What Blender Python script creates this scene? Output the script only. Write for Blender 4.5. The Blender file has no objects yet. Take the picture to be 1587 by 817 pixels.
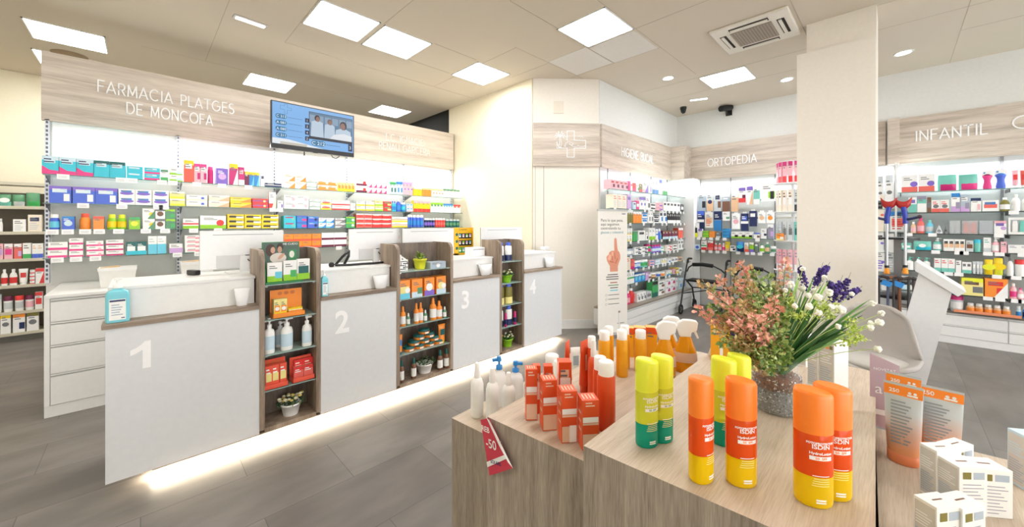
import bpy, math, random
from mathutils import Vector, Matrix
random.seed(7)
PI = math.pi
C = bpy.context.scene.collection
SC = bpy.context.scene

# ------------------------------------------------------------------ camera, light, exposure
FPX = 585.0; HOR = 347.0; HC = 1.53; CEIL = 3.65
TH = math.radians(45.46)
FW = (math.cos(TH), math.sin(TH)); RT = (math.sin(TH), -math.cos(TH))
cam = bpy.data.objects.new('camera', bpy.data.cameras.new('camera'))
C.objects.link(cam); SC.camera = cam
cam.location = (0, 0, HC); cam.rotation_euler = (PI/2, 0, TH - PI/2)
cam.data.sensor_width = 36.0; cam.data.lens = FPX/1587*36.0
cam.data.shift_y = -(408.5 - HOR)/1587
cam.data.clip_start = 0.05; cam.data.clip_end = 60
SC.view_settings.view_transform = 'Standard'; SC.view_settings.look = 'None'
SC.view_settings.gamma = 1; SC.view_settings.use_curve_mapping = False
SC.view_settings.exposure = 1.08
LAMP = 11.0            # radiance of the ceiling light panels
w = bpy.data.worlds.new('world'); SC.world = w; w.use_nodes = True
w.node_tree.nodes['Background'].inputs[0].default_value = (1, 1, 1, 1)
w.node_tree.nodes['Background'].inputs[1].default_value = 2.5

def area(name, loc, sx, sy, power, col=(1, 1, 1), rot=(0, 0, 0)):
    l = bpy.data.lights.new(name, 'AREA'); l.shape = 'RECTANGLE'; l.size = sx; l.size_y = sy
    l.energy = power; l.color = col
    o = bpy.data.objects.new(name, l); C.objects.link(o); o.location = loc; o.rotation_euler = rot
    return o

# picture ray helpers: a pixel of the photograph put onto a known plane of the room
def ray(x, y):
    u = (x - 793.5)/FPX; v = (HOR - y)/FPX
    return FW[0] + u*RT[0], FW[1] + u*RT[1], v
def onY(x, y, Y):
    a, b, v = ray(x, y); t = Y/b; return Vector((a*t, Y, HC + v*t))
def onX(x, y, X):
    a, b, v = ray(x, y); t = X/a; return Vector((X, b*t, HC + v*t))
def onZ(x, y, z):
    a, b, v = ray(x, y); t = (z - HC)/v; return Vector((a*t, b*t, z))
def atT(x, y, t):
    a, b, v = ray(x, y); return Vector((a*t, b*t, HC + v*t))

# LED strips that the place really has: under the counter and behind the fascias
area('counter_led', (2.0, 3.17, 0.050), 3.9, 0.03, 40, (1.0, 0.86, 0.66))
area('back_fascia_led', (1.72, 5.50, 2.50), 4.4, 0.05, 19, (1, 0.97, 0.93), (math.radians(-12), 0, 0))
area('hygiene_fascia_led', (6.05, 2.92, 2.34), 2.2, 0.05, 9, (0.93, 0.97, 1), (math.radians(-12), 0, 0))
area('far_fascia_led', (7.45, 1.0, 2.34), 0.05, 3.4, 15, (0.93, 0.97, 1), (0, math.radians(12), 0))
area('far_fascia_led', (7.45, -1.9, 2.34), 0.05, 2.6, 12, (0.93, 0.97, 1), (0, math.radians(12), 0))

# ------------------------------------------------------------------ materials
def lin(c):
    return tuple(((v/255)/12.92 if v/255 <= 0.04045 else (((v/255) + 0.055)/1.055)**2.4) for v in c)
_m = {}
def mat(col, rough=0.45, metal=0.0, emit=0.0, trans=0.0, alpha=1.0, name=None, bump=0.0, spec=0.5, var=0.04, vs=30):
    """plain procedural surface: base colour with a little noise variation"""
    key = (col, rough, metal, emit, trans, alpha, name, bump, spec)
    if key in _m: return _m[key]
    m = bpy.data.materials.new(name or 'paint_%d_%d_%d' % col); m.use_nodes = True
    nt = m.node_tree; b = nt.nodes['Principled BSDF']; L = lin(col)
    b.inputs['Base Color'].default_value = (*L, 1)
    if var > 0 and trans == 0 and emit == 0:
        tc = nt.nodes.new('ShaderNodeTexCoord'); nz = nt.nodes.new('ShaderNodeTexNoise'); nz.inputs['Scale'].default_value = vs
        nt.links.new(tc.outputs['Object'], nz.inputs['Vector'])
        mx = nt.nodes.new('ShaderNodeMix'); mx.data_type = 'RGBA'
        mx.inputs[6].default_value = (*[c*(1 - var) for c in L], 1); mx.inputs[7].default_value = (*[min(1, c*(1 + var)) for c in L], 1)
        nt.links.new(nz.outputs['Fac'], mx.inputs[0]); nt.links.new(mx.outputs[2], b.inputs['Base Color'])
        if bump:
            bp = nt.nodes.new('ShaderNodeBump'); bp.inputs['Strength'].default_value = bump; bp.inputs['Distance'].default_value = 0.004
            n2 = nt.nodes.new('ShaderNodeTexNoise'); n2.inputs['Scale'].default_value = 400
            nt.links.new(tc.outputs['Object'], n2.inputs['Vector']); nt.links.new(n2.outputs['Fac'], bp.inputs['Height'])
            nt.links.new(bp.outputs['Normal'], b.inputs['Normal'])
    b.inputs['Roughness'].default_value = rough; b.inputs['Metallic'].default_value = metal
    b.inputs['Specular IOR Level'].default_value = spec
    if trans: b.inputs['Transmission Weight'].default_value = trans; b.inputs['IOR'].default_value = 1.3
    if alpha < 1: b.inputs['Alpha'].default_value = alpha
    if emit:
        b.inputs['Emission Color'].default_value = (*L, 1); b.inputs['Emission Strength'].default_value = emit
    _m[key] = m; return m

def wood(name, c1, c2, c3, scale=(1, 1, 1), rough=0.5, bands=0.35):
    m = bpy.data.materials.new(name); m.use_nodes = True; nt = m.node_tree; b = nt.nodes['Principled BSDF']
    tc = nt.nodes.new('ShaderNodeTexCoord'); mp = nt.nodes.new('ShaderNodeMapping'); mp.inputs['Scale'].default_value = scale
    nt.links.new(tc.outputs['Object'], mp.inputs['Vector'])
    n1 = nt.nodes.new('ShaderNodeTexNoise'); n1.inputs['Scale'].default_value = 1.0; n1.inputs['Detail'].default_value = 5; n1.inputs['Distortion'].default_value = 0.6
    n2 = nt.nodes.new('ShaderNodeTexNoise'); n2.inputs['Scale'].default_value = 9.0; n2.inputs['Detail'].default_value = 4
    nt.links.new(mp.outputs[0], n1.inputs['Vector']); nt.links.new(mp.outputs[0], n2.inputs['Vector'])
    ma = nt.nodes.new('ShaderNodeMix'); ma.data_type = 'FLOAT'; ma.inputs[0].default_value = bands
    nt.links.new(n1.outputs['Fac'], ma.inputs[2]); nt.links.new(n2.outputs['Fac'], ma.inputs[3])
    r = nt.nodes.new('ShaderNodeValToRGB'); e = r.color_ramp.elements
    e[0].position = 0.36; e[0].color = (*lin(c3), 1); e[1].position = 0.64; e[1].color = (*lin(c1), 1)
    q = r.color_ramp.elements.new(0.5); q.color = (*lin(c2), 1)
    nt.links.new(ma.outputs[0], r.inputs[0]); nt.links.new(r.outputs[0], b.inputs['Base Color'])
    b.inputs['Roughness'].default_value = rough
    bp = nt.nodes.new('ShaderNodeBump'); bp.inputs['Strength'].default_value = 0.12; bp.inputs['Distance'].default_value = 0.002
    nt.links.new(n2.outputs['Fac'], bp.inputs['Height']); nt.links.new(bp.outputs['Normal'], b.inputs['Normal'])
    return m
W1, W2, W3 = (218, 207, 194), (202, 189, 175), (174, 161, 147)
wood_h = wood('oak_grain_along_x', W1, W2, W3, (0.7, 14, 14))
wood_y = wood('oak_grain_along_y', W1, W2, W3, (14, 0.7, 14))
D1, D2, D3 = (176, 158, 140), (150, 132, 115), (118, 101, 86)
wood_v = wood('grey_oak_vertical_grain', D1, D2, D3, (14, 14, 1.2))
wood_edge = wood('grey_oak_edge', D1, D2, D3, (1.2, 14, 14))
wood_tbl = wood('display_oak_lit_top', (206, 190, 170), (196, 179, 158), (180, 162, 140), (2.2, 42, 42), bands=0.55)  # lighter copy of the oak, overhead light painted into the tops
wood_tbl_v = wood('display_oak_shaded_side', (178, 166, 152), (158, 146, 132), (132, 120, 108), (40, 40, 2.2), bands=0.5)  # darker copy of the same oak, shade painted into the sides

def floor_mat():
    m = bpy.data.materials.new('grey_vinyl_tiles'); m.use_nodes = True; nt = m.node_tree; b = nt.nodes['Principled BSDF']
    tc = nt.nodes.new('ShaderNodeTexCoord')
    br = nt.nodes.new('ShaderNodeTexBrick'); br.inputs['Scale'].default_value = 1; br.inputs['Brick Width'].default_value = 0.92
    br.inputs['Row Height'].default_value = 0.46; br.inputs['Mortar Size'].default_value = 0.0022; br.inputs['Bias'].default_value = 0.0
    br.inputs['Color1'].default_value = (*lin((112, 106, 101)), 1); br.inputs['Color2'].default_value = (*lin((130, 124, 118)), 1)
    br.inputs['Mortar'].default_value = (*lin((92, 87, 84)), 1)
    nt.links.new(tc.outputs['Object'], br.inputs['Vector'])
    mp = nt.nodes.new('ShaderNodeMapping'); mp.inputs['Scale'].default_value = (1.0, 2.6, 1); nt.links.new(tc.outputs['Object'], mp.inputs['Vector'])
    nz = nt.nodes.new('ShaderNodeTexNoise'); nz.inputs['Scale'].default_value = 2.2; nz.inputs['Detail'].default_value = 6
    nt.links.new(mp.outputs[0], nz.inputs['Vector'])
    r = nt.nodes.new('ShaderNodeValToRGB'); r.color_ramp.elements[0].position = 0.35; r.color_ramp.elements[0].color = (0.74, 0.74, 0.74, 1)
    r.color_ramp.elements[1].position = 0.66; r.color_ramp.elements[1].color = (1.12, 1.12, 1.12, 1)
    nt.links.new(nz.outputs['Fac'], r.inputs[0])
    mx = nt.nodes.new('ShaderNodeMix'); mx.data_type = 'RGBA'; mx.blend_type = 'MULTIPLY'; mx.inputs[0].default_value = 0.85
    nt.links.new(br.outputs['Color'], mx.inputs[6]); nt.links.new(r.outputs[0], mx.inputs[7]); nt.links.new(mx.outputs[2], b.inputs['Base Color'])
    b.inputs['Roughness'].default_value = 0.42
    return m

def glassmat(name, col=(225, 240, 236), rough=0.02, alpha=0.22, edge=0.75):
    m = bpy.data.materials.new(name); m.use_nodes = True; nt = m.node_tree; b = nt.nodes['Principled BSDF']
    b.inputs['Base Color'].default_value = (*lin(col), 1); b.inputs['Roughness'].default_value = rough
    b.inputs['Alpha'].default_value = alpha
    lw = nt.nodes.new('ShaderNodeLayerWeight'); lw.inputs[0].default_value = 0.25
    mr = nt.nodes.new('ShaderNodeMapRange'); mr.inputs[3].default_value = alpha; mr.inputs[4].default_value = edge
    nt.links.new(lw.outputs['Facing'], mr.inputs[0]); nt.links.new(mr.outputs[0], b.inputs['Alpha'])
    return m
GLASS = glassmat('clear_glass', (235, 242, 240), 0.01, 0.07, 0.45); GLASS_SHELF = glassmat('glass_shelf', (205, 232, 222), 0.03, 0.3)
GLASS_EDGE = mat((70, 105, 95), 0.1, name='glass_edge_green')
CLEARP = glassmat('clear_plastic', (235, 238, 240), 0.08, 0.35)

WHITE = (242, 242, 240)
white_l = mat((236, 236, 234), 0.35, name='white_laminate'); white_g = mat((214, 216, 218), 0.35, name='pale_grey_laminate')
cream_w = mat((240, 232, 208), 0.7, name='cream_wall_paint', bump=0.05); ivory = mat((237, 231, 220), 0.6, name='ivory_column_paint')
white_w = mat((228, 229, 226), 0.7, name='white_wall_paint', bump=0.05)
black = mat((22, 22, 24), 0.4, name='black_plastic'); chrome = mat((200, 202, 205), 0.2, metal=1.0, name='brushed_steel')
lampc = mat((247, 250, 255), 0.5, emit=LAMP, name='cool_light_panel_diffuser')
lampm = mat((255, 253, 250), 0.5, emit=LAMP, name='light_panel_diffuser')

# ------------------------------------------------------------------ mesh builder
class M:
    def __init__(s): s.v = []; s.f = []; s.mi = []; s.sm = []; s.ms = []
    def slot(s, m):
        if m not in s.ms: s.ms.append(m)
        return s.ms.index(m)
    def add(s, vs, fs, m, smooth=False):
        n = len(s.v); k = s.slot(m); s.v += [tuple(p) for p in vs]
        for f in fs: s.f.append([i + n for i in f]); s.mi.append(k); s.sm.append(smooth)
        return s
    def box(s, x0, x1, y0, y1, z0, z1, m):
        vs = [(x, y, z) for z in (z0, z1) for y in (y0, y1) for x in (x0, x1)]
        return s.add(vs, [(0, 2, 3, 1), (4, 5, 7, 6), (0, 1, 5, 4), (1, 3, 7, 5), (3, 2, 6, 7), (2, 0, 4, 6)], m)
    def prism(s, pts, z0, z1, m, m2=None):
        n = len(pts); vs = [(p[0], p[1], z0) for p in pts] + [(p[0], p[1], z1) for p in pts]
        s.add(vs, [(i, (i + 1) % n, (i + 1) % n + n, i + n) for i in range(n)], m)
        a = sum(pts[i][0]*pts[(i + 1) % n][1] - pts[(i + 1) % n][0]*pts[i][1] for i in range(n))
        top = list(range(n, 2*n)); bot = list(range(n))[::-1]
        if a < 0: top.reverse(); bot.reverse()
        return s.add(vs, [top, bot], m2 or m)
    def poly(s, pts, m, smooth=False): return s.add(pts, [list(range(len(pts)))], m, smooth)
    def slab(s, pts, th, m):
        """xz outline in front (towards -y) with thickness th behind it; pts = (x,y,z) all with the same y"""
        n = len(pts); vs = list(pts) + [(p[0], p[1] + th, p[2]) for p in pts]
        s.add(vs, [list(range(n)), list(range(n, 2*n))[::-1]] + [((i + 1) % n, i, i + n, (i + 1) % n + n) for i in range(n)], m); return s
    def lathe(s, prof, m, seg=20, cx=0, cy=0, sx=1, sy=1, smooth=True, z=0, capm=None):
        vs = []; fs = []
        for (r, h) in prof:
            for i in range(seg):
                a = 2*PI*i/seg; vs.append((cx + r*sx*math.cos(a), cy + r*sy*math.sin(a), z + h))
        for j in range(len(prof) - 1):
            for i in range(seg):
                k = (i + 1) % seg; fs.append((j*seg + i, j*seg + k, (j + 1)*seg + k, (j + 1)*seg + i))
        s.add(vs, fs, m, smooth)
        if prof[0][0] > 1e-5: s.add(vs[:seg], [list(range(seg))[::-1]], capm or m)
        if prof[-1][0] > 1e-5: s.add(vs[-seg:], [list(range(seg))], capm or m)
        return s
    def tube(s, path, r, m, seg=8, closed=False, r1=None):
        P = [Vector(p) for p in path]; n = len(P); vs = []; fs = []; up = None
        for i in range(n):
            if closed: d = P[(i + 1) % n] - P[i - 1]
            else: d = P[min(i + 1, n - 1)] - P[max(i - 1, 0)]
            d = d.normalized() if d.length > 1e-9 else Vector((0, 0, 1))
            if up is None: up = Vector((0, 0, 1)) if abs(d.z) < 0.9 else Vector((1, 0, 0))
            a = d.cross(up)
            if a.length < 1e-4: a = d.cross(Vector((0, 1, 0.1)))
            a.normalize(); b = a.cross(d).normalized(); up = b
            rr = r if r1 is None else r + (r1 - r)*i/(n - 1)
            for k in range(seg):
                q = 2*PI*k/seg; vs.append(P[i] + a*math.cos(q)*rr + b*math.sin(q)*rr)
        for i in range(n if closed else n - 1):
            j = (i + 1) % n
            for k in range(seg): l = (k + 1) % seg; fs.append((i*seg + k, i*seg + l, j*seg + l, j*seg + k))
        s.add(vs, fs, m, True)
        if not closed: s.add(vs[:seg], [list(range(seg))], m); s.add(vs[-seg:], [list(range(seg))[::-1]], m)
        return s
    def ball(s, c, r, m, seg=10, rings=6, sz=1.0):
        prof = [(max(1e-6, r*math.sin(PI*j/rings)), -r*sz*math.cos(PI*j/rings)) for j in range(rings + 1)]
        return s.lathe(prof, m, seg, c[0], c[1], z=c[2])
    def disc(s, cx, y, cz, r, m, seg=16, rz=None):
        rz = rz or r
        return s.add([(cx + r*math.cos(2*PI*i/seg), y, cz + rz*math.sin(2*PI*i/seg)) for i in range(seg)], [list(range(seg))[::-1]], m)
    def rect(s, x0, x1, z0, z1, y, m): return s.add([(x0, y, z0), (x1, y, z0), (x1, y, z1), (x0, y, z1)], [(0, 1, 2, 3)], m)
    def build(s, name, parent=None, loc=None, rotz=0, bevel=0, seg=2):
        me = bpy.data.meshes.new(name); me.from_pydata(s.v, [], s.f); me.update()
        for m in s.ms: me.materials.append(m)
        me.polygons.foreach_set('material_index', s.mi); me.polygons.foreach_set('use_smooth', s.sm); me.update()
        o = bpy.data.objects.new(name, me); C.objects.link(o)
        if parent: o.parent = parent
        if loc is not None: o.location = loc
        o.rotation_euler = (0, 0, rotz)
        if bevel:
            b = o.modifiers.new('bevel', 'BEVEL'); b.width = bevel; b.segments = seg; b.limit_method = 'ANGLE'; b.angle_limit = 0.9
        return o
def tag(o, label, cat, group=None):
    nw = len(label.split())
    if nw < 4 or nw > 16: print('LABELWORDS', nw, label)
    o['label'] = label; o['category'] = cat
    if group: o['group'] = group
    return o
def empty(name, loc, rotz=0):
    o = bpy.data.objects.new(name, None); C.objects.link(o); o.location = loc; o.rotation_euler = (0, 0, rotz); o.empty_display_size = 0.05; return o
def struct(o): o['kind'] = 'structure'; return o
def copy_tree(o, parent=None):
    c = o.copy(); C.objects.link(c); c.parent = parent
    for ch in list(o.children): copy_tree(ch, c)
    return c

def textmesh(mb, s, size, m, x=0, z=0, y=0, align='CENTER', bold=0.0, depth=0.0, wrap=None, sx=1.0):
    """letters as flat or raised faces in the local xz plane, facing -y; wrap=(rx, ry) lays them on an upright oval"""
    cu = bpy.data.curves.new('t', 'FONT'); cu.body = s; cu.size = size; cu.align_x = align; cu.offset = bold; cu.extrude = depth; cu.resolution_u = 3
    ob = bpy.data.objects.new('t', cu); me = bpy.data.meshes.new_from_object(ob)
    vs = []
    for v in me.vertices:
        px, pz, d = v.co.x*sx + x, v.co.y + z, v.co.z
        if wrap:
            a = px/((wrap[0] + wrap[1])/2); vs.append((wrap[0]*math.sin(a), -wrap[1]*math.cos(a), pz))
        else: vs.append((px, y - d, pz))
    mb.add(vs, [tuple(p.vertices) for p in me.polygons], m)
    bpy.data.objects.remove(ob); bpy.data.meshes.remove(me); bpy.data.curves.remove(cu)
    return mb

# thin single-line capitals of the fascias
def arc(cx, cz, rx, rz, a0, a1, n=12):
    return [(cx + rx*math.cos(math.radians(a0 + (a1 - a0)*i/n)), cz + rz*math.sin(math.radians(a0 + (a1 - a0)*i/n))) for i in range(n + 1)]
GL = {
 'A': (0.86, [[(0, 0), (0.4, 1), (0.8, 0)], [(0.22, 0.3), (0.66, 0.3)]]), 'B': (0.7, [[(0.05, 0), (0.05, 1), (0.4, 1)] + arc(0.4, 0.76, 0.2, 0.24, 90, -90) + [(0.05, 0.52)], arc(0.4, 0.26, 0.25, 0.26, 90, -90) + [(0.05, 0)]]),
 'C': (0.95, [arc(0.48, 0.5, 0.46, 0.5, 50, 310, 18)]), 'D': (0.86, [[(0.05, 0), (0.05, 1), (0.3, 1)] + arc(0.3, 0.5, 0.48, 0.5, 90, -90) + [(0.05, 0)]]),
 'E': (0.66, [[(0.6, 1), (0.05, 1), (0.05, 0), (0.6, 0)], [(0.05, 0.52), (0.5, 0.52)]]), 'F': (0.64, [[(0.6, 1), (0.05, 1), (0.05, 0)], [(0.05, 0.52), (0.5, 0.52)]]),
 'G': (1.0, [arc(0.48, 0.5, 0.46, 0.5, 50, 340, 18) + [(0.93, 0.48), (0.6, 0.48)]]), 'H': (0.8, [[(0.05, 0), (0.05, 1)], [(0.7, 0), (0.7, 1)], [(0.05, 0.52), (0.7, 0.52)]]),
 'I': (0.2, [[(0.08, 0), (0.08, 1)]]), 'L': (0.6, [[(0.05, 1), (0.05, 0), (0.55, 0)]]), 'M': (0.95, [[(0.05, 0), (0.1, 1), (0.46, 0.15), (0.82, 1), (0.87, 0)]]),
 'N': (0.82, [[(0.05, 0), (0.05, 1), (0.72, 0), (0.72, 1)]]), 'O': (1.02, [arc(0.5, 0.5, 0.47, 0.5, 0, 360, 24)]), 'P': (0.66, [[(0.05, 0), (0.05, 1), (0.36, 1)] + arc(0.36, 0.74, 0.24, 0.26, 90, -90) + [(0.05, 0.48)]]),
 'R': (0.7, [[(0.05, 0), (0.05, 1), (0.36, 1)] + arc(0.36, 0.74, 0.24, 0.26, 90, -90) + [(0.05, 0.48)], [(0.3, 0.48), (0.62, 0)]]),
 'S': (0.7, [arc(0.34, 0.75, 0.27, 0.25, 40, 270) + arc(0.34, 0.25, 0.29, 0.25, 90, -140)]), 'T': (0.76, [[(0, 1), (0.72, 1)], [(0.36, 1), (0.36, 0)]]),
 'U': (0.8, [[(0.05, 1)] + arc(0.38, 0.33, 0.33, 0.33, 180, 360) + [(0.71, 1)]]), "'": (0.14, [[(0.06, 1), (0.03, 0.8)]]), '.': (0.16, [[(0.05, 0), (0.08, 0.03)]]), ' ': (0.5, [])}
def strokes(mb, lines, wd, m, f, dep=0.008):
    """lines of (x,z) points drawn as thin raised bars; f maps (x,z,out) to 3D"""
    dep0 = dep
    for ln in lines:
        for si_, (a, b) in enumerate(zip(ln[:-1], ln[1:])):
            dep = dep0 + 0.0005*(si_ % 3)
            dx, dz = b[0] - a[0], b[1] - a[1]; l = math.hypot(dx, dz)
            if l < 1e-6: continue
            nx, nz = -dz/l*wd/2, dx/l*wd/2; ex, ez = dx/l*wd*0.35, dz/l*wd*0.35
            q = [(a[0] - ex + nx, a[1] - ez + nz), (a[0] - ex - nx, a[1] - ez - nz), (b[0] + ex - nx, b[1] + ez - nz), (b[0] + ex + nx, b[1] + ez + nz)]
            vs = [f(p[0], p[1], 0) for p in q] + [f(p[0], p[1], dep) for p in q]
            mb.add(vs, [(0, 1, 2, 3), (7, 6, 5, 4), (0, 4, 5, 1), (1, 5, 6, 2), (2, 6, 7, 3), (3, 7, 4, 0)], m)
def thintext(mb, s, x, z, h, wtot, m, f, wd=0.009):
    adv = [GL[c][0] + 0.16 for c in s]; k = wtot/(sum(adv) - 0.16); cx = x
    for c, a in zip(s, adv):
        strokes(mb, [[(cx + p[0]*k, z + p[1]*h) for p in ln] for ln in GL[c][1]], wd, m, f); cx += a*k
frm0 = mat((190, 192, 194), 0.4, name='aluminium_frame')
# ------------------------------------------------------------------ the room
struct(M().box(-3.0, 7.7, -5.0, 8.7, -0.1, 0, floor_mat()).build('floor'))
ceil_m = mat((214, 203, 186), 0.85, name='ceiling_panel_paint', bump=0.04, vs=0.6); seam_m = mat((176, 164, 148), 0.9, name='ceiling_seam')
struct(M().box(-3.0, 7.7, -5.0, 8.7, CEIL, CEIL + 0.1, ceil_m).build('ceiling'))
sb = M()
def seam(x0, y0, x1, y1, wd=0.005):
    if abs(x1 - x0) > abs(y1 - y0): sb.box(x0, x1, y0 - wd/2, y0 + wd/2, CEIL - 0.0015, CEIL + 0.001, seam_m)
    else: sb.box(x0 - wd/2, x0 + wd/2, y0, y1, CEIL - 0.0015, CEIL + 0.001, seam_m)
for s_ in [(0.6, 3.8, 1.2, 3.8), (1.2, 3.2, 1.2, 5), (2.46, 4.4, 3.1, 4.4), (2.46, 3.8, 3.1, 3.8), (3.22, 3.2, 3.22, 5.0), (2.5, 2.57, 3.22, 2.57), (3.83, -4, 3.83, 3.9), (1.0, 1.98, 5.6, 1.98), (3.2, 0.7, 7.6, 0.7),
           (3.85, 2.6, 4.45, 2.6), (4.45, 1.98, 4.45, 3.3), (3.2, 3.2, 4.6, 3.2), (0, 6.3, 3.6, 6.3), (2.6, -0.5, 7.6, -0.5), (5.75, -4, 5.75, 2.9), (6.4, 0.7, 6.4, 3.0), (5.1, -4, 5.1, 0.7), (1.2, 5.0, 4.0, 5.0), (4.6, -1.1, 7.6, -1.1), (6.4, -4, 6.4, -0.5),
           (1.84, 0, 1.84, 3.8), (0.6, -1, 0.6, 6.3), (2.5, -1, 2.5, 2.57)]: seam(*s_, wd=0.004)
struct(sb.build('trim_1'))
struct(M().box(3.85, 4.44, 2.01, 2.59, CEIL - 0.004, CEIL, mat((226, 222, 215), 0.8, name='newer_ceiling_tile')).box(3.80, 4.42, 2.61, 3.18, CEIL - 0.004, CEIL, mat((226, 222, 215), 0.8, name='newer_ceiling_tile')).build('trim_2'))
struct(M().box(-3.0, 7.7, 8.6, 8.7, 0, CEIL, cream_w).build('wall_back'))
struct(M().box(-3.1, -3.0, -5.0, 8.7, 0, CEIL, cream_w).build('wall_left'))
struct(M().box(-3.0, 7.7, -5.1, -5.0, 3.1, CEIL, white_w).box(-3.0, -2.4, -5.1, -5.0, 0, 3.1, white_w).box(7.0, 7.7, -5.1, -5.0, 0, 3.1, white_w).build('wall_front'))
for k_ in range(4):  # unseen glazed front, added to let daylight into the room
    wx = -2.4 + k_*2.35
    g = struct(M().box(wx, wx + 0.06, -5.09, -5.01, 0, 3.1, frm0).box(wx + 2.29, wx + 2.35, -5.09, -5.01, 0, 3.1, frm0).box(wx + 0.06, wx + 2.29, -5.09, -5.01, 0, 0.1, frm0).box(wx + 0.06, wx + 2.29, -5.09, -5.01, 3.0, 3.1, frm0).build('window_%d' % (k_ + 1)))
    M().box(wx + 0.06, wx + 2.29, -5.055, -5.045, 0.1, 3.0, glassmat('added_window_glass', (240, 248, 248), 0.01, 0.05)).build('pane', g)
struct(M().box(7.6, 7.7, -5.0, 3.2, 0, CEIL, white_w).build('wall_right'))
struct(M().box(4.80, 7.6, 3.05, 3.15, 0, CEIL, white_w).build('wall_hygiene_side'))
struct(M().box(-0.64, 4.05, 5.66, 5.80, 0, 3.16, white_l).build('wall_partition'))
struct(M().box(4.07, 4.17, 3.72, 5.80, 0, CEIL, cream_w).build('wall_end_side'))
struct(M().box(4.07, 4.17, 5.80, 8.6, 0, CEIL, mat((20, 20, 20), 0.8, name='painted_void_dark')).build('wall_opening_dark'))  # black sheet painting the darkness of the opening beyond
CH = (4.07, 3.70); CA = math.atan2(3.05 - 3.70, 4.79 - 4.07); CL = math.hypot(0.65, 0.72)
struct(M().box(0, CL, 0, 0.1, 0, CEIL, ivory).build('wall_chamfer_side', loc=(*CH, 0), rotz=CA))
struct(M().box(0, CL, -0.014, 0, 0, 0.13, white_l).build('baseboard_chamfer', loc=(*CH, 0), rotz=CA, bevel=0.004))
struct(M().box(4.056, 4.07, 3.72, 5.66, 0, 0.13, white_l).build('baseboard_end', bevel=0.004))
struct(M().box(0.155, 0.16, -0.003, 0, 0.13, 2.42, mat((120, 112, 100), 0.8, name='panel_groove')).box(0.03, 0.036, -0.004, 0, 0.13, 2.42, mat((190, 182, 168), 0.8, name='panel_groove_pale')).build('trim_3', loc=(*CH, 0), rotz=CA))
tag(M().box(0.30, 0.45, -0.008, 0, 3.14, 3.32, ivory).box(0.302, 0.448, -0.0095, -0.008, 3.142, 3.318, mat((228, 220, 204), 0.6)).build('cover_plate', loc=(*CH, 0), rotz=CA),
    'small square ivory cover plate on the angled wall above the cross emblem', 'cover plate')
# column with its thicker cladding panel
cx_ = 5.0
a = onX(1250, 40, cx_ + 0.06); b = onX(1358.5, 40, cx_ + 0.06)
struct(M().box(cx_ + 0.06, cx_ + 0.5, b.y, a.y, 0, CEIL, ivory).build('wall_column'))
a = onX(1235, 85, cx_); b = onX(1357, 55, cx_)
struct(M().box(cx_, cx_ + 0.06, b.y, a.y, 0, (a.z + b.z)/2, ivory).build('wall_column_panel'))

# wooden fascias with the thin white lettering
wt = mat((246, 246, 246), 0.4, name='white_sign_letters'); wtg = mat((232, 228, 222), 0.4, name='pale_sign_letters')
f1 = M().box(-0.665, 4.045, 5.62, 5.66, 2.506, 3.16, wood_h).build('fascia_board', bevel=0.002)
tag(f1, 'long pale oak fascia board with white lettering above the shelves behind the counters', 'fascia sign')
t1 = M(); fb = lambda x, z, o: (x, 5.62 - o, z)
P0, P1 = onY(151, 140, 5.62), onY(363, 175, 5.62)
thintext(t1, 'FARMACIA PLATGES', P0.x, 2.86, 0.115, P1.x - P0.x, wt, fb, 0.0105)
P0, P1 = onY(196, 165, 5.62), onY(330, 185, 5.62)
thintext(t1, 'DE MONCOFA', P0.x, 2.68, 0.115, P1.x - P0.x, wt, fb, 0.0105)
t1.build('sign_lettering', f1)
t1 = M(); P0, P1 = onY(598, 215, 5.62), onY(657, 225, 5.62)
thintext(t1, "L'C. IGNACIO", P0.x, 2.845, 0.105, P1.x - P0.x, wtg, fb, 0.010)
P0, P1 = onY(587, 230, 5.62), onY(666, 235, 5.62)
thintext(t1, "RENAU GARCERA", P0.x, 2.70, 0.105, P1.x - P0.x, wtg, fb, 0.010)
t1.build('sign_lettering', f1)
f2 = M().box(0, CL, -0.03, 0, 2.365, 2.995, wood_h).build('fascia_board', loc=(*CH, 0), rotz=CA, bevel=0.002)
tag(f2, 'square oak fascia board carrying the white line drawn pharmacy cross and palm', 'fascia sign')
# cross emblem with palm tree and wave
e = M(); fc = lambda x, z, o: (x, -0.03 - o, z)
c0, s0, kx = 0.545, 2.69, 1.0
def cz(pts): return [(c0 + p[0]*kx, s0 + p[1]) for p in pts]
q = 0.052; L_ = 0.19
strokes(e, [cz([(-q, L_), (q, L_), (q, q), (0.22, q), (0.22, -q - 0.01), (q, -q - 0.01), (q, -L_), (-q, -L_), (-q, -q - 0.01), (-0.2, -q - 0.01), (-0.2, 0.03)]), cz([(-q, L_), (-q, 0.05)])], 0.009, wt, fc)
strokes(e, [cz([(-0.175, -0.06), (-0.16, 0.02), (-0.165, 0.10)]), cz([(-0.145, -0.06), (-0.135, 0.02), (-0.15, 0.10)])] +
        [cz([(-0.155, 0.10)] + [(-0.155 + r*math.cos(t)*f_, 0.10 + r*math.sin(t) - f_*f_*0.04) for r, f_ in ((0.05, 0.6), (0.085, 1.1))]) for t in [math.radians(k) for k in (10, 50, 90, 130, 170)]] +
        [cz([(-0.155, 0.10), (-0.155 + dx, 0.135 + dz), (-0.155 + dx*1.7, 0.10 - 0.01 + dz*0.3)]) for dx, dz in ((-0.05, 0.02), (0.05, 0.02), (-0.035, -0.01), (0.035, -0.01), (-0.02, 0.05), (0.025, 0.05))], 0.006, wt, fc)
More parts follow.
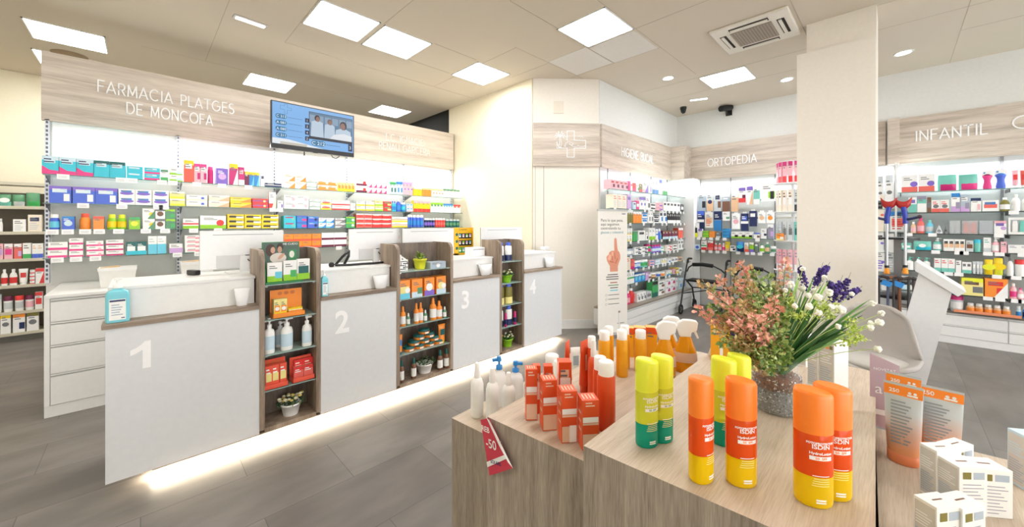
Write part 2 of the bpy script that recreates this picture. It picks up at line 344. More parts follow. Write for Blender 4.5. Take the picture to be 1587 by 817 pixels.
strokes(e, [cz([(-0.1, -0.03)] + arc(-0.02, -0.02, 0.06, 0.05, 200, 20, 8) + arc(0.01, 0.0, 0.025, 0.02, 0, -200, 6)), cz(arc(0.06, -0.02, 0.05, 0.02, 180, 360, 6) + arc(0.16, -0.02, 0.05, 0.02, 180, 360, 6)), cz([(0.1, 0.1), (0.12, 0.115), (0.14, 0.1), (0.16, 0.115), (0.18, 0.1)]), cz([(-0.19, 0.0), (-0.18, -0.04), (-0.15, -0.05)])], 0.006, wt, fc)
e.build('cross_emblem', f2)
f3 = M().box(4.81, 7.22, 3.01, 3.05, 2.365, 2.995, wood_h).build('fascia_board', bevel=0.002)
tag(f3, 'oak fascia board lettered HIGIENE BUCAL above the oral care shelves', 'fascia sign')
t1 = M(); P0, P1 = onY(963, 232, 3.01), onY(1012, 250, 3.01)
thintext(t1, 'HIGIENE BUCAL', P0.x, 2.60, 0.13, P1.x - P0.x, wt, lambda x, z, o: (x, 3.01 - o, z), 0.014); t1.build('sign_lettering', f3)
f4 = M().box(7.22, 7.60, 2.76, 3.05, 2.365, 2.995, wood_y).build('fascia_block', bevel=0.002)
tag(f4, 'short projecting oak fascia block filling the inner corner of the shop', 'fascia sign')
f5 = M().box(7.56, 7.60, 0.10, 2.76, 2.365, 2.995, wood_y).build('fascia_board', bevel=0.002)
tag(f5, 'oak fascia board lettered ORTOPEDIA above the hanging support packs', 'fascia sign')
t1 = M(); P0, P1 = onX(1097, 245, 7.56), onX(1173, 240, 7.56)
thintext(t1, 'ORTOPEDIA', -P0.y, 2.60, 0.135, P0.y - P1.y, wt, lambda x, z, o: (7.56 - o, -x, z), 0.015); t1.build('sign_lettering', f5)
yj = onX(1394, 200, 7.5).y
f6 = M().box(7.46, 7.60, yj, 0.08, 2.36, 3.0, wood_y).build('fascia_block', bevel=0.002)
tag(f6, 'oak fascia section stepping forward just right of the ivory column', 'fascia sign')
f7 = M().box(7.56, 7.60, -4.9, yj, 2.365, 3.0, wood_y).build('fascia_board', bevel=0.002)
tag(f7, 'oak fascia board lettered INFANTIL above the baby care shelves', 'fascia sign')
t1 = M(); P0, P1 = onX(1419, 210, 7.56), onX(1531, 205, 7.56)
thintext(t1, 'INFANTIL', -P0.y, 2.66, 0.135, P0.y - P1.y, wt, lambda x, z, o: (7.56 - o, -x, z), 0.014)
P0, P1 = onX(1569, 205, 7.56), onX(1594, 205, 7.56)
thintext(t1, 'CO', -P0.y, 2.68, 0.15, 0.36, wt, lambda x, z, o: (7.56 - o, -x, z), 0.014); t1.build('sign_lettering', f7)

# ------------------------------------------------------------------ ceiling fittings
frm = mat((235, 235, 232), 0.4, name='white_trim_metal')
def panel_light(x, y, label, sx=0.59, sy=0.59):
    t = empty('ceiling_light', (x, y, CEIL)); tag(t, label, 'ceiling light', 'light panels in the ceiling')
    h, k = sx/2, sy/2
    f = M()
    for (a0, a1, b0, b1) in ((-h, h, -k, -k + 0.012), (-h, h, k - 0.012, k), (-h, -h + 0.012, -k, k), (h - 0.012, h, -k, k)): f.box(a0, a1, b0, b1, -0.010, 0, frm)
    f.build('frame', t)
    M().box(-h + 0.012, h - 0.012, -k + 0.012, k - 0.012, -0.006, 0, lampc if x > 3.0 and y < 3 else lampm).build('diffuser', t); return t
for x, y, l in [(-0.58, 6.57, 'square light panel in the ceiling above the far left shelves'), (-0.65, 7.6, 'light panel half hidden behind the left end of the long oak fascia'),
                (1.385, 6.63, 'light panel showing above the oak fascia, left of the television'), (1.505, 4.09, 'left one of the two light panels side by side at the top of the photo'),
                (2.145, 4.11, 'right one of the two light panels side by side near the top'), (3.52, 2.285, 'light panel next to two paler ceiling tiles in the middle'),
                (3.435, 4.12, 'light panel in the ceiling nearest the top of the cream end wall'), (3.35, 6.69, 'light panel above the right part of the long oak fascia'),
                (6.07, 1.71, 'light panel between the air conditioning cassette and the hygiene wall')]: panel_light(x, y, l)
# more of the same panels over the parts of the shop behind and beside the camera
for x, y, l in [(1.5, 0.4, 'above the display table'), (3.5, -1.5, 'above the open floor right of the chair'), (-1.4, 3.4, 'beyond the left end of the counters'), (-1.5, 0.5, 'left of the camera'),
                (1.3, -2.2, 'right of the camera'), (3.6, -3.6, 'far to the right by the front'), (5.9, -3.2, 'above the baby care shelves'), (-2.0, 6.0, 'in the far left room corner')]:
    panel_light(x, y, 'light panel in the ceiling outside the photo, ' + l)
def downlight(x, y, label, ln=0.0, ang=0.0):
    t = empty('downlight', (x, y, CEIL), ang); tag(t, label, 'downlight', 'small recessed lights')
    M().lathe([(0.085, 0), (0.085, -0.006), (0.070, -0.008), (0.062, -0.003), (0.062, 0)], frm, 20, sx=1 + ln, smooth=False).build('trim_ring', t)
    M().lathe([(0.06, 0), (0.058, -0.004)], mat((255, 252, 248), emit=9, name='downlight_lens'), 20, sx=1 + ln).build('lens', t)
downlight(5.47, 2.32, 'small round recessed light between the middle light panel and the corner')
downlight(6.76, 1.12, 'slim recessed light just left of the ivory column', 0.2, 0.7)
downlight(6.74, -0.07, 'slim recessed light just right of the ivory column', 0.2, 0.7)
g = empty('emergency_light', (0.82, 4.73, CEIL), 0.08); tag(g, 'slim white emergency light strip set in the ceiling, upper left', 'emergency light')
M().box(-0.15, 0.15, -0.045, 0.045, -0.010, 0, mat((200, 196, 190), 0.4)).build('housing', g, bevel=0.004)
M().box(-0.13, 0.13, -0.026, 0.026, -0.022, -0.010, mat((250, 250, 250), 0.4, emit=1.1)).build('lens', g, bevel=0.008)
g = empty('emergency_light', (6.74, 2.34, CEIL), -1.2); tag(g, 'slim white vent strip with added glow in the ceiling by the cameras', 'emergency light')  # vent grille, with a lamp's shape and glow added
M().box(-0.15, 0.15, -0.045, 0.045, -0.010, 0, mat((200, 196, 190), 0.4)).build('housing', g, bevel=0.004)
M().box(-0.13, 0.13, -0.026, 0.026, -0.022, -0.010, mat((250, 250, 250), 0.4, emit=1.1)).build('lens', g, bevel=0.008)
p_ = onZ(108, 85, CEIL); g = empty('smoke_detector', (p_.x, p_.y, CEIL)); tag(g, 'flat round brownish ceiling fitting just above the left end of the fascia', 'ceiling fitting')
M().lathe([(0.16, 0), (0.15, -0.02), (0.09, -0.03)], mat((150, 128, 100), 0.6), 24).build('base_ring', g)
# air conditioning cassette
g = empty('air_conditioner', (4.83, 1.09, CEIL), 0.0); tag(g, 'white ceiling air conditioning cassette with a grey centre grille', 'air conditioner')
a_ = mat((228, 222, 210), 0.4, name='cassette_plastic'); dk = mat((40, 34, 26), 0.8, name='vent_shadow_gap')
M().box(-0.37, 0.37, -0.36, 0.36, -0.03, 0, a_).build('body', g, bevel=0.02, seg=3)
gr = M().box(-0.2, 0.2, -0.19, 0.19, -0.036, -0.030, mat((150, 140, 126), 0.6))
for i in range(14): gr.box(-0.195, 0.195, -0.183 + i*0.0275, -0.175 + i*0.0275, -0.041, -0.036, mat((170, 160, 146), 0.5))
gr.build('grille', g)
for i, (dx, dy, r) in enumerate(((0, 0.265, 0), (0, -0.265, 0), (0.275, 0, 1), (-0.275, 0, 1))):
    v = M(); hx, hy = (0.19, 0.032) if not r else (0.032, 0.18)
    v.box(-hx, hx, -hy, hy, -0.033, -0.029, dk)
    if r: v.box(-0.008, 0.020, -hy + 0.01, hy - 0.01, -0.042, -0.033, a_)
    else: v.box(-hx + 0.01, hx - 0.01, -0.008, 0.02, -0.042, -0.033, a_)
    v.build('air_outlet', g, loc=(dx, dy, 0))
# cameras
p = onZ(1059, 166, CEIL); g = empty('security_camera', (p.x, p.y, CEIL)); tag(g, 'small black dome camera hanging from the ceiling in the corner', 'security camera')
M().lathe([(0.055, 0), (0.055, -0.03), (0.05, -0.045)], black, 20).build('base', g)
M().lathe([(0.046, -0.045), (0.046, -0.07), (0.036, -0.10), (0.018, -0.115), (0.001, -0.12)], mat((14, 14, 16), 0.1, name='dome_glass'), 20).build('dome', g)
p = onX(1130, 170, 7.6); g = empty('security_camera', (7.6, p.y, p.z - 0.05)); tag(g, 'black bullet camera mounted high on the white wall above ORTOPEDIA', 'security camera')
M().box(-0.02, 0, -0.05, 0.05, -0.06, 0.06, black).tube([(-0.02, 0, -0.02), (-0.12, 0, -0.05), (-0.14, 0, 0.0)], 0.018, black).build('bracket', g)
M().tube([(-0.05, -0.04, 0.07), (-0.27, 0.06, 0.02)], 0.052, black, 14).build('body', g)

# ------------------------------------------------------------------ television on its arm
g = empty('television', (1.575, 5.14, 2.43)); tag(g, 'flat screen television showing queue numbers in front of the long oak fascia', 'television')
tw, thh = 0.484, 0.56
M().box(-tw, tw, 0, 0.045, 0, thh, black).box(-0.03, 0.03, -0.002, 0, -0.008, 0.012, black).build('casing', g, bevel=0.004)
M().tube([(0, 0.045, 0.28), (0, 0.48, 0.28)], 0.025, black).box(-0.15, 0.15, 0.045, 0.06, 0.15, 0.40, black).tube([(-0.12, 0.03, 0.0), (-0.12, 0.03, -0.05)], 0.008, black).tube([(0.2, 0.03, 0.0), (0.22, 0.03, -0.03), (0.26, 0.03, -0.04), (0.3, 0.03, -0.01), (0.3, 0.03, 0.02)], 0.005, black).build('wall_arm', g)
scr = M(); E_ = 0.40
def sc(c):
    m = mat(c, 0.25, emit=E_, name='screen_%d_%d_%d' % c); m.node_tree.nodes['Principled BSDF'].inputs['Base Color'].default_value = (0.015, 0.015, 0.015, 1); return m
sw0, sw1, sz0, sz1 = -tw + 0.012, tw - 0.012, 0.055, thh - 0.012
scr.rect(sw0, sw1, sz0, sz1, -0.001, sc((130, 188, 246)))
scr.add([(sw0, -0.0015, sz0), (0.1, -0.0015, sz0), (-0.12, -0.0015, 0.09), (-0.30, -0.0015, 0.12), (sw0, -0.0015, 0.12)], [(0, 1, 2, 3, 4)], sc((240, 246, 252)))
scr.rect(-0.39, -0.1, sz0, 0.085, -0.002, sc((206, 200, 186)))
pill = sc((26, 120, 165)); navy = sc((24, 40, 84)); wh = sc((225, 240, 248))
def rrect(mb, x0, x1, z0, z1, y, m, n=6):
    r = (z1 - z0)/2; pts = [(x1 - r + r*math.cos(t), y, (z0 + z1)/2 + r*math.sin(t)) for t in [(-PI/2 + PI*i/n) for i in range(n + 1)]] + [(x0 + r - r*math.cos(t), y, (z0 + z1)/2 + r*math.sin(t)) for t in [(PI/2 - PI*i/n) for i in range(n + 1)]]
    mb.poly(pts, m)
for k_, s in enumerate(('C 213', 'A 081', 'A 080', 'C 211')):
    z = 0.385 - k_*0.075
    rrect(scr, -0.44, -0.32, z - 0.027, z + 0.027, -0.002, pill); textmesh(scr, s, 0.042, wh, -0.378, z - 0.014, -0.003, bold=0.0006)
    scr.rect(-0.31, -0.15, z - 0.003, z, -0.002, navy); scr.rect(-0.12, -0.075, z - 0.025, z + 0.028, -0.002, navy); textmesh(scr, '1342'[k_] if k_ else '1', 0.04, wh, -0.097, z - 0.014, -0.003)
rrect(scr, -0.05, 0.12, 0.085, 0.155, -0.002, pill); textmesh(scr, 'C 212', 0.062, wh, 0.035, 0.098, -0.003, bold=0.001)
scr.rect(0.13, 0.30, 0.115, 0.119, -0.002, navy); scr.rect(0.405, 0.46, 0.07, 0.165, -0.002, navy); textmesh(scr, '3', 0.06, wh, 0.43, 0.098, -0.003)
strokes(scr, [[(-0.33 + 0.3*px_, 0.485 + 0.3*pz_) for px_, pz_ in ln] for ln in [[(-.05, .18), (.05, .18), (.05, .05), (.2, .05), (.2, -.05), (.05, -.05), (.05, -.2), (-.05, -.2), (-.05, -.05), (-.2, -.05), (-.2, .1), (-.05, .1), (-.05, .18)]]], 0.003, sc((80, 130, 160)), lambda x, z, o: (x, -0.002 - o*0.1, z))
# the video picture: three people in white coats, seen on the screen
vx0, vx1, vz0, vz1 = -0.07, 0.46, 0.20, 0.50
scr.rect(vx0 - 0.006, vx1, vz0 - 0.035, vz1 + 0.006, -0.002, sc((26, 34, 48))); scr.rect(vx0, vx1 - 0.006, vz0, vz1, -0.003, sc((96, 130, 160)))
for i in range(6): scr.rect(vx0 + i*0.09, vx0 + i*0.09 + 0.075, 0.37 + (i % 2)*0.01, 0.47, -0.0035, sc((140, 165, 190)))
def bust(cx, cz_, s, hair, flip=1):
    scr.poly([(cx - 0.085*s, -0.0042, vz0), (cx + 0.085*s, -0.0042, vz0), (cx + 0.075*s, -0.0042, cz_ - 0.05*s), (cx + 0.03*s, -0.0042, cz_ - 0.03*s), (cx - 0.03*s, -0.0042, cz_ - 0.03*s), (cx - 0.075*s, -0.0042, cz_ - 0.05*s)], sc((196, 214, 232)))
    scr.disc(cx, -0.0046, cz_ + 0.005, 0.036*s, sc(hair), rz=0.045*s); scr.disc(cx + 0.006*flip, -0.005, cz_ - 0.006, 0.026*s, sc((150, 112, 98)), rz=0.036*s)
bust(0.02, 0.43, 0.9, (40, 34, 40)); bust(0.17, 0.41, 0.8, (120, 90, 80)); bust(0.34, 0.39, 1.25, (26, 20, 28), -1)
scr.poly([(0.17, -0.0055, vz0), (0.45, -0.0055, vz0), (0.45, -0.0055, 0.27), (0.35, -0.0055, 0.29), (0.22, -0.0055, 0.26)], sc((236, 240, 246)))
scr.build('screen', g)
# ------------------------------------------------------------------ the counter with its four stations
G0 = 0.07; CY = 3.095; TOPZ = 0.966
def cx(px, Y=CY): return onY(px, 400, Y).x
X0, X1 = cx(163), cx(870.5)
tw_ = [(cx(402), cx(497)), (cx(614.5), cx(702)), (cx(774.5), cx(812))]        # the wooden towers
ctr = empty('service_counter', ((X0 + X1)/2, 3.4, 0)); tag(ctr, 'long pale grey counter with four numbered stations and glowing lower edge', 'counter')
def ch(mb, name, bevel=0, par=ctr):
    o = mb.build(name, par, bevel=bevel); o.location = -par.location if par is ctr else (0, 0, 0); return o
secs = [(X0, tw_[0][0]), (tw_[0][1], tw_[1][0]), (tw_[1][1], tw_[2][0]), (tw_[2][1], X1)]
panm = mat((222, 224, 226), 0.3, name='pale_grey_counter_panel')
for i, (a, b) in enumerate(secs):
    z0 = G0 - 0.0 if i else G0
    pm = M().box(a, b, CY, CY + 0.03, z0 + (0.0 if i == 0 else 0.0), 0.939, panm)
    po = ch(pm, 'front_panel', 0.001)
    po['label'] = 'pale grey front panel with a white number %d' % (i + 1)
    n = M(); px = (221, 530, 721, 825.5)[i]; py = (571, 515, 477, 455)[i]; P = onY(px, py, CY); hh = (571 - 529, 515 - 482, 477 - 451, 455 - 434)[i]
    t = P.y/(FW[1] + (px - 793.5)/FPX*RT[1]); hz = hh/FPX*t
    if i == 0:
        wn = mat((250, 250, 250), 0.4, name='white_number_relief')
        q_ = [(0.0, 0), (0.22*hz, 0), (0.22*hz, hz), (0.06*hz, hz), (-0.02*hz, 0.90*hz), (-0.14*hz, 0.80*hz), (-0.32*hz, 0.72*hz), (-0.32*hz, 0.53*hz), (-0.14*hz, 0.60*hz), (0.0, 0.69*hz)]
        n.slab([(P.x + x_, CY - 0.004, P.z + z_) for x_, z_ in q_], 0.004, wn)
    else: textmesh(n, str(i + 1), hz/0.70, mat((250, 250, 250), 0.4, name='white_number_relief'), P.x, P.z, CY, bold=0.006, depth=0.004, sx=0.95)
    no = n.build('number', po)
    ch(M().box(a - (0.015 if i == 0 else 0), b + (0.01 if i == 3 else 0), CY - 0.012, CY + 0.13, 0.939, TOPZ, wood_edge), 'worktop_ledge', 0.001)
    ch(M().box(a + 0.01, b - 0.01, CY + 0.11, 3.68, TOPZ, 1.154, white_l).box(a + 0.005, b - 0.005, CY + 0.10, 3.70, 1.142, 1.160, white_l).box(a + 0.01, b - 0.01, 3.62, 3.65, G0, 1.1, white_l), 'raised_desk', 0.002)
ch(M().box(X0 + 0.19, X1 - 0.02, CY + 0.003, CY + 0.30, G0 - 0.007, G0 - 0.001, wood_edge), 'wood_base_board')
ch(M().box(X0 + 0.22, X1 - 0.05, 3.40, 3.62, 0, G0, mat((90, 84, 78), 0.6)), 'plinth')
ch(M().box(X0 + 0.24, X1 - 0.06, 3.16, 3.175, G0 - 0.012, G0 - 0.005, mat((255, 236, 205), 0.4, emit=3.0, name='warm_led_strip')), 'led_strip')
ch(M().box(X0 + 0.03, X1 - 0.03, CY + 0.33, 3.60, G0 + 0.02, G0 + 0.04, white_l), 'bottom_board')

back_w = wood('dark_grey_oak_back', (132, 118, 106), (112, 98, 88), (88, 76, 68), (14, 14, 1.2))
TZ = [1.098, 0.849, 0.602, 0.352, G0 + 0.028]
def tower(a, b, label):
    t = empty('display_tower', (a, CY, 0)); tag(t, label, 'display tower', 'wooden shelf towers set into the counter')
    wd = b - a; th = 0.032; top = 1.345; dp = 0.32
    def side(x0):
        pts = [(0.0, G0 + 0.02), (dp, G0 + 0.02), (dp, top)] + [(0.07 + 0.07*math.cos(t_), top - 0.07 + 0.07*math.sin(t_)) for t_ in [math.radians(q) for q in (90, 112, 135, 157, 180)]]
        vs = [(x0, p[0] - 0.004, p[1]) for p in pts] + [(x0 + th, p[0] - 0.004, p[1]) for p in pts]; n = len(pts)
        return M().add(vs, [list(range(n))[::-1], list(range(n, 2*n))] + [(i, (i + 1) % n, (i + 1) % n + n, i + n) for i in range(n)], wood_v)
    side(0).build('side_panel', t); side(wd - th).build('side_panel', t)
    M().box(th, wd - th, dp - 0.09, dp - 0.07, G0 + 0.02, top, back_w).build('back_panel', t)
    M().box(th, wd - th, 0, dp - 0.06, G0, TZ[4], wood_v).build('bottom_shelf', t, bevel=0.001)
    for z in TZ[:4]:
        s = M().box(th, wd - th, 0.008, dp - 0.095, z - 0.007, z, GLASS_SHELF).box(th, wd - th, 0.006, 0.008, z - 0.007, z, mat((150, 175, 170), 0.1, name='glass_edge_pale')).build('glass_shelf', t)
        M().box(th, th + 0.02, 0.012, 0.022, z - 0.016, z - 0.007, chrome).box(wd - th - 0.02, wd - th, 0.012, 0.022, z - 0.016, z - 0.007, chrome).build('shelf_clip', s)
    return t
tower(*tw_[0], 'widest wooden shelf tower between counter panels 1 and 2')
tower(*tw_[1], 'wooden shelf tower between counter panels 2 and 3')
tower(*tw_[2], 'narrow wooden shelf tower between counter panels 3 and 4')

# ------------------------------------------------------------------ shelving behind the counters
SY = 5.35; SZ = [1.98, 1.72, 1.475, 1.22]
pegm = mat((205, 208, 214), 0.35, metal=0.3, name='slotted_upright_metal'); slot = mat((96, 100, 112), 0.6, name='upright_slot')
unit = empty('shelving_unit', (1.7, 5.6, 0)); tag(unit, 'wall of glass shelves stacked with medicine boxes behind the counters', 'shelving')
def uch(mb, name, par, bevel=0):
    o = mb.build(name, par, bevel=bevel)
    o.location = -par.location if par.parent is None else (0, 0, 0); return o
panel_b = mat((212, 212, 208), 0.55, name='shelf_back_panel_shade')  # darker tone paints the shade below the top shelf
uch(M().box(-0.60, 4.04, 5.645, 5.66, 0.95, 1.99, panel_b), 'back_panel', unit)
uch(M().box(-0.60, 4.04, 5.645, 5.66, 1.99, 2.506, white_l), 'back_panel', unit)  # same panel, painted lighter where the fascia light washes it
ups = [onY(p, 300, 5.63).x for p in (73, 276, 425, 537, 625, 699)]
for x in ups:
    m_ = M().box(x - 0.014, x + 0.014, 5.62, 5.645, 0.97, 2.52, pegm)
    for k in range(38): m_.box(x - 0.007, x + 0.007, 5.6185, 5.62, 1.0 + k*0.04, 1.0 + k*0.04 + 0.022, slot)
    uch(m_, 'upright', unit)
def pricetag(mb, x, y, z, wd=0.075, h=0.042):
    mb.box(x - wd/2, x + wd/2, y - 0.006, y - 0.003, z - h, z + 0.004, mat((250, 250, 250), 0.4, name='white_ticket'))
    for k in range(2): mb.rect(x - wd*0.36, x + wd*0.3, z - h*0.4 - k*0.012, z - h*0.4 - k*0.012 + 0.003, y - 0.0065, mat((170, 172, 178), 0.5, name='ticket_print'))
TAGS = [[98, 188, 205, 251, 268, 305, 344, 385], [129, 189, 245, 254, 423, 433], [81, 105, 132, 154, 184, 226, 256, 300, 338], [89, 118, 148, 275, 308, 525]]
bays = list(zip(ups[:-1], ups[1:]))
for si, z in enumerate(SZ):
    for (a, b) in bays:
        xa = a + 0.003 if a != ups[0] else -0.625; xb = b - 0.003 if b != ups[-1] else 4.04
        s = uch(M().box(xa, xb, SY, 5.62, z - 0.008, z, GLASS_SHELF).box(xa, xb, SY - 0.002, SY, z - 0.008, z, GLASS_EDGE), 'glass_shelf', unit)
        for x in (a + 0.015,):
            M().add([(x, 5.62, z - 0.008), (x, 5.62, z - 0.075), (x, 5.42, z - 0.02), (x, 5.40, z - 0.008), (x + 0.006, 5.62, z - 0.008), (x + 0.006, 5.62, z - 0.075), (x + 0.006, 5.42, z - 0.02), (x + 0.006, 5.40, z - 0.008)],
                    [(0, 1, 2, 3), (7, 6, 5, 4), (0, 4, 5, 1), (1, 5, 6, 2), (2, 6, 7, 3)], mat((120, 122, 128), 0.4, metal=0.5, name='bracket_steel')).build('bracket', s)
        for px in TAGS[si]:
            X = onY(px, 330, SY).x
            if xa <= X < xb: q = M(); pricetag(q, X, SY, z); q.build('price_ticket', s)
# extra tickets on the right bays, smaller in the picture
# drawer cabinets under the shelves
hg = mat((176, 176, 174), 0.5, name='drawer_shadow_gap')
def cabinet(x0, x1, y0, y1, top, rows, label, axis='Y', plinth=0.09, group='white drawer cabinets', sides=0.03, gap_h=0.022, topm=None, dmat=None):
    """axis Y: front faces -y; axis X: local frame turned so the front faces -x"""
    if axis == 'Y': t = empty('drawer_cabinet', (x0, y0, 0)); W = x1 - x0
    else: t = empty('drawer_cabinet', (y0, -x0, 0), -PI/2); W = x1 - x0
    D = (y1 - y0); tag(t, label, 'cabinet', group)
    M().box(0, W, 0.02, D, plinth, top - 0.025, dmat or white_l).box(0, sides, 0, 0.02, plinth, top - 0.02, white_l).build('carcass', t, bevel=0.001)
    M().box(0, W, -0.004, D, top - 0.025, top, topm or white_l).build('top', t, bevel=0.002)
    M().box(0, W, 0.006, 0.03, 0, plinth, white_l).build('plinth', t)
    zz = plinth + 0.004; H_ = top - 0.03 - zz; tot = sum(rows)
    for r in rows:
        h = H_*r/tot; z1 = zz + h - 0.004
        d = M().box(sides + 0.003, W - 0.003, 0, 0.02, zz, z1 - gap_h, dmat or white_l).build('drawer', t, bevel=0.0015)
        M().box(sides + 0.003, W - 0.003, 0.014, 0.019, z1 - gap_h, z1, hg).add([(sides + 0.003, 0.001, z1 - gap_h*0.5), (W - 0.003, 0.001, z1 - gap_h*0.5), (W - 0.003, 0.012, z1), (sides + 0.003, 0.012, z1)], [(0, 1, 2, 3)], white_l).build('grip_rail', d)
        zz += h
    return t
cabinet(-0.54, 0.46, 4.68, 5.64, 0.965, [1.35, 1.25, 1.0, 1.0], 'white four drawer cabinet at the left end behind counter station 1')
xs = [0.46, 1.36, 2.26, 3.16, 4.04]
for i in range(4): cabinet(xs[i], xs[i + 1], 4.68, 5.64, 0.965, [1.35, 1.25, 1, 1], 'white drawer cabinet under the medicine shelves behind counter station %d' % (i + 1))

# ------------------------------------------------------------------ shelving in the far left room
lm = mat((206, 200, 180), 0.5, name='beige_shelf_metal')
LY = 8.0
bu = empty('shelving_unit', (-1.4, 8.2, 0)); tag(bu, 'beige metal shelving in the far left room behind the partition', 'shelving')
uch(M().box(-2.9, -0.2, 8.38, 8.40, 0, 1.95, mat((120, 112, 100), 0.6, name='shelf_back_brown_grey')), 'back_panel', bu)
LZ = [1.905, 1.65, 1.475, 1.11, 0.78, 0.50, 0.25]
LZ = [onY(30, y, LY).z for y in (283, 320, 359.5, 401.5, 442, 482.5, 515.5)]
for z in LZ: uch(M().box(-2.9, -0.2, LY, 8.38, z - 0.03, z, lm).box(-2.9, -0.2, LY - 0.004, LY, z - 0.035, z + 0.005, lm), 'shelf', bu, 0.002)
uch(M().box(-2.9, -0.2, 8.05, 8.07, 0, LZ[-1] - 0.03, mat((120, 118, 112), 0.6)), 'kickboard', bu)
for x in (-2.9, -0.23): uch(M().box(x, x + 0.03, LY, 8.38, 0, LZ[0], lm), 'side_panel', bu)

# ------------------------------------------------------------------ oral hygiene shelving
HY = 2.75; HZ = [2.02, 1.75, 1.54, 1.268, 1.057, 0.85, 0.64]; HT = 0.345
hx0 = onY(941, 300, 2.9).x + 0.25; hx1 = 7.24
hu = empty('shelving_unit', (6.1, 2.9, 0)); tag(hu, 'bay of crowded glass shelves with oral care products behind the standing banner', 'shelving')
uch(M().box(4.80, hx1, 3.035, 3.048, HT, 2.365, mat((206, 208, 208), 0.5, name='shelf_back_panel_cool')), 'back_panel', hu)
uch(M().box(hx1, 7.56, 2.60, 3.045, 0, 2.37, white_l), 'end_panel', hu, 0.002)
for px in (942, 977, 1009, 1034):
    x = onY(px, 300, 3.03).x; uch(M().box(x - 0.006, x + 0.006, 3.026, 3.035, HT, 2.36, mat((110, 112, 114), 0.4)), 'upright', hu)
hb = [4.60, 5.7, 6.47, hx1]
for z in HZ:
    for a, b in zip(hb[:-1], hb[1:]):
        sl = M().prism([(4.60, HY), (b - 0.003, HY), (b - 0.003, 3.03), (4.89, 3.03)], z - 0.008, z, GLASS_SHELF) if a == hb[0] else M().box(a + 0.003, b - 0.003, HY, 3.03, z - 0.008, z, GLASS_SHELF)
        s = uch(sl.box(a, b, HY - 0.002, HY, z - 0.008, z, GLASS_EDGE), 'glass_shelf', hu)
        n = 5
        for k in range(n):
            if random.random() < 0.75 and z < 2.0: q = M(); pricetag(q, a + (b - a)*(k + 0.5)/n + random.uniform(-0.03, 0.03), HY, z, 0.06, 0.038); q.build('price_ticket', s)
cabinet(4.64, hx1, 2.64, 3.04, HT, [1, 1], 'low white two drawer cabinet under the oral care shelves', topm=mat((150, 140, 126), 0.4), group='low white drawer cabinets')

# ------------------------------------------------------------------ orthopaedic wall
OX = 7.30
ou = empty('shelving_unit', (7.5, 1.7, 0)); tag(ou, 'pale back panel with hooks and two glass shelves under the ORTOPEDIA fascia', 'shelving')
oy1 = 2.60; oy0 = 0.62
uch(M().box(7.585, 7.60, oy0, oy1, 0, 2.37, mat((198, 198, 194), 0.5, name='ortho_back_panel')), 'back_panel', ou)
for px in (1070, 1132.5, 1201):
    y = onX(px, 300, 7.58).y; uch(M().box(7.575, 7.585, y - 0.008, y + 0.008, 0.2, 2.36, mat((130, 130, 130), 0.4)), 'upright', ou)
ob = [oy1 - 0.02, onX(1132.5, 300, 7.45).y, oy0 + 0.02]
OZ = [onX(1130, 369, OX).z, onX(1130, 389.5, OX).z]
OT = [[1083, 1091, 1102, 1112, 1123, 1174], [1067, 1078, 1090, 1101, 1112, 1123, 1144, 1158, 1167, 1178, 1197]]
for si, z in enumerate(OZ):
    for a, b in zip(ob[:-1], ob[1:]):
        s = uch(M().box(OX, 7.575, b + 0.003, a - 0.003, z - 0.008, z, GLASS_SHELF).box(OX - 0.002, OX, b, a, z - 0.008, z, GLASS_EDGE), 'glass_shelf', ou)
        for px in OT[si]:
            y = onX(px, 380, OX).y
            if b < y < a: M().box(OX - 0.006, OX - 0.003, y - 0.032, y + 0.032, z - 0.045, z + 0.002, mat((250, 250, 250), 0.4, name='white_ticket')).build('price_ticket', s)
for zr in (1.93, 1.62): uch(M().box(7.54, 7.55, oy0 + 0.05, oy1 - 0.05, zr, zr + 0.02, chrome), 'hook_rail', ou)

# ------------------------------------------------------------------ baby care wall
IX = 7.30
iy1 = onX(1395, 300, IX).y; iy0 = -2.6
IZ = [onX(1500, 294, IX).z - 0.0, 1.68, 1.405, 1.185, 0.915, 0.645]
IT = 0.415
iu = empty('shelving_unit', (7.5, -1.2, 0)); tag(iu, 'baby care shelves under the INFANTIL fascia with grey shelf boards', 'shelving')
uch(M().box(7.585, 7.60, -4.0, 0.10, 0.3, 2.37, mat((186, 188, 188), 0.5, name='baby_back_panel')), 'back_panel', iu)
uch(M().box(7.36, 7.585, iy1 + 0.03, iy1 + 0.05, 0.3, 2.37, white_l), 'side_panel', iu)
jy = onX(1553, 300, 7.58).y
uch(M().box(7.57, 7.585, jy - 0.012, jy + 0.012, 0.4, 2.36, mat((120, 120, 122), 0.4)), 'upright', iu)
ITG = [[], [1571], [1380, 1408, 1445, 1548], [1412, 1450, 1486, 1494, 1531, 1549, 1585], [1470, 1486, 1545, 1575], [1531, 1550, 1575, 1586]]
for si, z in enumerate(IZ):
    for a, b in ((iy1 + 0.02, jy), (jy, iy0)):
        s = uch(M().box(IX, 7.57, b + 0.003, a - 0.003, z - 0.01, z, GLASS_SHELF).box(IX - 0.003, IX, b, a, z - 0.012, z, mat((120, 150, 145) if si < 1 else (60, 66, 66), 0.15)), 'glass_shelf', iu)
        M().box(IX + 0.03, 7.57, a - 0.03, a - 0.02, z - 0.05, z - 0.01, mat((90, 90, 92), 0.4)).build('bracket', s)
        for px in ITG[si]:
            y = onX(px, 380, IX).y
            if b < y < a: M().box(IX - 0.008, IX - 0.004, y - 0.037, y + 0.037, z - 0.04, z + 0.004, mat((250, 250, 250), 0.4, name='white_ticket')).build('price_ticket', s)
ky = onX(1562.5, 520, 7.4).y
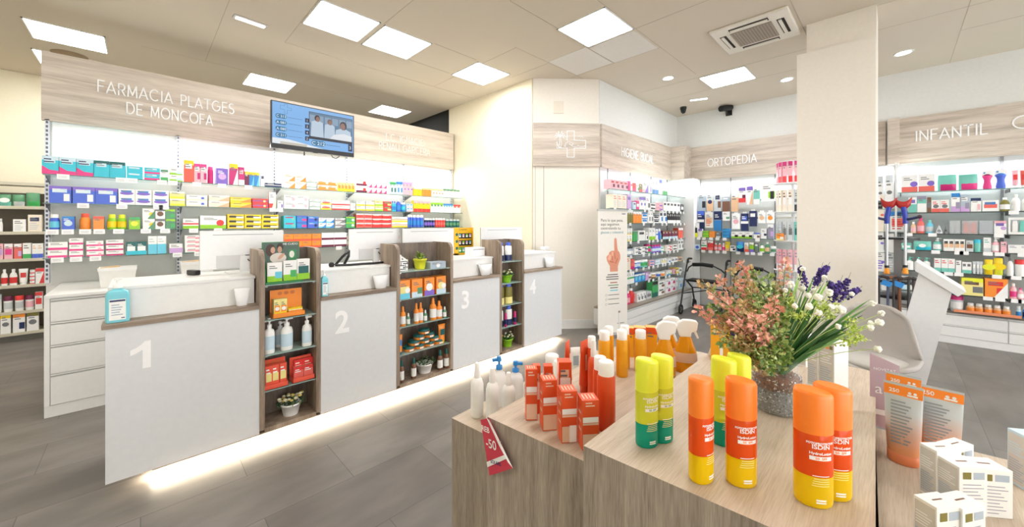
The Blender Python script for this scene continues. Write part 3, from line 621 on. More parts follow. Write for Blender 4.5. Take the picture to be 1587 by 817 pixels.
cabinet(-iy1 - 0.05, -ky, 7.40, 7.60, IT, [1, 1], 'low white two drawer cabinet below the left baby care shelves', axis='X', topm=mat((120, 112, 104), 0.4), group='low white drawer cabinets', sides=0.004, dmat=white_l)
cabinet(-ky, 2.55, 7.40, 7.60, IT, [1, 1], 'low white two drawer cabinet cut by the right edge of the photo', axis='X', topm=mat((120, 112, 104), 0.4), group='low white drawer cabinets', sides=0.004)
# ------------------------------------------------------------------ goods: colours and printed boxes
K = dict(W=(246, 246, 244), T=(56, 198, 220), P=(232, 62, 140), M=(205, 40, 120), B=(72, 106, 214), V=(132, 104, 204), N=(26, 42, 92), L=(150, 212, 40), Y=(246, 214, 30), O=(252, 152, 56), R=(228, 58, 58),
         G=(70, 178, 98), g=(120, 122, 124), S=(110, 206, 232), s=(205, 228, 240), l=(208, 170, 222), k=(34, 34, 36), c=(244, 232, 214), p=(244, 186, 196), r=(236, 110, 100), m=(110, 28, 66), D=(18, 98, 96), b=(50, 140, 215),
         e=(232, 190, 150), w=(122, 84, 62), y=(242, 230, 150), a=(120, 200, 186), t=(206, 212, 214), o=(128, 120, 50), q=(90, 150, 110), h=(176, 190, 204), F=(250, 150, 60), C=(240, 96, 74), J=(236, 238, 60), Q=(150, 146, 170))
KN = dict(W='white', T='teal', P='pink', M='magenta', B='blue', V='violet', N='navy', L='lime', Y='yellow', O='orange', R='red', G='green', g='grey', S='sky', s='pale_blue', l='lilac', k='black', c='cream', p='pale_pink', r='salmon', m='maroon', D='petrol', b='azure', e='beige', w='brown', y='pale_yellow', a='aqua', t='silver_grey', o='olive', q='sage', h='mist', F='light_orange', C='coral', J='neon_yellow', Q='mauve_grey', X='orange_red', Z='golden_yellow', E='peach')
def cm(k, rough=0.35): return mat(K[k], rough, name='print_' + KN[k])
_cache = {}
def textlines(mb, x0, x1, z0, z1, y, n, m):
    """rows of small print"""
    for i in range(n):
        z = z1 - (z1 - z0)*(i + 0.5)/n; h = (z1 - z0)/n*0.22
        mb.rect(x0, x0 + (x1 - x0)*(0.65 + 0.35*((i*37) % 10)/10), z - h, z + h, y, m)
def boxmesh(w_, h, d, design):
    """design = base colour key then marks: bXX a low band, tXX a top band, s stripe, d disc, v wedge, x text, f framed"""
    mb = M(); base = design[0]; mb.box(-w_/2, w_/2, 0, d, 0, h, cm(base)); y = -0.0004; i = 1
    txt = cm('g') if base not in 'kNmDoBVg' else cm('W')
    while i < len(design):
        if i + 1 >= len(design): break
        op, c = design[i], design[i + 1]
        if op not in 'bBtsvudqrijzonx' or c not in K: i += 1; continue
        i += 2; cc = cm(c); y -= 0.0003
        if op == 'b': mb.rect(-w_/2, w_/2, 0, h*0.30, y, cc)
        elif op == 'B': mb.rect(-w_/2, w_/2, 0, h*0.55, y, cc)
        elif op == 't': mb.rect(-w_/2, w_/2, h*0.78, h, y, cc)
        elif op == 's': mb.rect(-w_/2, w_/2, h*0.42, h*0.56, y, cc)
        elif op == 'v': mb.add([(-w_/2, y, 0.0), (w_/2, y, 0.0), (w_/2, y, h*0.20), (-w_*0.05, y, h*0.24), (-w_/2, y, h*0.46)], [(0, 1, 2, 3, 4)], cc)
        elif op == 'u': mb.add([(-w_*0.1, y, 0.0), (w_/2, y, 0.0), (w_/2, y, h*0.8)], [(0, 1, 2)], cc)
        elif op == 'd': mb.disc(0, y, h*0.48, min(w_, h)*0.34, cc, 14)
        elif op == 'q': mb.disc(w_*0.27, y, h*0.45, min(w_, h)*0.24, cc, 12)
        elif op == 'r': mb.rect(w_*0.15, w_*0.42, h*0.12, h*0.55, y, cc)
        elif op == 'i': mb.rect(-w_*0.40, w_*0.40, h*0.30, h*0.66, y, cc)
        elif op == 'j': mb.rect(-w_*0.36, w_*0.30, h*0.62, h*0.84, y, cc)
        elif op == 'z': mb.rect(w_*0.02, w_*0.48, h*0.18, h*0.52, y, cc)
        elif op == 'o': mb.add([(-w_*0.42 + w_*0.84*((1 - math.cos(PI*k/8))/2), y, h*0.46 + h*0.2*math.sin(PI*k/8)) for k in range(9)] + [(w_*0.42 - w_*0.84*((1 - math.cos(PI*k/8))/2), y, h*0.46 - h*0.2*math.sin(PI*k/8)) for k in range(9)], [list(range(18))[::-1]], cc)
        elif op == 'n': textlines(mb, -w_*0.38, w_*0.36, h*0.1, h*0.55, y, 4, cc)
        elif op == 'x': textlines(mb, -w_*0.38, w_*0.3, h*0.62, h*0.9, y, 2, cc)
    if 'x' not in design and h > 0.035: textlines(mb, -w_*0.36, w_*0.22, h*0.66, h*0.86, y - 0.0004, 1 if h < 0.07 else 2, txt)
    return mb
ORD = ['', 'first', 'second', 'third', 'fourth', 'fifth', 'sixth', 'seventh', 'eighth', 'ninth', 'tenth', 'eleventh', 'twelfth']
NUMW = ['', 'one', 'two', 'three', 'four', 'five', 'six', 'seven', 'eight', 'nine', 'ten', 'eleven', 'twelve']
LV = {1: [''], 2: ['lower', 'upper'], 3: ['bottom', 'middle', 'top'], 4: ['lowest', 'second lowest', 'second highest', 'highest']}

def capcyl(mb, r, z0, z1, m, seg=14, sx=1, sy=1): mb.lathe([(r, z0), (r, z1 - r*0.15), (r*0.85, z1)], m, seg, sx=sx, sy=sy, smooth=True); return mb
def goods(kind, w_, h, d, design, near=False):
    """one item; returns its top-level object (origin at the base centre, front towards -y)"""
    key = (kind, round(w_, 3), round(h, 3), round(d, 3), design)
    if key in _cache: return copy_tree(_cache[key])
    seg = 24 if near else 12; c1, c2, c3 = [cm(q_ if q_ in K else 'W') for q_ in (design + design[-1]*3)[:3]]; r = w_/2
    if kind in ('box', 'wide'):
        mb = boxmesh(w_, h, d, design); o = mb.build('medicine_box' if kind == 'box' else 'carton', bevel=0)
    elif kind in ('jar', 'pilljar'):
        o = M().lathe([(r*0.9, 0), (r, h*0.06), (r, h*0.58), (r*0.8, h*0.74), (r*0.66, h*0.78)], c1, seg).build('jar')
        M().lathe([(r*1.006, h*0.14), (r*1.006, h*0.54)], c3, seg).build('label_band', o)
        capcyl(M(), r*0.74, h*0.76, h, c2, seg).build('lid', o)
    elif kind == 'tub':
        o = M().lathe([(r*0.88, 0), (r*0.97, h*0.08), (r, h*0.72)], c1, seg).build('jar'); M().lathe([(r*1.004, h*0.2), (r*1.006, h*0.6)], c3, seg).build('label_band', o)
        capcyl(M(), r*1.03, h*0.72, h, c2, seg).build('lid', o)
    elif kind == 'tin':
        o = M().lathe([(r*0.95, 0), (r, h*0.08), (r, h*0.55)], c1, seg + 6).build('cream_tin'); M().box(-r*0.35, r*0.35, -r*1.02, -r*0.93, h*0.12, h*0.42, cm('W')).build('label', o); capcyl(M(), r*1.02, h*0.52, h, c2, seg + 6).build('lid', o)
    elif kind == 'pump':
        o = M().lathe([(r*0.92, 0), (r, h*0.03), (r, h*0.56), (r*0.85, h*0.66), (r*0.4, h*0.71), (r*0.4, h*0.75)], c1, seg, sy=0.75).build('pump_bottle')
        M().lathe([(r*1.008, h*0.12), (r*1.008, h*0.50)], c3, seg, sy=0.755).build('label_band', o)
        pm = M().lathe([(r*0.46, h*0.74), (r*0.44, h*0.82), (r*0.16, h*0.83), (r*0.16, h*0.91)], c2, seg); pm.box(-r*0.3, r*0.95, -r*0.2, r*0.2, h*0.91, h*0.97, c2).lathe([(r*0.34, h*0.90), (r*0.3, h)], c2, seg); pm.build('pump_head', o)
    elif kind == 'spray':
        o = M().lathe([(r*0.9, 0), (r, h*0.03), (r, h*0.60), (r*0.8, h*0.69), (r*0.45, h*0.73)], c1, seg).build('spray_bottle')
        M().lathe([(r*1.008, h*0.12), (r*1.008, h*0.52)], c3, seg).build('label_band', o)
        M().lathe([(r*0.5, h*0.72), (r*0.52, h*0.82), (r*0.42, h*0.86), (r*0.40, h*0.97), (r*0.3, h)], c2, seg).build('nozzle_cap', o)
    elif kind == 'can':
        o = M().lathe([(r*0.95, 0), (r, h*0.03), (r, h*0.76), (r*0.92, h*0.80)], c1, seg).build('spray_can'); capcyl(M(), r*0.86, h*0.79, h, c2, seg).build('cap', o)
        if len(design) > 2: M().lathe([(r*1.008, h*0.2), (r*1.008, h*0.55)], c3, seg).build('label_band', o)
    elif kind == 'bottle':
        o = M().lathe([(r*0.92, 0), (r, h*0.04), (r*1.0, h*0.58), (r*0.8, h*0.72), (r*0.36, h*0.82), (r*0.36, h*0.86)], c1, seg, sy=0.8).build('bottle')
        M().lathe([(r*1.01, h*0.14), (r*1.01, h*0.50)], c3, seg, sy=0.81).build('label_band', o); capcyl(M(), r*0.46, h*0.83, h, c2, seg).build('cap', o)
    elif kind == 'flask':      # bottle standing on a wide cap, tapering upward is reversed: tottle
        o = M().lathe([(r*0.86, h*0.0), (r, h*0.05), (r, h*0.55), (r*0.92, h*0.80), (r*0.6, h*0.84)], c1, seg, sy=0.7).build('bottle')
        M().lathe([(r*1.01, 0.005), (r*1.01, h*0.34)], c3, seg, sy=0.71).build('label_band', o); capcyl(M(), r*0.62, h*0.82, h, c2, seg, sy=0.8).build('cap', o)
    elif kind == 'tube':
        n = seg; vs = []; 
        for j, (f_, z) in enumerate(((0.0, 0.14), (0.25, 0.4), (0.7, 0.8), (1.0, 1.0))):
            for i in range(n):
                a = 2*PI*i/n; vs.append((r*(0.86 + 0.2*f_)*math.cos(a), (r*0.62*(1 - f_) + 0.0015)*math.sin(a), h*z))
        o = M().add(vs, [(j*n + i, j*n + (i + 1) % n, (j + 1)*n + (i + 1) % n, (j + 1)*n + i) for j in range(3) for i in range(n)] + [list(range(3*n, 4*n))], c1, True).build('cream_tube')
        M().lathe([(r*0.72, 0), (r*0.76, h*0.14), (r*0.4, h*0.15)], c2, n, sy=0.75).build('cap', o)
        M().rect(-r*0.6, r*0.6, h*0.45, h*0.75, -r*0.5, c3).build('label', o)
    elif kind == 'bag':        # soft pillow pack
        nx, nz = 7, 5; vs = []
        for s_ in (-1, 1):
            for j in range(nz + 1):
                for i in range(nx + 1):
                    x = -1 + 2*i/nx; z = -1 + 2*j/nz; bul = (1 - x**4)*(1 - z**4)
                    vs.append((x*w_/2*(1 - 0.03*abs(z)), d/2 + s_*d/2*bul, h/2 + z*h/2 + random.uniform(-1, 1)*h*0.012))
        N_ = (nx + 1)*(nz + 1); fs = []; fs2 = []
        for s_ in (0, 1):
            for j in range(nz):
                for i in range(nx):
                    a = s_*N_ + j*(nx + 1) + i; q_ = (a, a + 1, a + nx + 2, a + nx + 1); (fs2 if j < 2 and 0 < i < nx and s_ == 0 and len(design) > 1 else fs).append(q_ if s_ == 0 else q_[::-1])
        mb = M(); mb.add(vs, fs, c1, True); mb.add(vs, fs2, c2, True)
        if len(design) > 2: mb.disc(0, -0.001, h*0.5, h*0.28, c3, 14, rz=h*0.2)
        o = mb.build('wipes_pack')
    elif kind == 'pouch':
        o = boxmesh(w_, h, d, design).build('snack_pouch')
    elif kind == 'round':      # flat round blister on a card
        o = M().add([(w_/2*math.cos(2*PI*i/18), 0, h/2 + h/2*math.sin(2*PI*i/18)) for i in range(18)] + [(w_/2*math.cos(2*PI*i/18), d*0.5, h/2 + h/2*math.sin(2*PI*i/18)) for i in range(18)], [list(range(18))[::-1], list(range(18, 36))] + [(i, (i + 1) % 18, (i + 1) % 18 + 18, i + 18) for i in range(18)], c1).disc(0, -0.001, h*0.5, h*0.3, c2, 14).build('round_pack')
    elif kind == 'clear':      # see-through case with feeding bottles inside
        o = M().box(-w_/2, w_/2, 0, d, 0, h, CLEARP).box(-w_/2, w_/2, 0, d, 0, h*0.04, cm('t')).build('clear_case')
        for sx_ in (-0.25, 0.25):
            b_ = M().lathe([(w_*0.16, h*0.05), (w_*0.17, h*0.5), (w_*0.13, h*0.6), (w_*0.16, h*0.62), (w_*0.15, h*0.75), (w_*0.05, h*0.92)], c1, 10, cx=w_*sx_, cy=d*0.5).build('baby_bottle', o)
    elif kind == 'dummy':
        o = M().lathe([(r, 0), (r*0.95, h*0.2), (r*0.6, h*0.5), (r*0.3, h*0.8), (r*0.05, h)], c1, 12).build('soother_case'); M().tube([(r*0.4*math.cos(t), -r*0.9, h*0.3 + r*0.4*math.sin(t)) for t in [2*PI*k/10 for k in range(10)]], 0.004, c2, 5, closed=True).build('ring', o)
    elif kind == 'bear':       # waisted bottle on a white card
        o = M().lathe([(r*0.86, 0), (r*0.92, h*0.12), (r*0.72, h*0.34), (r*0.7, h*0.46), (r*0.92, h*0.62), (r*1.1, h*0.70), (r*0.5, h*0.76)], c1, 16, sy=0.6).build('drinking_bottle')
        M().box(-r*1.15, r*1.15, r*0.02, r*0.06, h*0.6, h, cm('W')).disc(-r*0.6, r*0.015, h*0.88, r*0.25, cm('b'), 10).build('header_card', o); M().lathe([(r*1.0, h*0.66), (r*0.9, h*0.74), (r*0.3, h*0.8)], c2, 14, sy=0.5).build('cap', o)
    elif kind == 'frame':
        o = M().box(-w_/2, w_/2, 0.012, d, 0, h, cm('t')).box(-w_/2, w_/2, 0, 0.012, 0, h*0.14, c1).box(-w_/2, w_/2, 0, 0.012, h*0.86, h, c1).box(-w_/2, -w_*0.40, 0, 0.012, h*0.14, h*0.86, c1).box(w_*0.40, w_/2, 0, 0.012, h*0.14, h*0.86, c1).build('gift_box')
        for k, cc in ((-0.18, 'W'), (0.18, 'a')): M().lathe([(w_*0.13, h*0.15), (w_*0.14, h*0.6), (w_*0.1, h*0.8)], cm(cc), 12, cx=w_*k, cy=0.0, sy=0.1).build('baby_bottle', o)
    _cache[key] = o
    return o

NOUN = dict(box='box', wide='carton', jar='jar', pilljar='jar', tub='tub', tin='tin', pump='pump bottle', spray='spray bottle', can='can', bottle='bottle', flask='bottle', tube='tube', bag='pack', pouch='pouch', round='round pack', clear='clear case', dummy='soother case', bear='drinking bottle', frame='gift box')
CATN = dict(box='box', wide='box', jar='jar', pilljar='jar', tub='jar', tin='tin', pump='bottle', spray='bottle', can='spray can', bottle='bottle', flask='bottle', tube='tube', bag='pack', pouch='pouch', round='pack', clear='case', dummy='soother', bear='bottle', frame='gift box')
def row(where, axis, c, z, items, depth=0.14):
    """items: (x0, x1, ytop, kind, design, words[, count[, stacked]]) in photo pixels at the front edge of the shelf"""
    for it in items:
        x0, x1, yt, kind, des, words = it[:6]; n = it[6] if len(it) > 6 else 1; st = it[7] if len(it) > 7 else 1
        P = onY if axis == 'Y' else onX
        for i in range(n):
            a = P(x0 + (x1 - x0)*i/n, 400, c); b = P(x0 + (x1 - x0)*(i + 1)/n, 400, c)
            xm = x0 + (x1 - x0)*(i + 0.5)/n
            # same height for the whole run, taken at its middle
            top = P((x0 + x1)/2, yt, c).z
            wv = abs(b.x - a.x) if axis == 'Y' else abs(b.y - a.y); mid = (a + b)/2; h = max(0.02, (top - z)/st); wv *= 0.965
            dd = min(depth, max(0.05, wv*1.0)) if kind in ('box', 'wide') else min(depth, 0.05)
            if kind in ('jar', 'pilljar', 'tub', 'pump', 'spray', 'can', 'bottle', 'flask', 'tube', 'tin'): off = wv/2 + 0.006
            else: off = 0.006
            for s in range(st):
                o = goods(kind, round(wv, 3), round(h, 3), round(dd, 3), des)
                zz = z + s*round(h, 3) + 0.0005
                jx = random.uniform(-0.002, 0.002); o.rotation_euler = (0, 0, (0 if axis == 'Y' else -PI/2) + (random.uniform(-0.03, 0.03) if st == 1 else 0))
                o.location = (mid.x + jx, c + off, zz) if axis == 'Y' else (c + off, mid.y + jx, zz)
                nn = NOUN[kind]
                lab = words + ' ' + nn if not words.endswith('!') else words[:-1]
                if st > 1: lab = LV[st][s] + ' ' + lab
                if n > 1: lab += ', %s of %s from left,' % (ORD[i + 1], NUMW[n])
                lab += ' ' + where
                if len(lab.split()) > 16: lab = lab.replace(' of ' + NUMW[n] + ' from left,', ' from left,')
                tag(o, lab, CATN[kind], (words.rstrip('!') + ' ' + nn + 's ' + where) if n*st > 1 else None)

TS = 'on top glass shelf'
row(TS, 'Y', SY, SZ[0], [
 (63.5, 145, 244, 'wide', 'TvPtsjsxN', 'teal and pink', 3), (145, 195, 250, 'wide', 'TtDjs', 'plain teal', 2), (196, 222, 258, 'wide', 'Tjsxs', 'flat teal striped', 1, 2), (223, 248, 260, 'wide', 'TbPjs', 'flat teal box with pink edge!', 1, 2),
 (249, 261, 263, 'box', 'WtqbG', 'small white and green'), (262, 283, 261, 'box', 'WbLzs', 'white and lime flat', 1, 2), (285, 301, 248.5, 'box', 'CtYjW', 'tall coral'), (301, 321, 254, 'box', 'ptPjWzM', 'pink window', 2),
 (321.5, 331, 258, 'can', 'MP', 'magenta'), (335, 354, 261, 'box', 'VdltV', 'purple square'), (355.5, 369, 254, 'box', 'MtYuW', 'tall burgundy'), (369.5, 379, 259, 'box', 'MjpbW', 'pink and burgundy'), (379.5, 386, 266, 'box', 'mtY', 'narrow maroon'),
 (386.5, 402, 267, 'box', 'bujtY'.replace('uj', 'uS'), 'bright blue', 2), (404, 410, 270, 'box', 'WjN', 'slim white and navy'), (411, 437, 284, 'wide', 'NsW', 'low dark blue'),
 (440, 475, 271, 'box', 'WuOxF', 'white box with orange corner!', 2, 2), (475.5, 491, 279, 'box', 'Wsq', 'white and sage', 1, 2), (492, 522, 280, 'box', 'WiObF', 'orange striped white', 2, 2), (523.5, 550, 283, 'box', 'yiObY', 'upright yellow and orange', 5),
 (552, 569, 277.5, 'box', 'WbmqR', 'white and maroon', 1, 2), (569, 600, 283.5, 'box', 'WbpuP', 'white and rose', 4, 2), (604, 614, 282, 'box', 'stGzD', 'green topped pale', 2), (614, 624, 281.5, 'box', 'stbzb', 'pale blue', 2), (624, 640, 282, 'box', 'ptlqV', 'lilac topped pink', 3),
 (641, 654, 290.5, 'box', 'YtWbY', 'bright yellow', 3), (654, 669, 291.5, 'box', 'FtyiO', 'slim orange', 3), (669, 687, 293, 'box', 'WtyqO', 'white box with yellow top!', 4), (687, 713, 293.5, 'box', 'WtqiW', 'white box with green top!', 5)])
TS = 'on second shelf'
row(TS, 'Y', SY, SZ[1], [
 (75.5, 183, 290, 'wide', 'BtVjsrW', 'large blue and violet', 3), (183.5, 262, 294.5, 'wide', 'WoVjb', 'white and violet flat', 3, 2), (262.5, 287, 297, 'box', 'ytWbJ', 'white and yellow', 1, 2), (288, 322, 302.5, 'wide', 'WqBbc', 'white box with blue end!', 1, 2),
 (323, 356, 303, 'wide', 'cuetW', 'cream and peach', 1, 2), (356.5, 390, 306, 'wide', 'YsyuF', 'yellow flat', 1, 2), (391, 416, 308, 'wide', 'RsVqy', 'red and violet', 1, 2), (417, 428, 298, 'box', 'WbRuc', 'tall white and red'), (430, 439, 311, 'box', 'WrV', 'small white and violet'),
 (440, 479, 303.5, 'box', 'Wqpxg', 'white box with pink disc!', 2, 2), (480, 497, 309, 'box', 'Wsq', 'white and green line', 1, 2), (497.5, 514, 310, 'box', 'WbYor', 'white box with yellow arc!', 1, 2), (514.5, 543, 311, 'wide', 'WbRxr', 'long white and red', 1, 2), (544, 551, 315, 'box', 'Wqp', 'small white and pink'),
 (552, 581, 312, 'box', 'tbYjW', 'silver grey and yellow', 2, 2), (581.5, 594, 311.5, 'box', 'yszbL'.replace('sz', 'sW'), 'pale yellow and lime', 1, 2), (594.5, 607, 312.5, 'box', 'RzyjG', 'red and yellow', 1, 2), (607.5, 615, 312, 'bottle', 'TBb', 'little teal and blue', 2), (615.5, 623, 309, 'bottle', 'BWb', 'tall royal blue', 1), (623.5, 630, 314, 'can', 'bWT', 'azure', 1), (630.5, 640.5, 316, 'box', 'sbpjb', 'pale blue and pink', 2, 2),
 (641.5, 667, 311.5, 'box', 'YtpbR', 'upright yellow and red', 4), (667.5, 687, 314.5, 'box', 'WtLjG', 'green topped white', 4), (687.5, 702.5, 316, 'box', 'WtbjS', 'blue topped white', 4), (703, 714, 317.5, 'box', 'WtRjr', 'red topped white', 2)])
TS = 'on third shelf'
row(TS, 'Y', SY, SZ[2], [
 (75, 93, 332, 'pilljar', 'BWS', 'blue'), (96, 116, 335.5, 'box', 'Bdstb', 'blue and white burst'), (122.5, 141, 331, 'pilljar', 'OCF', 'orange'), (144, 161, 335.5, 'box', 'OdFtC', 'orange burst'), (165.5, 197, 332.5, 'pilljar', 'LJY', 'lime green', 2), (199.5, 217.5, 337, 'box', 'LdJtG', 'lime green burst'),
 (220.5, 240, 323.5, 'box', 'WqYuq', 'white box with yellow flower!', 1, 2), (240.5, 256, 323.5, 'box', 'Wdwtg', 'white box with brown flower!', 1, 2), (256.5, 271.5, 324.5, 'box', 'qtLzG', 'lime and green', 1, 2), (283, 308, 339, 'wide', 'WbLsR', 'small white and lime'), (309.5, 351, 334.5, 'wide', 'WbLqR', 'large white and lime'),
 (352.5, 432, 332.5, 'wide', 'YikzW', 'yellow and black', 3, 3), (439.5, 459, 334.5, 'box', 'TjMqa', 'teal and magenta', 1, 2), (460, 476, 334.5, 'box', 'bzPtB', 'blue and pink', 1, 2), (477, 493.5, 335.5, 'box', 'BqNtb', 'deep blue', 1, 2), (494, 518, 338, 'box', 'WbSub', 'white and blue wave', 2, 2), (519.5, 536, 338, 'box', 'tsmuG'.replace('uG', 'ug'), 'grey and maroon', 1, 2), (536.5, 550.5, 336.5, 'box', 'GqWtL', 'vivid green', 1, 2),
 (552.5, 577, 331.5, 'box', 'rtWiR', 'salmon and white', 2, 3), (577.5, 607, 332.5, 'box', 'RtWxc', 'red and white', 2, 3), (607.5, 632.5, 336.5, 'wide', 'WbYsF', 'white and yellow long', 1, 2), (633, 640, 333, 'can', 'BWb', 'slim blue', 2), (640.5, 658, 333.5, 'can', 'BWb', 'wide blue', 3), (658.5, 675, 338.5, 'can', 'NWV', 'dark navy', 4), (675.5, 691, 338.5, 'can', 'RWr', 'red', 4), (692, 714, 340, 'can', 'Dtq', 'dark petrol', 4)])
TS = 'on lowest shelf'
row(TS, 'Y', SY, SZ[3], [
 (73.5, 105, 375.5, 'wide', 'WbPxg', 'wide white and pink', 1, 2), (106.5, 129, 369.5, 'box', 'WbPxg', 'narrow white and pink', 1, 3), (133.5, 161, 373.5, 'wide', 'WbPqp', 'white and magenta', 1, 3), (163.5, 191.5, 372, 'wide', 'WbMxg', 'white and dark pink', 1, 3), (195, 228, 375, 'box', 'DijbT'.replace('ij', 'iW'), 'petrol and white', 2), (229.5, 258, 366, 'box', 'WBSxt', 'tall white and sky blue', 2),
 (262.5, 283.5, 378, 'box', 'WBlxg', 'white and lilac'), (286, 318, 365, 'wide', 'WzRip', 'white and salmon striped', 1, 4), (440, 498, 363, 'box', 'ObCtF', 'orange', 4, 2), (498.5, 538, 361, 'box', 'WbmxW', 'white box with dark red line!', 2, 2), (538.5, 552, 366, 'box', 'cbm', 'small cream and maroon', 1, 2), (612.5, 619.5, 358, 'box', 'WtRbR', 'small red and white', 1, 2)])

# ------------------------------------------------------------------ oral care goods
HW = 'on %s oral care shelf'
row(HW % 'top', 'Y', HY, HZ[0], [
 (947, 974, 279.5, 'box', 'pzmjR', 'tall pink and maroon', 4), (974.5, 977.5, 280.5, 'box', 'P', 'slim pink'), (978, 981, 283.5, 'box', 'WjR', 'slim white and red'), (981.5, 986, 283.5, 'box', 'RbP', 'red'), (987, 991, 285, 'box', 'WzG', 'white and green'), (991.5, 996, 285, 'box', 'obR', 'olive and red'), (996.5, 1005, 281.5, 'box', 'WbpuV', 'blush white'), (1005.5, 1010.5, 282, 'box', 'WrV', 'white and violet'),
 (1011.5, 1021, 279, 'box', 'WbbtW', 'tall white and blue', 2), (1022, 1026.5, 279, 'box', 'WtB', 'blue topped white'), (1027.5, 1035, 282, 'box', 'WbGtW', 'white box with green foot!', 2), (1037, 1057, 290.5, 'box', 'Wxt', 'plain white', 5)])
row(HW % 'second', 'Y', HY, HZ[1], [
 (951, 972, 301.5, 'wide', 'cntxr', 'large cream', 3), (972.5, 979, 301.5, 'box', 'ljV', 'tall lilac'), (982, 986.5, 313, 'box', 'sjg', 'small pale blue'), (987, 991, 311.5, 'box', 'PiW', 'small pink'), (991.5, 1001, 306, 'box', 'WtVqV', 'white and purple', 2), (1001.5, 1008, 305, 'box', 'Wzg', 'tall white'), (1008.5, 1017, 315, 'box', 'Wik', 'white and black', 1, 2), (1017.5, 1027.5, 315, 'box', 'pzV', 'pink and violet', 1, 2), (1028.5, 1055, 313.5, 'box', 'WjkbW', 'white box with black line!', 5), (1055.5, 1060, 317, 'box', 'kiW', 'small black')])
row(HW % 'third', 'Y', HY, HZ[2], [
 (971, 981.5, 325.5, 'box', 'otW', 'olive', 3), (982, 995, 328.5, 'box', 'OtW', 'orange', 3), (995.5, 1004, 330, 'box', 'Wibtb', 'white and blue', 1, 2), (1005, 1012.5, 327, 'box', 'Wzg', 'cream white', 2), (1013.5, 1022, 334, 'box', 'WiktN', 'white and black', 1, 2), (1022.5, 1034, 327.5, 'box', 'WjNzb', 'wide white', 2), (1035, 1055, 330, 'box', 'kbW', 'black and white', 6)])
row(HW % 'fourth', 'Y', HY, HZ[3], [
 (971, 980.5, 354, 'box', 'Wbyng', 'white and lime', 2, 2), (981.5, 988.5, 359, 'box', 'Gtq', 'green', 2), (989.5, 1001, 357.5, 'wide', 'Wjk', 'wide white'), (1001.5, 1005, 360, 'box', 'Wzk', 'narrow white'), (1006.5, 1016, 353.5, 'box', 'WbLsW', 'white and lime tall', 2), (1017, 1020.5, 355, 'box', 'Wsb', 'white and azure'), (1021, 1024, 354.5, 'box', 'BtW', 'narrow blue'), (1024.5, 1027, 358, 'bottle', 'aWT', 'small aqua'), (1027.5, 1051, 357.5, 'box', 'mtwbs', 'maroon and pale blue', 5), (1052, 1059, 353.5, 'box', 'CtW', 'coral', 2)])
row(HW % 'fifth', 'Y', HY, HZ[4], [
 (971, 983, 383, 'can', 'hkW', 'grey', 4), (984, 1005, 383, 'box', 'WjkzN', 'white and black', 2, 2), (1006, 1011.5, 379, 'can', 'GMM', 'green and magenta'), (1012.5, 1026, 379.5, 'can', 'VMs', 'violet and magenta', 4), (1027, 1031, 382, 'can', 'aWW', 'pale green'), (1032, 1034, 381, 'box', 'c', 'narrow cream'), (1034.5, 1042, 380, 'box', 'WjRzR', 'white and red', 1, 2), (1043.5, 1050, 379, 'box', 'Wik', 'white and black square', 1, 2), (1051.5, 1059.5, 371.5, 'box', 'Wjgzg', 'tall white', 2)])
row(HW % 'sixth', 'Y', HY, HZ[5], [
 (971, 978, 398.5, 'box', 'cxr', 'cream'), (978.5, 984, 402, 'box', 'rbM', 'pink and red'), (985, 995, 404, 'tub', 'BWs', 'blue', 2), (996, 1006, 402.5, 'tub', 'aWG', 'green', 2), (1007.5, 1014.5, 403.5, 'box', 'pib', 'pink and blue', 1, 2), (1016, 1024, 402.5, 'box', 'siW', 'pale blue', 1, 2), (1025.5, 1033.5, 401, 'box', 'Wiy', 'white and pale yellow', 2), (1035, 1039.5, 401, 'box', 'Wzb', 'white and blue', 1), (1041, 1051, 399, 'box', 'WiQ', 'white and mauve', 2), (1051.5, 1058, 398.5, 'box', 'eig', 'beige', 1)])
row(HW % 'seventh', 'Y', HY, HZ[6], [
 (971.5, 983.5, 421.5, 'box', 'WsG', 'tall white and green', 3), (984, 1000.5, 424.5, 'box', 'bdStW', 'azure', 3), (1001, 1006, 422, 'box', 'lxW', 'pale lilac'), (1007, 1012, 425.5, 'tub', 'cWw', 'cream', 1), (1013, 1020, 423, 'tub', 'wWe', 'brown', 1), (1021, 1026.5, 422, 'tub', 'tWB', 'blue labelled', 1), (1027.5, 1033, 421.5, 'tub', 'eWO', 'orange labelled', 1), (1034, 1041.5, 419.5, 'box', 'WbbzL', 'white and blue', 2), (1044, 1047.5, 417, 'box', 'pzV', 'pink'), (1048, 1052.5, 415.5, 'box', 'YjkiW', 'yellow'), (1053, 1057.5, 415.5, 'box', 'Wig', 'small white')])
row('on cabinet below oral care shelves', 'Y', HY - 0.02, HT, [
 (971.5, 979, 452, 'bottle', 'PWp', 'pink', 2), (980.5, 987, 447.5, 'bottle', 'RWR', 'red'), (988, 1002, 453, 'box', 'Wdtzg', 'square white', 3), (1003, 1010.5, 452, 'box', 'tig', 'grey'), (1011.5, 1020, 437, 'box', 'GtkbD', 'dark green', 2), (1021, 1030.5, 436.5, 'box', 'WzwjD', 'white and brown', 1, 2), (1032, 1047, 432, 'box', 'WqVzM', 'white and purple', 2, 2), (1048, 1051.5, 431, 'box', 'Wbt', 'slim white'), (1052.5, 1062, 432, 'box', 'szbjW', 'blue and white', 2)])

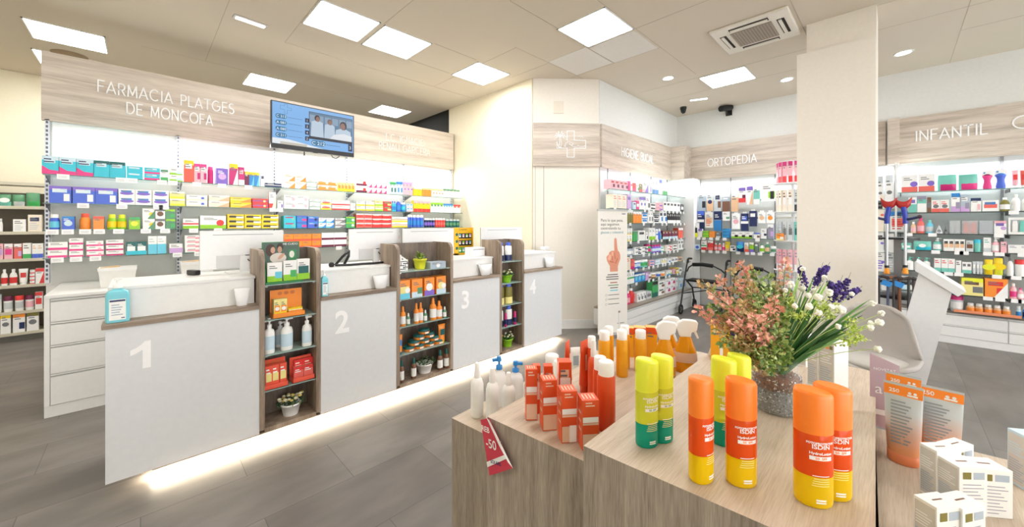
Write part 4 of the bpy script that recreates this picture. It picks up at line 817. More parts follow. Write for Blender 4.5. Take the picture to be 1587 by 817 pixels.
# ------------------------------------------------------------------ orthopaedic goods
row('on upper glass shelf under ORTOPEDIA', 'X', OX, OZ[0], [
 (1063.5, 1072, 345.5, 'box', 'JikbJ', 'yellow and black'), (1073, 1081.5, 345.5, 'box', 'WbJik', 'white and neon yellow'), (1082, 1088, 355, 'box', 'WtV', 'white and purple'), (1089, 1098, 358, 'box', 'LsG', 'green', 1, 2), (1099, 1108, 358.5, 'box', 'OsF', 'orange', 1, 2), (1109.5, 1117, 360, 'box', 'gbt', 'dark grey'), (1119, 1130, 354.5, 'box', 'bsTxD', 'teal', 1, 3),
 (1133, 1166, 359.5, 'box', 'WbLzk', 'white and lime', 3), (1168, 1178, 361, 'box', 'WtBzw', 'white and blue'), (1179, 1188, 354.5, 'box', 'WzNbW', 'white and navy'), (1189.5, 1198.5, 348, 'box', 'QzltW', 'tall purple')])
row('on lower glass shelf under ORTOPEDIA', 'X', OX, OZ[1], [
 (1063.5, 1074, 371.5, 'round', 'WB', 'white and blue'), (1075.5, 1085, 379, 'round', 'sB', 'small blue'), (1086.5, 1095, 373.5, 'box', 'WsGbR', 'red and green'), (1096.5, 1105, 373.5, 'box', 'RtWbr', 'red'), (1106, 1117, 377, 'bottle', 'rWp', 'pink', 2), (1118, 1123, 377, 'bottle', 'pWP', 'small rose'), (1124, 1130, 375, 'box', 'YjJbe', 'yellow'), (1131, 1139.5, 381, 'box', 'WjNzk', 'small white'), (1140.5, 1152.5, 375, 'bag', 'bNT', 'blue bandage'),
 (1153.5, 1160, 376.5, 'box', 'WbCie', 'white and coral'), (1161, 1168, 376, 'box', 'LbVtW', 'green and purple'), (1169, 1175, 376.5, 'box', 'gjWiq', 'grey and green'), (1176, 1184, 378, 'bottle', 'WqL', 'white and green'), (1184.5, 1192.5, 375.5, 'bottle', 'qWe', 'green and beige'), (1193.5, 1202, 382, 'tub', 'tWq', 'pale')])
def hanging(px0, px1, y0, y1, des, words, where, X=7.42, th=0.03):
    a, b = onX(px0, y1, X), onX(px1, y1, X); top = onX((px0 + px1)/2, y0, X).z; z0 = onX((px0 + px1)/2, y1, X).z
    wv = abs(a.y - b.y)*0.95; mb = boxmesh(wv, top - z0, th, des)
    o = mb.build('hanging_pack', loc=(X, (a.y + b.y)/2, z0), rotz=-PI/2)
    M().tube([(0, 0.005, top - z0 + 0.015), (0, 7.575 - X, top - z0 + 0.018)], 0.003, chrome, 5).box(-0.03, 0.03, th*0.4, th*0.5, top - z0 - 0.001, top - z0 + 0.03, cm('W')).build('hook_tab', o)
    tag(o, words + ' ' + where, 'hanging pack', 'hanging support packs on the ORTOPEDIA wall')
U = 'hanging in upper row under ORTOPEDIA'; Lr = 'hanging in lower row under ORTOPEDIA'
for a in [(1068, 1081, 304, 328, 'hBetWqr', 'pack with a pink elbow support'), (1082, 1094, 298, 327.5, 'hBhtWzk', 'pack showing a dark knee brace, leftmost knee'), (1095, 1105.5, 298, 327, 'ttWBedN', 'narrow grey pack with dark figure'), (1107, 1117.5, 298, 327.5, 'ttWzwNs'[:5] + 'jN', 'narrow grey pack with brown figure'),
          (1119, 1131.5, 299, 328, 'htWBwxW', 'grey blue pack with a bare back'), (1133, 1144, 300, 328, 'etWBexg', 'beige pack with folded arms')]: hanging(*a, U)
for a in [(1144.5, 1156, 291, 314, 'WtVzmbR', 'white and red carton with purple top'), (1157, 1167, 289, 317, 'WtVue', 'white carton half with purple stripe'), (1167.5, 1177.5, 289, 317, 'abWtW', 'aqua body belt carton'), (1179, 1202, 284, 312, 'WzLtWrk', 'wide white and green lumbar belt carton')]: hanging(*a, U)
for a in [(1067, 1078.5, 330, 351, 'WBetB', 'white and peach foot pack'), (1080, 1091.5, 327, 357, 'NsWtB', 'navy pack left of the dotted card'), (1092.5, 1105, 329, 353, 'WienrtN'[:3] + 'nrtW', 'white card with dotted insoles'), (1106, 1118.5, 327.5, 358, 'NsWBb', 'navy pack right of the dotted card'), (1119.5, 1131, 328, 342, 'WzqsW', 'short white and green card'),
          (1134, 1147, 331, 355, 'WdptW', 'white card with a pink ring'), (1148, 1160, 331, 358, 'NsWjB', 'navy pack right of the pink ring card'), (1161, 1173, 327, 351, 'NjWBN', 'higher hung navy pack'), (1174.5, 1186.5, 329, 346, 'WdetW', 'left white card with orange picture'), (1187.5, 1200, 329, 346, 'WdOtW', 'right white card with orange picture')]: hanging(*a, Lr)

# ------------------------------------------------------------------ baby care goods
BW = 'on %s baby care shelf'
row(BW % 'top', 'X', IX, IZ[0], [(1397, 1449, 270.5, 'wide', 'WqVbrtW', 'white and red pillow', 2), (1452.5, 1483, 271, 'bag', 'aM', 'aqua diaper'), (1485, 1516, 270, 'bag', 'aP', 'paler aqua diaper'), (1522, 1538, 264.5, 'bear', 'Pm', 'pink'), (1542, 1560, 262.5, 'bear', 'Bb', 'blue'), (1568.5, 1580, 263.5, 'tube', 'pWR', 'pale pink'), (1582, 1593, 263.5, 'tube', 'rWR', 'salmon pink')])
row(BW % 'second', 'X', IX, IZ[1], [(1408, 1421, 306, 'box', 'WBajV', 'white and aqua soother'), (1421.5, 1436, 304, 'box', 'aBWtQ', 'aqua bottle picture'), (1437, 1443, 306, 'box', 'wig', 'narrow brown'), (1444, 1471.5, 310, 'box', 'WbrdgxR', 'white box with teat picture!', 2), (1474, 1488, 299.5, 'box', 'WtbblzQ', 'tall white and lilac', 1), (1488.5, 1503, 301.5, 'box', 'hjWblzQ', 'tall grey and lilac', 1), (1504.5, 1521, 307, 'box', 'WtNrp', 'white and pink'), (1522.5, 1549, 310.5, 'wide', 'WirjbbW', 'wide white and rose'), (1550, 1566.5, 306, 'bottle', 'oWW', 'amber'), (1568, 1583, 301, 'bottle', 'WWW', 'white'), (1584.5, 1600, 302, 'bottle', 'WtW', 'white lotion')])
row(BW % 'third', 'X', IX, IZ[2], [(1411.5, 1420, 344, 'bottle', 'eWp', 'beige'), (1421.5, 1433.5, 338, 'bottle', 'rPp', 'pink'), (1435, 1447, 341, 'bottle', 'Sat', 'aqua'), (1449.5, 1461.5, 349, 'dummy', 'tg', 'grey'), (1462.5, 1469, 346, 'dummy', 'gk', 'small dark grey'), (1471.5, 1488.5, 342, 'clear', 'tW', 'grey'), (1490.5, 1515.5, 342.5, 'clear', 'rW', 'pink'), (1517, 1539.5, 342, 'clear', 'hW', 'white'), (1540.5, 1560, 342.5, 'box', 'WqltpjV', 'white and lilac breast pump'), (1562, 1595, 337, 'frame', 'WW', 'white and aqua')])
row(BW % 'fourth', 'X', IX, IZ[3], [(1397, 1413, 377, 'box', 'aiW', 'aqua and white'), (1415, 1444, 374, 'bag', 'aTW', 'aqua wipes'), (1446, 1460.5, 369, 'pump', 'aWW', 'pale aqua'), (1462, 1496, 371, 'box', 'Wiejk', 'white milk', 4), (1497, 1508.5, 373, 'box', 'tiw', 'grey and brown'), (1509.5, 1522, 371.5, 'tub', 'aTa', 'aqua'), (1524, 1536, 368.5, 'box', 'Wxabt', 'tall white'), (1537.5, 1550, 368.5, 'pump', 'pWW', 'pale pink', 1), (1551, 1560.5, 375, 'box', 'pjmxW', 'pale pink'), (1562, 1600, 380, 'wide', 'WxQ', 'low white', 2)])
row(BW % 'fifth', 'X', IX, IZ[4], [(1403, 1443, 399, 'pump', 'WaW', 'white and mint', 3), (1448, 1480, 401, 'box', 'WbatWxR', 'white and mint', 3), (1481, 1490, 404, 'box', 'WbWxk', 'plain white'), (1491, 1506, 406.5, 'box', 'WbajgW'[:6], 'small white and mint', 2), (1507.5, 1523.5, 405.5, 'tube', 'ttW', 'grey', 3), (1525.5, 1540, 402.5, 'bag', 'YYJ', 'left yellow'), (1540.5, 1555.5, 400.5, 'bag', 'YJY', 'right yellow'), (1561, 1572, 400, 'bottle', 'WgW', 'white'), (1573.5, 1592, 403, 'tub', 'WRW', 'white tub with red lid!')])
row(BW % 'sixth', 'X', IX, IZ[5], [(1474, 1487.5, 446.5, 'box', 'BtWjp', 'blue and white'), (1489.5, 1524.5, 431.5, 'wide', 'yjwzgtJ', 'pale yellow biscuit'), (1526, 1563, 432.5, 'wide', 'FjRzRuW', 'orange biscuit'), (1565, 1577, 440, 'bottle', 'pWP', 'tall pale pink'), (1578, 1588, 447, 'bottle', 'pPW', 'short pale pink')])
row('on cabinet below baby care shelves', 'X', 7.38, IT, [(1473, 1494, 458.5, 'tub', 'tPW', 'large clear tub with pink lid!'), (1497.5, 1568, 473, 'jar', 'eWO', 'small baby food', 5), (1575, 1584, 475, 'jar', 'sWb', 'white and blue'), (1585.5, 1597, 476, 'jar', 'bWN', 'azure')])
a = onX(1478, 480, 7.36); b = onX(1583, 490, 7.36)
tag(M().box(7.34, 7.355, b.y, a.y, IT + 0.001, IT + 0.035, mat((238, 150, 110), 0.5)).box(7.34, 7.37, b.y, a.y, IT + 0.001, IT + 0.004, mat((238, 150, 110), 0.5)).build('shelf_strip'), 'long salmon orange promotional strip in front of the baby food jars', 'promotional strip')
# narrow bay beside the column
row('beside right edge of ivory column', 'X', 7.42, 1.74, [(1360, 1369, 273, 'box', 'Wdgtt', 'small white camera'), (1372, 1385, 271, 'box', 'Wdgtt', 'wide white')], 0.08)
row('on middle level right of ivory column', 'X', 7.42, 1.42, [(1358, 1370, 302, 'box', 'cqrjk', 'cream and red'), (1371, 1378, 304, 'box', 'WjG', 'white and green'), (1379, 1408, 328, 'wide', 'WtbirnR', 'white and azure')], 0.08)
row('on low level right of ivory column', 'X', 7.42, 1.13, [(1359, 1370, 360, 'box', 'WqVjk', 'white and violet'), (1372, 1386, 362, 'box', 'Wxt', 'plain white')], 0.08)
row('on lowest level right of ivory column', 'X', 7.42, 0.86, [(1359, 1371, 388, 'box', 'WqVnV', 'lilac print'), (1373, 1388, 390, 'box', 'tnWxg', 'grey print')], 0.08)
nb = empty('shelving_unit', (7.5, 0.0, 0)); tag(nb, 'narrow bay of thin shelves between the ivory column and the baby care shelves', 'shelving')
ya, yb = onX(1357, 300, 7.42).y + 0.12, iy1 + 0.055
for z in (1.74, 1.42, 1.13, 0.86, 0.6): uch(M().box(7.41, 7.584, yb, ya, z - 0.008, z, GLASS_SHELF).box(7.408, 7.41, yb, ya, z - 0.008, z, mat((150, 160, 160), 0.2)), 'glass_shelf', nb)
uch(M().box(7.56, 7.584, yb, ya, 0.2, 2.36, white_g), 'back_panel', nb)
row('behind the walking sticks', 'X', 7.42, 0.60, [(1366, 1376, 428, 'box', 'Wxt', 'white'), (1395, 1408, 428, 'box', 'sjWtW', 'pale blue'), (1410, 1424, 430, 'box', 'Wdg', 'grey and white')], 0.08)

# ------------------------------------------------------------------ goods in the far left room
FL = 'on %s far left shelf'
row(FL % 'top', 'Y', LY, LZ[1], [(-4, 17, 301, 'bag', 'qaW', 'green linen', 1, 1), (17.5, 38, 301.5, 'bag', 'qtR'[:2], 'pale green linen', 1, 1), (39, 62, 299, 'bag', 'qG', 'mid green linen', 1, 1)], 0.12)
row(FL % 'second', 'Y', LY, LZ[2], [(-6, 4, 339, 'jar', 'WtW', 'white', 1), (19.5, 40, 340, 'box', 'Wxgnt', 'white'), (42.5, 65, 333, 'box', 'cjNnt', 'tall cream')])
row(FL % 'third', 'Y', LY, LZ[3], [(-2, 5, 378, 'box', 'pil', 'pink and lilac'), (6, 19.5, 378, 'box', 'ptWiP', 'pink and white'), (21, 33.5, 378, 'box', 'rtWzl', 'rose and white'), (34.5, 48, 377, 'box', 'WbGxg', 'white and green'), (49, 67, 377.5, 'box', 'WbBxe', 'white and blue', 2)])
row(FL % 'fourth', 'Y', LY, LZ[4], [(0, 11, 418, 'bottle', 'WWR', 'left white and red'), (13, 26, 417.5, 'bottle', 'WWR', 'right white and red'), (28, 43, 417, 'tube', 'WWR', 'white and orange'), (46, 54, 418.5, 'box', 'WbR', 'small white and red', 1, 4), (55, 69, 416, 'box', 'WtRuR', 'white and dark red')])
row(FL % 'fifth', 'Y', LY, LZ[5], [(-10, 2, 457, 'tub', 'WtW', 'white', 1), (4, 19.5, 460, 'tub', 'Wmt', 'white tub with dark red lid!', 1), (21.5, 36, 459, 'tub', 'WRt', 'white tub with red lid!'), (38, 52.5, 458, 'tub', 'Wmp', 'white tub with maroon lid!'), (54, 66, 453, 'box', 'WtRiR', 'red and white')])
row(FL % 'lowest', 'Y', LY, LZ[6], [(0.5, 17, 487, 'pouch', 'WtYdg', 'white and yellow'), (19, 38.5, 486, 'pouch', 'WtOzN', 'white and orange'), (41, 60, 484, 'pouch', 'WtodgiY'[:5], 'white and olive')])
# ------------------------------------------------------------------ things standing in the towers
TY = CY + 0.012
def T(n): return 'on %s of %s tower' % (['top shelf', 'second shelf', 'third shelf', 'fourth shelf', 'bottom'][n[1]], ['widest', 'middle', 'narrow'][n[0]])
def potplant(px0, px1, ytop, zb, potc, kind, label, yp=None):
    a, b = onY(px0, 400, TY + 0.07), onY(px1, 400, TY + 0.07); r = (b.x - a.x)/2; x = (a.x + b.x)/2; top = onY((px0 + px1)/2, ytop, TY + 0.07).z; h = top - zb
    g = empty('potted_plant', (x, yp or TY + 0.09, zb + 0.001)); tag(g, label, 'plant')
    M().lathe([(r*0.72, 0), (r*0.98, h*0.88), (r*1.04, h*0.88), (r*1.04, h), (r*0.92, h), (r*0.88, h*0.86), (0.001, h*0.86)], cm(potc), 24).build('pot', g)
    f = M(); gs = [mat(c, 0.5, name='leaf_green_%d' % c[1]) for c in ((58, 96, 50), (84, 124, 62), (40, 72, 44))]
    if kind == 'spiky':
        gs = [mat(c, 0.5, name='leaf_lime_%d' % c[1]) for c in ((120, 150, 50), (160, 180, 70), (86, 116, 44))]
        for i in range(34):
            az = i*2.4; el = 0.35 + 1.0*((i % 7)/7); L = h*random.uniform(0.9, 1.25); d = Vector((math.cos(az)*math.cos(el), math.sin(az)*math.cos(el)*0.8, math.sin(el))); sd = Vector((-math.sin(az), math.cos(az), 0))*0.010
            p0 = Vector((0, 0, h*0.86)); p1 = p0 + d*L*0.55 + Vector((0, 0, 0.01)); p2 = p0 + d*L - Vector((0, 0, L*0.12))
            f.add([p0 - sd*0.5, p0 + sd*0.5, p1 + sd, p1 - sd, p2], [(0, 1, 2, 3), (3, 2, 4)], gs[i % 3], True)
    else:
        sp = r*1.35
        for i in range(150):
            az = random.uniform(0, 2*PI); rr = sp*math.sqrt(random.random()); hz = h*0.9 + random.uniform(0, h*0.75)*(1 - (rr/sp)**2*0.5)
            c = Vector((rr*math.cos(az), rr*math.sin(az)*0.8, hz)); s_ = random.uniform(0.008, 0.014)
            u_ = Vector((random.uniform(-1, 1), random.uniform(-1, 1), random.uniform(-0.4, 0.8))).normalized(); v_ = u_.cross(Vector((random.uniform(-1, 1), random.uniform(-1, 1), random.uniform(-1, 1)))).normalized()
            f.add([c - u_*s_, c + v_*s_*0.6, c + u_*s_, c - v_*s_*0.6], [(0, 1, 2, 3)], gs[i % 3])
        for i in range(9): az = i*0.7; f.tube([(0, 0, h*0.8), (0.5*sp*math.cos(az), 0.4*sp*math.sin(az), h*1.3)], 0.0015, gs[2], 4)
        if kind in ('white', 'daisy'):
            fl = M()
            for i in range(26 if kind == 'white' else 12):
                az = i*2.4; rr = sp*math.sqrt((i + 0.5)/26)*0.95 if kind == 'white' else sp*math.sqrt((i + 0.5)/12)*0.9
                fl.ball((rr*math.cos(az), rr*math.sin(az)*0.7 - 0.006, h*1.25 + random.uniform(0, h*0.45)), 0.007 if kind == 'white' and h > 0.1 else 0.014, mat((240, 236, 200) if i % 3 else (236, 210, 120), 0.6, name='flower_cream'), 8, 5, 0.6)
            fl.build('flower_heads', g)
    f.build('foliage', g); return g
tr = lambda n, items: row(T(n), 'Y', TY, TZ[n[1]], items, 0.1)
# tower 1
a, b = onY(411, 440, TY), onY(470, 440, TY); tp = onY(440, 375.5, TY + 0.05).z; z0 = TZ[0]
g = empty('display_stand', ((a.x + b.x)/2, TY + 0.01, z0 + 0.001)); tag(g, 'green card display stand with a couple photo and letters ME CUIDO on top shelf', 'display stand')
W_ = (b.x - a.x); H_ = tp - z0
gg = mat((40, 128, 74), 0.4, name='display_green')
M().box(-W_/2, W_/2, 0.09, 0.10, 0, H_, gg).box(-W_/2, W_/2, 0.0, 0.10, 0, 0.012, gg).box(-W_/2, -W_/2 + 0.005, 0.0, 0.09, 0, H_*0.35, gg).build('card_stand', g)
pc = M(); yy = 0.0895
pc.rect(-W_/2 + 0.005, W_/2 - 0.005, H_*0.48, H_*0.985, yy, mat((70, 96, 84), 0.4, name='photo_backdrop'))
def ell(mb, cx_, cz_, rx, rz, y, c, rot=0, n=16):
    mb.poly([(cx_ + rx*math.cos(t)*math.cos(rot) - rz*math.sin(t)*math.sin(rot), y, cz_ + rx*math.cos(t)*math.sin(rot) + rz*math.sin(t)*math.cos(rot)) for t in [-2*PI*i/n for i in range(n)]][::-1], mat(c, 0.45, name='picture_%d_%d_%d' % c))
ell(pc, -W_*0.28, H_*0.80, W_*0.13, H_*0.15, yy - 0.0006, (70, 46, 36)); ell(pc, -W_*0.22, H_*0.80, W_*0.06, H_*0.08, yy - 0.001, (206, 160, 136)); ell(pc, -W_*0.08, H_*0.60, W_*0.22, H_*0.13, yy - 0.0012, (214, 206, 196))
ell(pc, -W_*0.03, H_*0.87, W_*0.09, H_*0.10, yy - 0.0014, (52, 38, 32)); ell(pc, -W_*0.04, H_*0.81, W_*0.06, H_*0.08, yy - 0.0018, (190, 146, 122)); ell(pc, 0.0, H_*0.64, W_*0.12, H_*0.04, yy - 0.0022, (200, 156, 130), 0.8)
ell(pc, W_*0.29, H_*0.68, W_*0.07, H_*0.09, yy - 0.0014, (226, 226, 216)); textmesh(pc, 'ME CUIDO', 0.021, cm('W'), W_*0.25, H_*0.92, yy - 0.002); pc.rect(W_*0.2, W_*0.42, H_*0.5, H_*0.8, yy - 0.0010, gg); pc.build('photo_print', g)
row('in green ME CUIDO display', 'Y', TY + 0.03, TZ[0] + 0.013, [(414, 438, 407.5, 'box', 'WbLtWzS', 'left white and green dental'), (439, 460, 404, 'box', 'WbLtWzG', 'middle white and green dental'), (461, 481, 401.5, 'box', 'WbLiD', 'right white and green dental')], 0.03)
def tray(px0, px1, ytop, zb, hb, c, label, y=TY + 0.0):
    a, b = onY(px0, 400, y), onY(px1, 400, y); w_ = b.x - a.x; top = onY((px0 + px1)/2, ytop, y + 0.08).z - zb
    g = empty('display_tray', ((a.x + b.x)/2, y, zb + 0.001)); tag(g, label, 'display tray')
    m_ = cm(c); M().box(-w_/2, w_/2, 0.0, 0.004, 0, hb, m_).box(-w_/2, w_/2, 0, 0.09, 0, 0.004, m_).box(-w_/2, -w_/2 + 0.003, 0, 0.09, 0, hb, m_).box(w_/2 - 0.003, w_/2, 0, 0.09, 0, hb, m_).build('tray', g)
    h = M().box(-w_/2, w_/2, 0.088, 0.092, 0, top, m_)
    for k in range(3): ell(h, w_*(-0.2 + 0.2*k), top*0.86, w_*0.07, top*0.07, 0.0875, (214, 120, 60))
    h.build('header_card', g); return g
tray(423, 473, 448, TZ[1], 0.035, 'F', 'orange counter display with a picture header card on second shelf of widest tower')
row('in orange display of widest tower', 'Y', TY + 0.012, TZ[1] + 0.005, [(425, 446, 464, 'box', 'yiOdWbY', 'yellow and orange', 2), (447, 470, 477, 'wide', 'YsWbO', 'flat yellow', 1, 2)], 0.06)
tr((0, 2), [(411, 429, 495, 'pump', 'WWs', 'left white'), (437, 457, 492.5, 'pump', 'WWs', 'middle white'), (470, 486, 490, 'pump', 'WWs', 'right white')])
o = goods('pump', 0.075, 0.19, 0.05, 'WWs'); o.location = (onY(434, 500, TY + 0.16).x, TY + 0.16, TZ[2] + 0.001); tag(o, 'white pump bottle standing behind the middle one on third shelf of widest tower', 'bottle')
tray(408, 447, 556, TZ[3], 0.035, 'C', 'left coral red display tray on fourth shelf of widest tower'); tray(454, 488, 551, TZ[3], 0.035, 'C', 'right coral red display tray on fourth shelf of widest tower')
row('in left coral display tray', 'Y', TY + 0.012, TZ[3] + 0.005, [(411, 445, 566, 'box', 'CiyxW', 'coral and yellow', 3)], 0.06)
row('in right coral display tray', 'Y', TY + 0.012, TZ[3] + 0.005, [(456, 486, 568, 'wide', 'rtRxW', 'salmon red', 2)], 0.05)
row('in upper row of right coral display tray', 'Y', TY + 0.055, TZ[3] + 0.005, [(456, 486, 556, 'wide', 'Rxc', 'bright red', 2)], 0.03)
potplant(436, 467, 625, TZ[4], 'W', 'white', 'white pot with a small leafy plant dotted white at the foot of widest tower')
# tower 2
sv = M(); x0_, x1_ = onY(616, 400, TY + 0.05).x, onY(633, 400, TY + 0.05).x
g = empty('vase_ornament', ((x0_ + x1_)/2, TY + 0.09, TZ[0] + 0.001)); tag(g, 'black and white geometric block ornament on top shelf of the middle tower', 'ornament')
wq = (x1_ - x0_)/2; bd = M().box(-wq, wq, -0.03, 0.03, 0, 0.10, cm('W'))
for k, (zz, xx, l, w__) in enumerate([(0.012, -0.5, 1.2, 0.007), (0.028, 0.1, 1.2, 0.007), (0.045, -0.6, 1.0, 0.007), (0.062, 0.1, 1.2, 0.008), (0.082, -0.4, 1.2, 0.006)]): bd.box(max(-wq, xx*wq), min(wq, (xx + l)*wq), -0.0312, -0.03, zz, zz + w__, cm('k'))
for xx, zz in ((-0.7, 0.012), (0.5, 0.03), (-0.3, 0.05), (0.8, 0.06), (0.2, 0.012)): bd.box(xx*wq, xx*wq + 0.006, -0.0313, -0.03, zz, zz + 0.028, cm('k'))
bd.build('body', g, bevel=0.002)
for (dx, dz, an) in ((-0.4, 0.11, -0.5), (0.35, 0.112, 0.6), (-0.5, 0.14, 0.3)):
    o = M().box(-0.022, 0.022, -0.02, 0.02, -0.012, 0.012, cm('W')).box(-0.0225, 0.0, -0.0205, 0.0205, -0.0125, -0.004, cm('k')).build('block', g, loc=(dx*wq, 0, dz)); o.rotation_euler = (0.2, an, 0)
potplant(643.5, 661.5, 401.5, TZ[0], 'J', 'spiky', 'yellow pot with a spiky green plant on top shelf of the middle tower')
tr((1, 0), [(667, 692, 406, 'wide', 'hddxg'.replace('dd', 'dW'), 'small silver grey')])
tr((1, 1), [(619, 636.5, 435, 'box', 'ObSiyqW', 'first orange'), (638.5, 655.5, 433, 'box', 'ObsizqW'[:5] + 'qB', 'second orange'), (658, 674, 431, 'box', 'ObVdW', 'third orange'), (676.5, 691.5, 428.5, 'box', 'ObsdyqW', 'fourth orange')])
tr((1, 2), [(622.5, 631.5, 476, 'spray', 'OFW', 'leftmost tall orange'), (632.5, 637.5, 486, 'spray', 'qWW', 'leftmost small green'), (644, 658, 470.5, 'spray', 'OFW', 'orange centre', 2), (658.5, 663.5, 481, 'spray', 'qWW', 'central small green'), (669.5, 679, 463, 'spray', 'OFW', 'orange right of centre'), (679.5, 688, 467, 'spray', 'OFW', 'rightmost orange'), (688.5, 693.5, 476, 'spray', 'qWW', 'rightmost small green')])
tr((1, 3), [(618.5, 626, 520, 'tube', 'ODb', 'left orange cream'), (683, 693.5, 503.5, 'tube', 'OYD', 'right orange and yellow cream')])
pxs = [(635, 17), (652, 17), (668, 16), (683, 15.5)]
tinr = (onY(644, 500, TY + 0.07).x - onY(628, 500, TY + 0.07).x)/2*0.98; th_ = 0.043; cx0 = onY(657, 540, TY + 0.07).x
for lv in range(4):
    for k in range(4 - lv):
        o = goods('tin', tinr*2, th_, 0.05, 'ODW'); o.location = (cx0 + (k - (3 - lv)/2)*tinr*2.05, TY + 0.07, TZ[3] + 0.001 + lv*th_)
        tag(o, '%s tin of %s tier, pyramid of blue lidded orange tins in middle tower' % (['leftmost', 'second', 'third', 'rightmost'][k] if lv < 3 else 'single', ['lowest', 'second', 'third', 'top'][lv]), 'tin', 'pyramid of orange and blue tins')
tr((1, 4), [(621, 628.5, 560, 'spray', 'wDW', 'far left amber'), (640, 647.5, 556, 'spray', 'wDW', 'amber left of pot'), (681, 688.5, 544, 'spray', 'wDW', 'amber right of pot'), (691, 698.5, 541, 'spray', 'wDW', 'far right amber')])
potplant(648.5, 670.5, 563, TZ[4], 'W', 'leaf', 'white pot with a dark leafy plant at the foot of the middle tower')
# tower 3
tr((2, 0), [(776, 785, 376.5, 'flask', 'WBN', 'left white and blue'), (788, 797.5, 376, 'flask', 'WBN', 'right white and blue')])
potplant(779.5, 793, 426.5, TZ[1], 'L', 'daisy', 'lime green pot with cream flowers on second shelf of the narrow tower')
tr((2, 2), [(776, 785.5, 440.5, 'flask', 'oBy', 'left golden yellow'), (788, 799, 440, 'flask', 'oBy', 'right golden yellow')])
tr((2, 3), [(775.5, 783.5, 477, 'flask', 'WBN', 'left white and navy'), (784, 787, 486, 'can', 'MMN', 'left slim magenta'), (788.5, 797.5, 475, 'flask', 'WBN', 'right white and navy'), (798.5, 802, 483, 'can', 'MMN', 'right slim magenta')])
potplant(781, 794, 525, TZ[4], 'L', 'daisy', 'lime green pot with daisies at the foot of the narrow tower')

# ------------------------------------------------------------------ on and behind the counter
scrn = mat((240, 241, 242), 0.3, name='white_computer_plastic')
def monitor(px0, px1, ytop, Y, label, zb=1.160, both=True):
    a, b = onY(px0, ytop, Y), onY(px1, ytop, Y); w_ = b.x - a.x; top = (a.z + b.z)/2
    g = empty('computer_monitor', ((a.x + b.x)/2, Y, zb)); tag(g, label, 'computer monitor', 'white monitors seen from behind on the counter')
    h = top - zb; M().box(-w_/2, w_/2, 0, 0.022, 0.035, h, scrn).box(-w_/2, w_/2, 0.022, 0.03, 0.035, h, black).build('case', g, bevel=0.004)
    M().box(-w_*0.36, w_*0.36, -0.0015, 0.0, h - 0.032, h - 0.028, mat((150, 150, 150), 0.6)).build('vent_slot', g)
    M().box(-w_*0.32, w_*0.46, -0.006, 0, 0.04, h*0.42, mat((214, 215, 216), 0.35, name='recess_grey')).build('rear_cover', g, bevel=0.002)
    M().box(-0.03, 0.03, -0.02, 0.0, 0.0, h*0.4, scrn).box(-0.11, 0.11, -0.07, 0.10, 0, 0.008, scrn).build('stand', g, bevel=0.002)
    M().tube([(0.02, -0.008, h*0.38), (0.02, -0.02, h*0.30), (0.07, -0.022, h*0.16), (0.16, -0.02, h*0.12), (0.24, -0.02, 0.02)], 0.004, black, 6).box(0.005, 0.03, -0.016, -0.004, h*0.36, h*0.42, black).build('cable', g); return g
monitor(309.5, 439.5, 357.5, 3.50, 'white computer monitor seen from behind at counter station 1, the largest')
monitor(541, 619, 355, 3.50, 'white computer monitor seen from behind at counter station 2')
monitor(624.5, 703.5, 354, 3.42, 'white computer monitor showing above the middle wooden tower, station 3')
monitor(746.5, 809, 352.5, 3.46, 'white computer monitor seen from behind beside the narrow tower, station 4')
def desk(px, py): v = onZ(px, py, 1.161); return v
# odds and ends of cables and devices
p = desk(300, 426); tag(M().box(-0.02, 0.02, -0.05, 0.05, 0, 0.035, black).build('card_reader', loc=(p.x, min(p.y, 3.6), 1.161), rotz=0.4, bevel=0.006), 'small black device left of the largest monitor', 'card reader')
p = desk(380, 424); tag(M().box(-0.09, 0.09, -0.05, 0.05, 0, 0.045, scrn).box(0.0, 0.07, -0.0505, -0.05, 0.008, 0.035, black).build('receipt_printer', loc=(0.70, 3.38, 1.161), rotz=0.05, bevel=0.006), 'white receipt printer under the largest monitor', 'printer')
m_ = M().tube([(1.22, 3.45, 1.17), (1.26, 3.40, 1.24), (1.31, 3.38, 1.29), (1.33, 3.44, 1.24), (1.30, 3.46, 1.17)], 0.012, black).tube([(1.20, 3.40, 1.172), (1.30, 3.34, 1.172), (1.42, 3.36, 1.171), (1.52, 3.33, 1.171), (1.70, 3.38, 1.17)], 0.010, black).ball((1.17, 3.40, 1.178), 0.025, black)
tag(m_.build('barcode_scanner'), 'black barcode scanner and curled cable beside the monitor of station 2', 'barcode scanner')
m_ = M().tube([(2.93, 3.40, 1.17), (2.90, 3.38, 1.24), (2.92, 3.36, 1.28), (2.97, 3.38, 1.26)], 0.010, black).box(2.90, 3.02, 3.33, 3.40, 1.161, 1.175, black)
tag(m_.build('barcode_scanner'), 'black scanner on a hoop stand left of the monitor at station 4', 'barcode scanner')
tag(M().box(-0.09, 0.09, -0.07, 0.07, 0, 0.10, scrn).box(-0.08, 0.08, -0.0705, -0.07, 0.075, 0.08, black).build('receipt_printer', loc=(onY(738, 390, 3.4).x - 0.02, 3.4, 1.161), bevel=0.01), 'white receipt printer between yellow display and last monitor', 'printer')
tag(M().box(-0.06, 0.06, -0.04, 0.04, 0, 0.05, scrn).build('terminal', loc=(onY(845, 398, 3.45).x, 3.45, 1.161), bevel=0.01), 'low white card terminal near the right end of the counter', 'terminal')
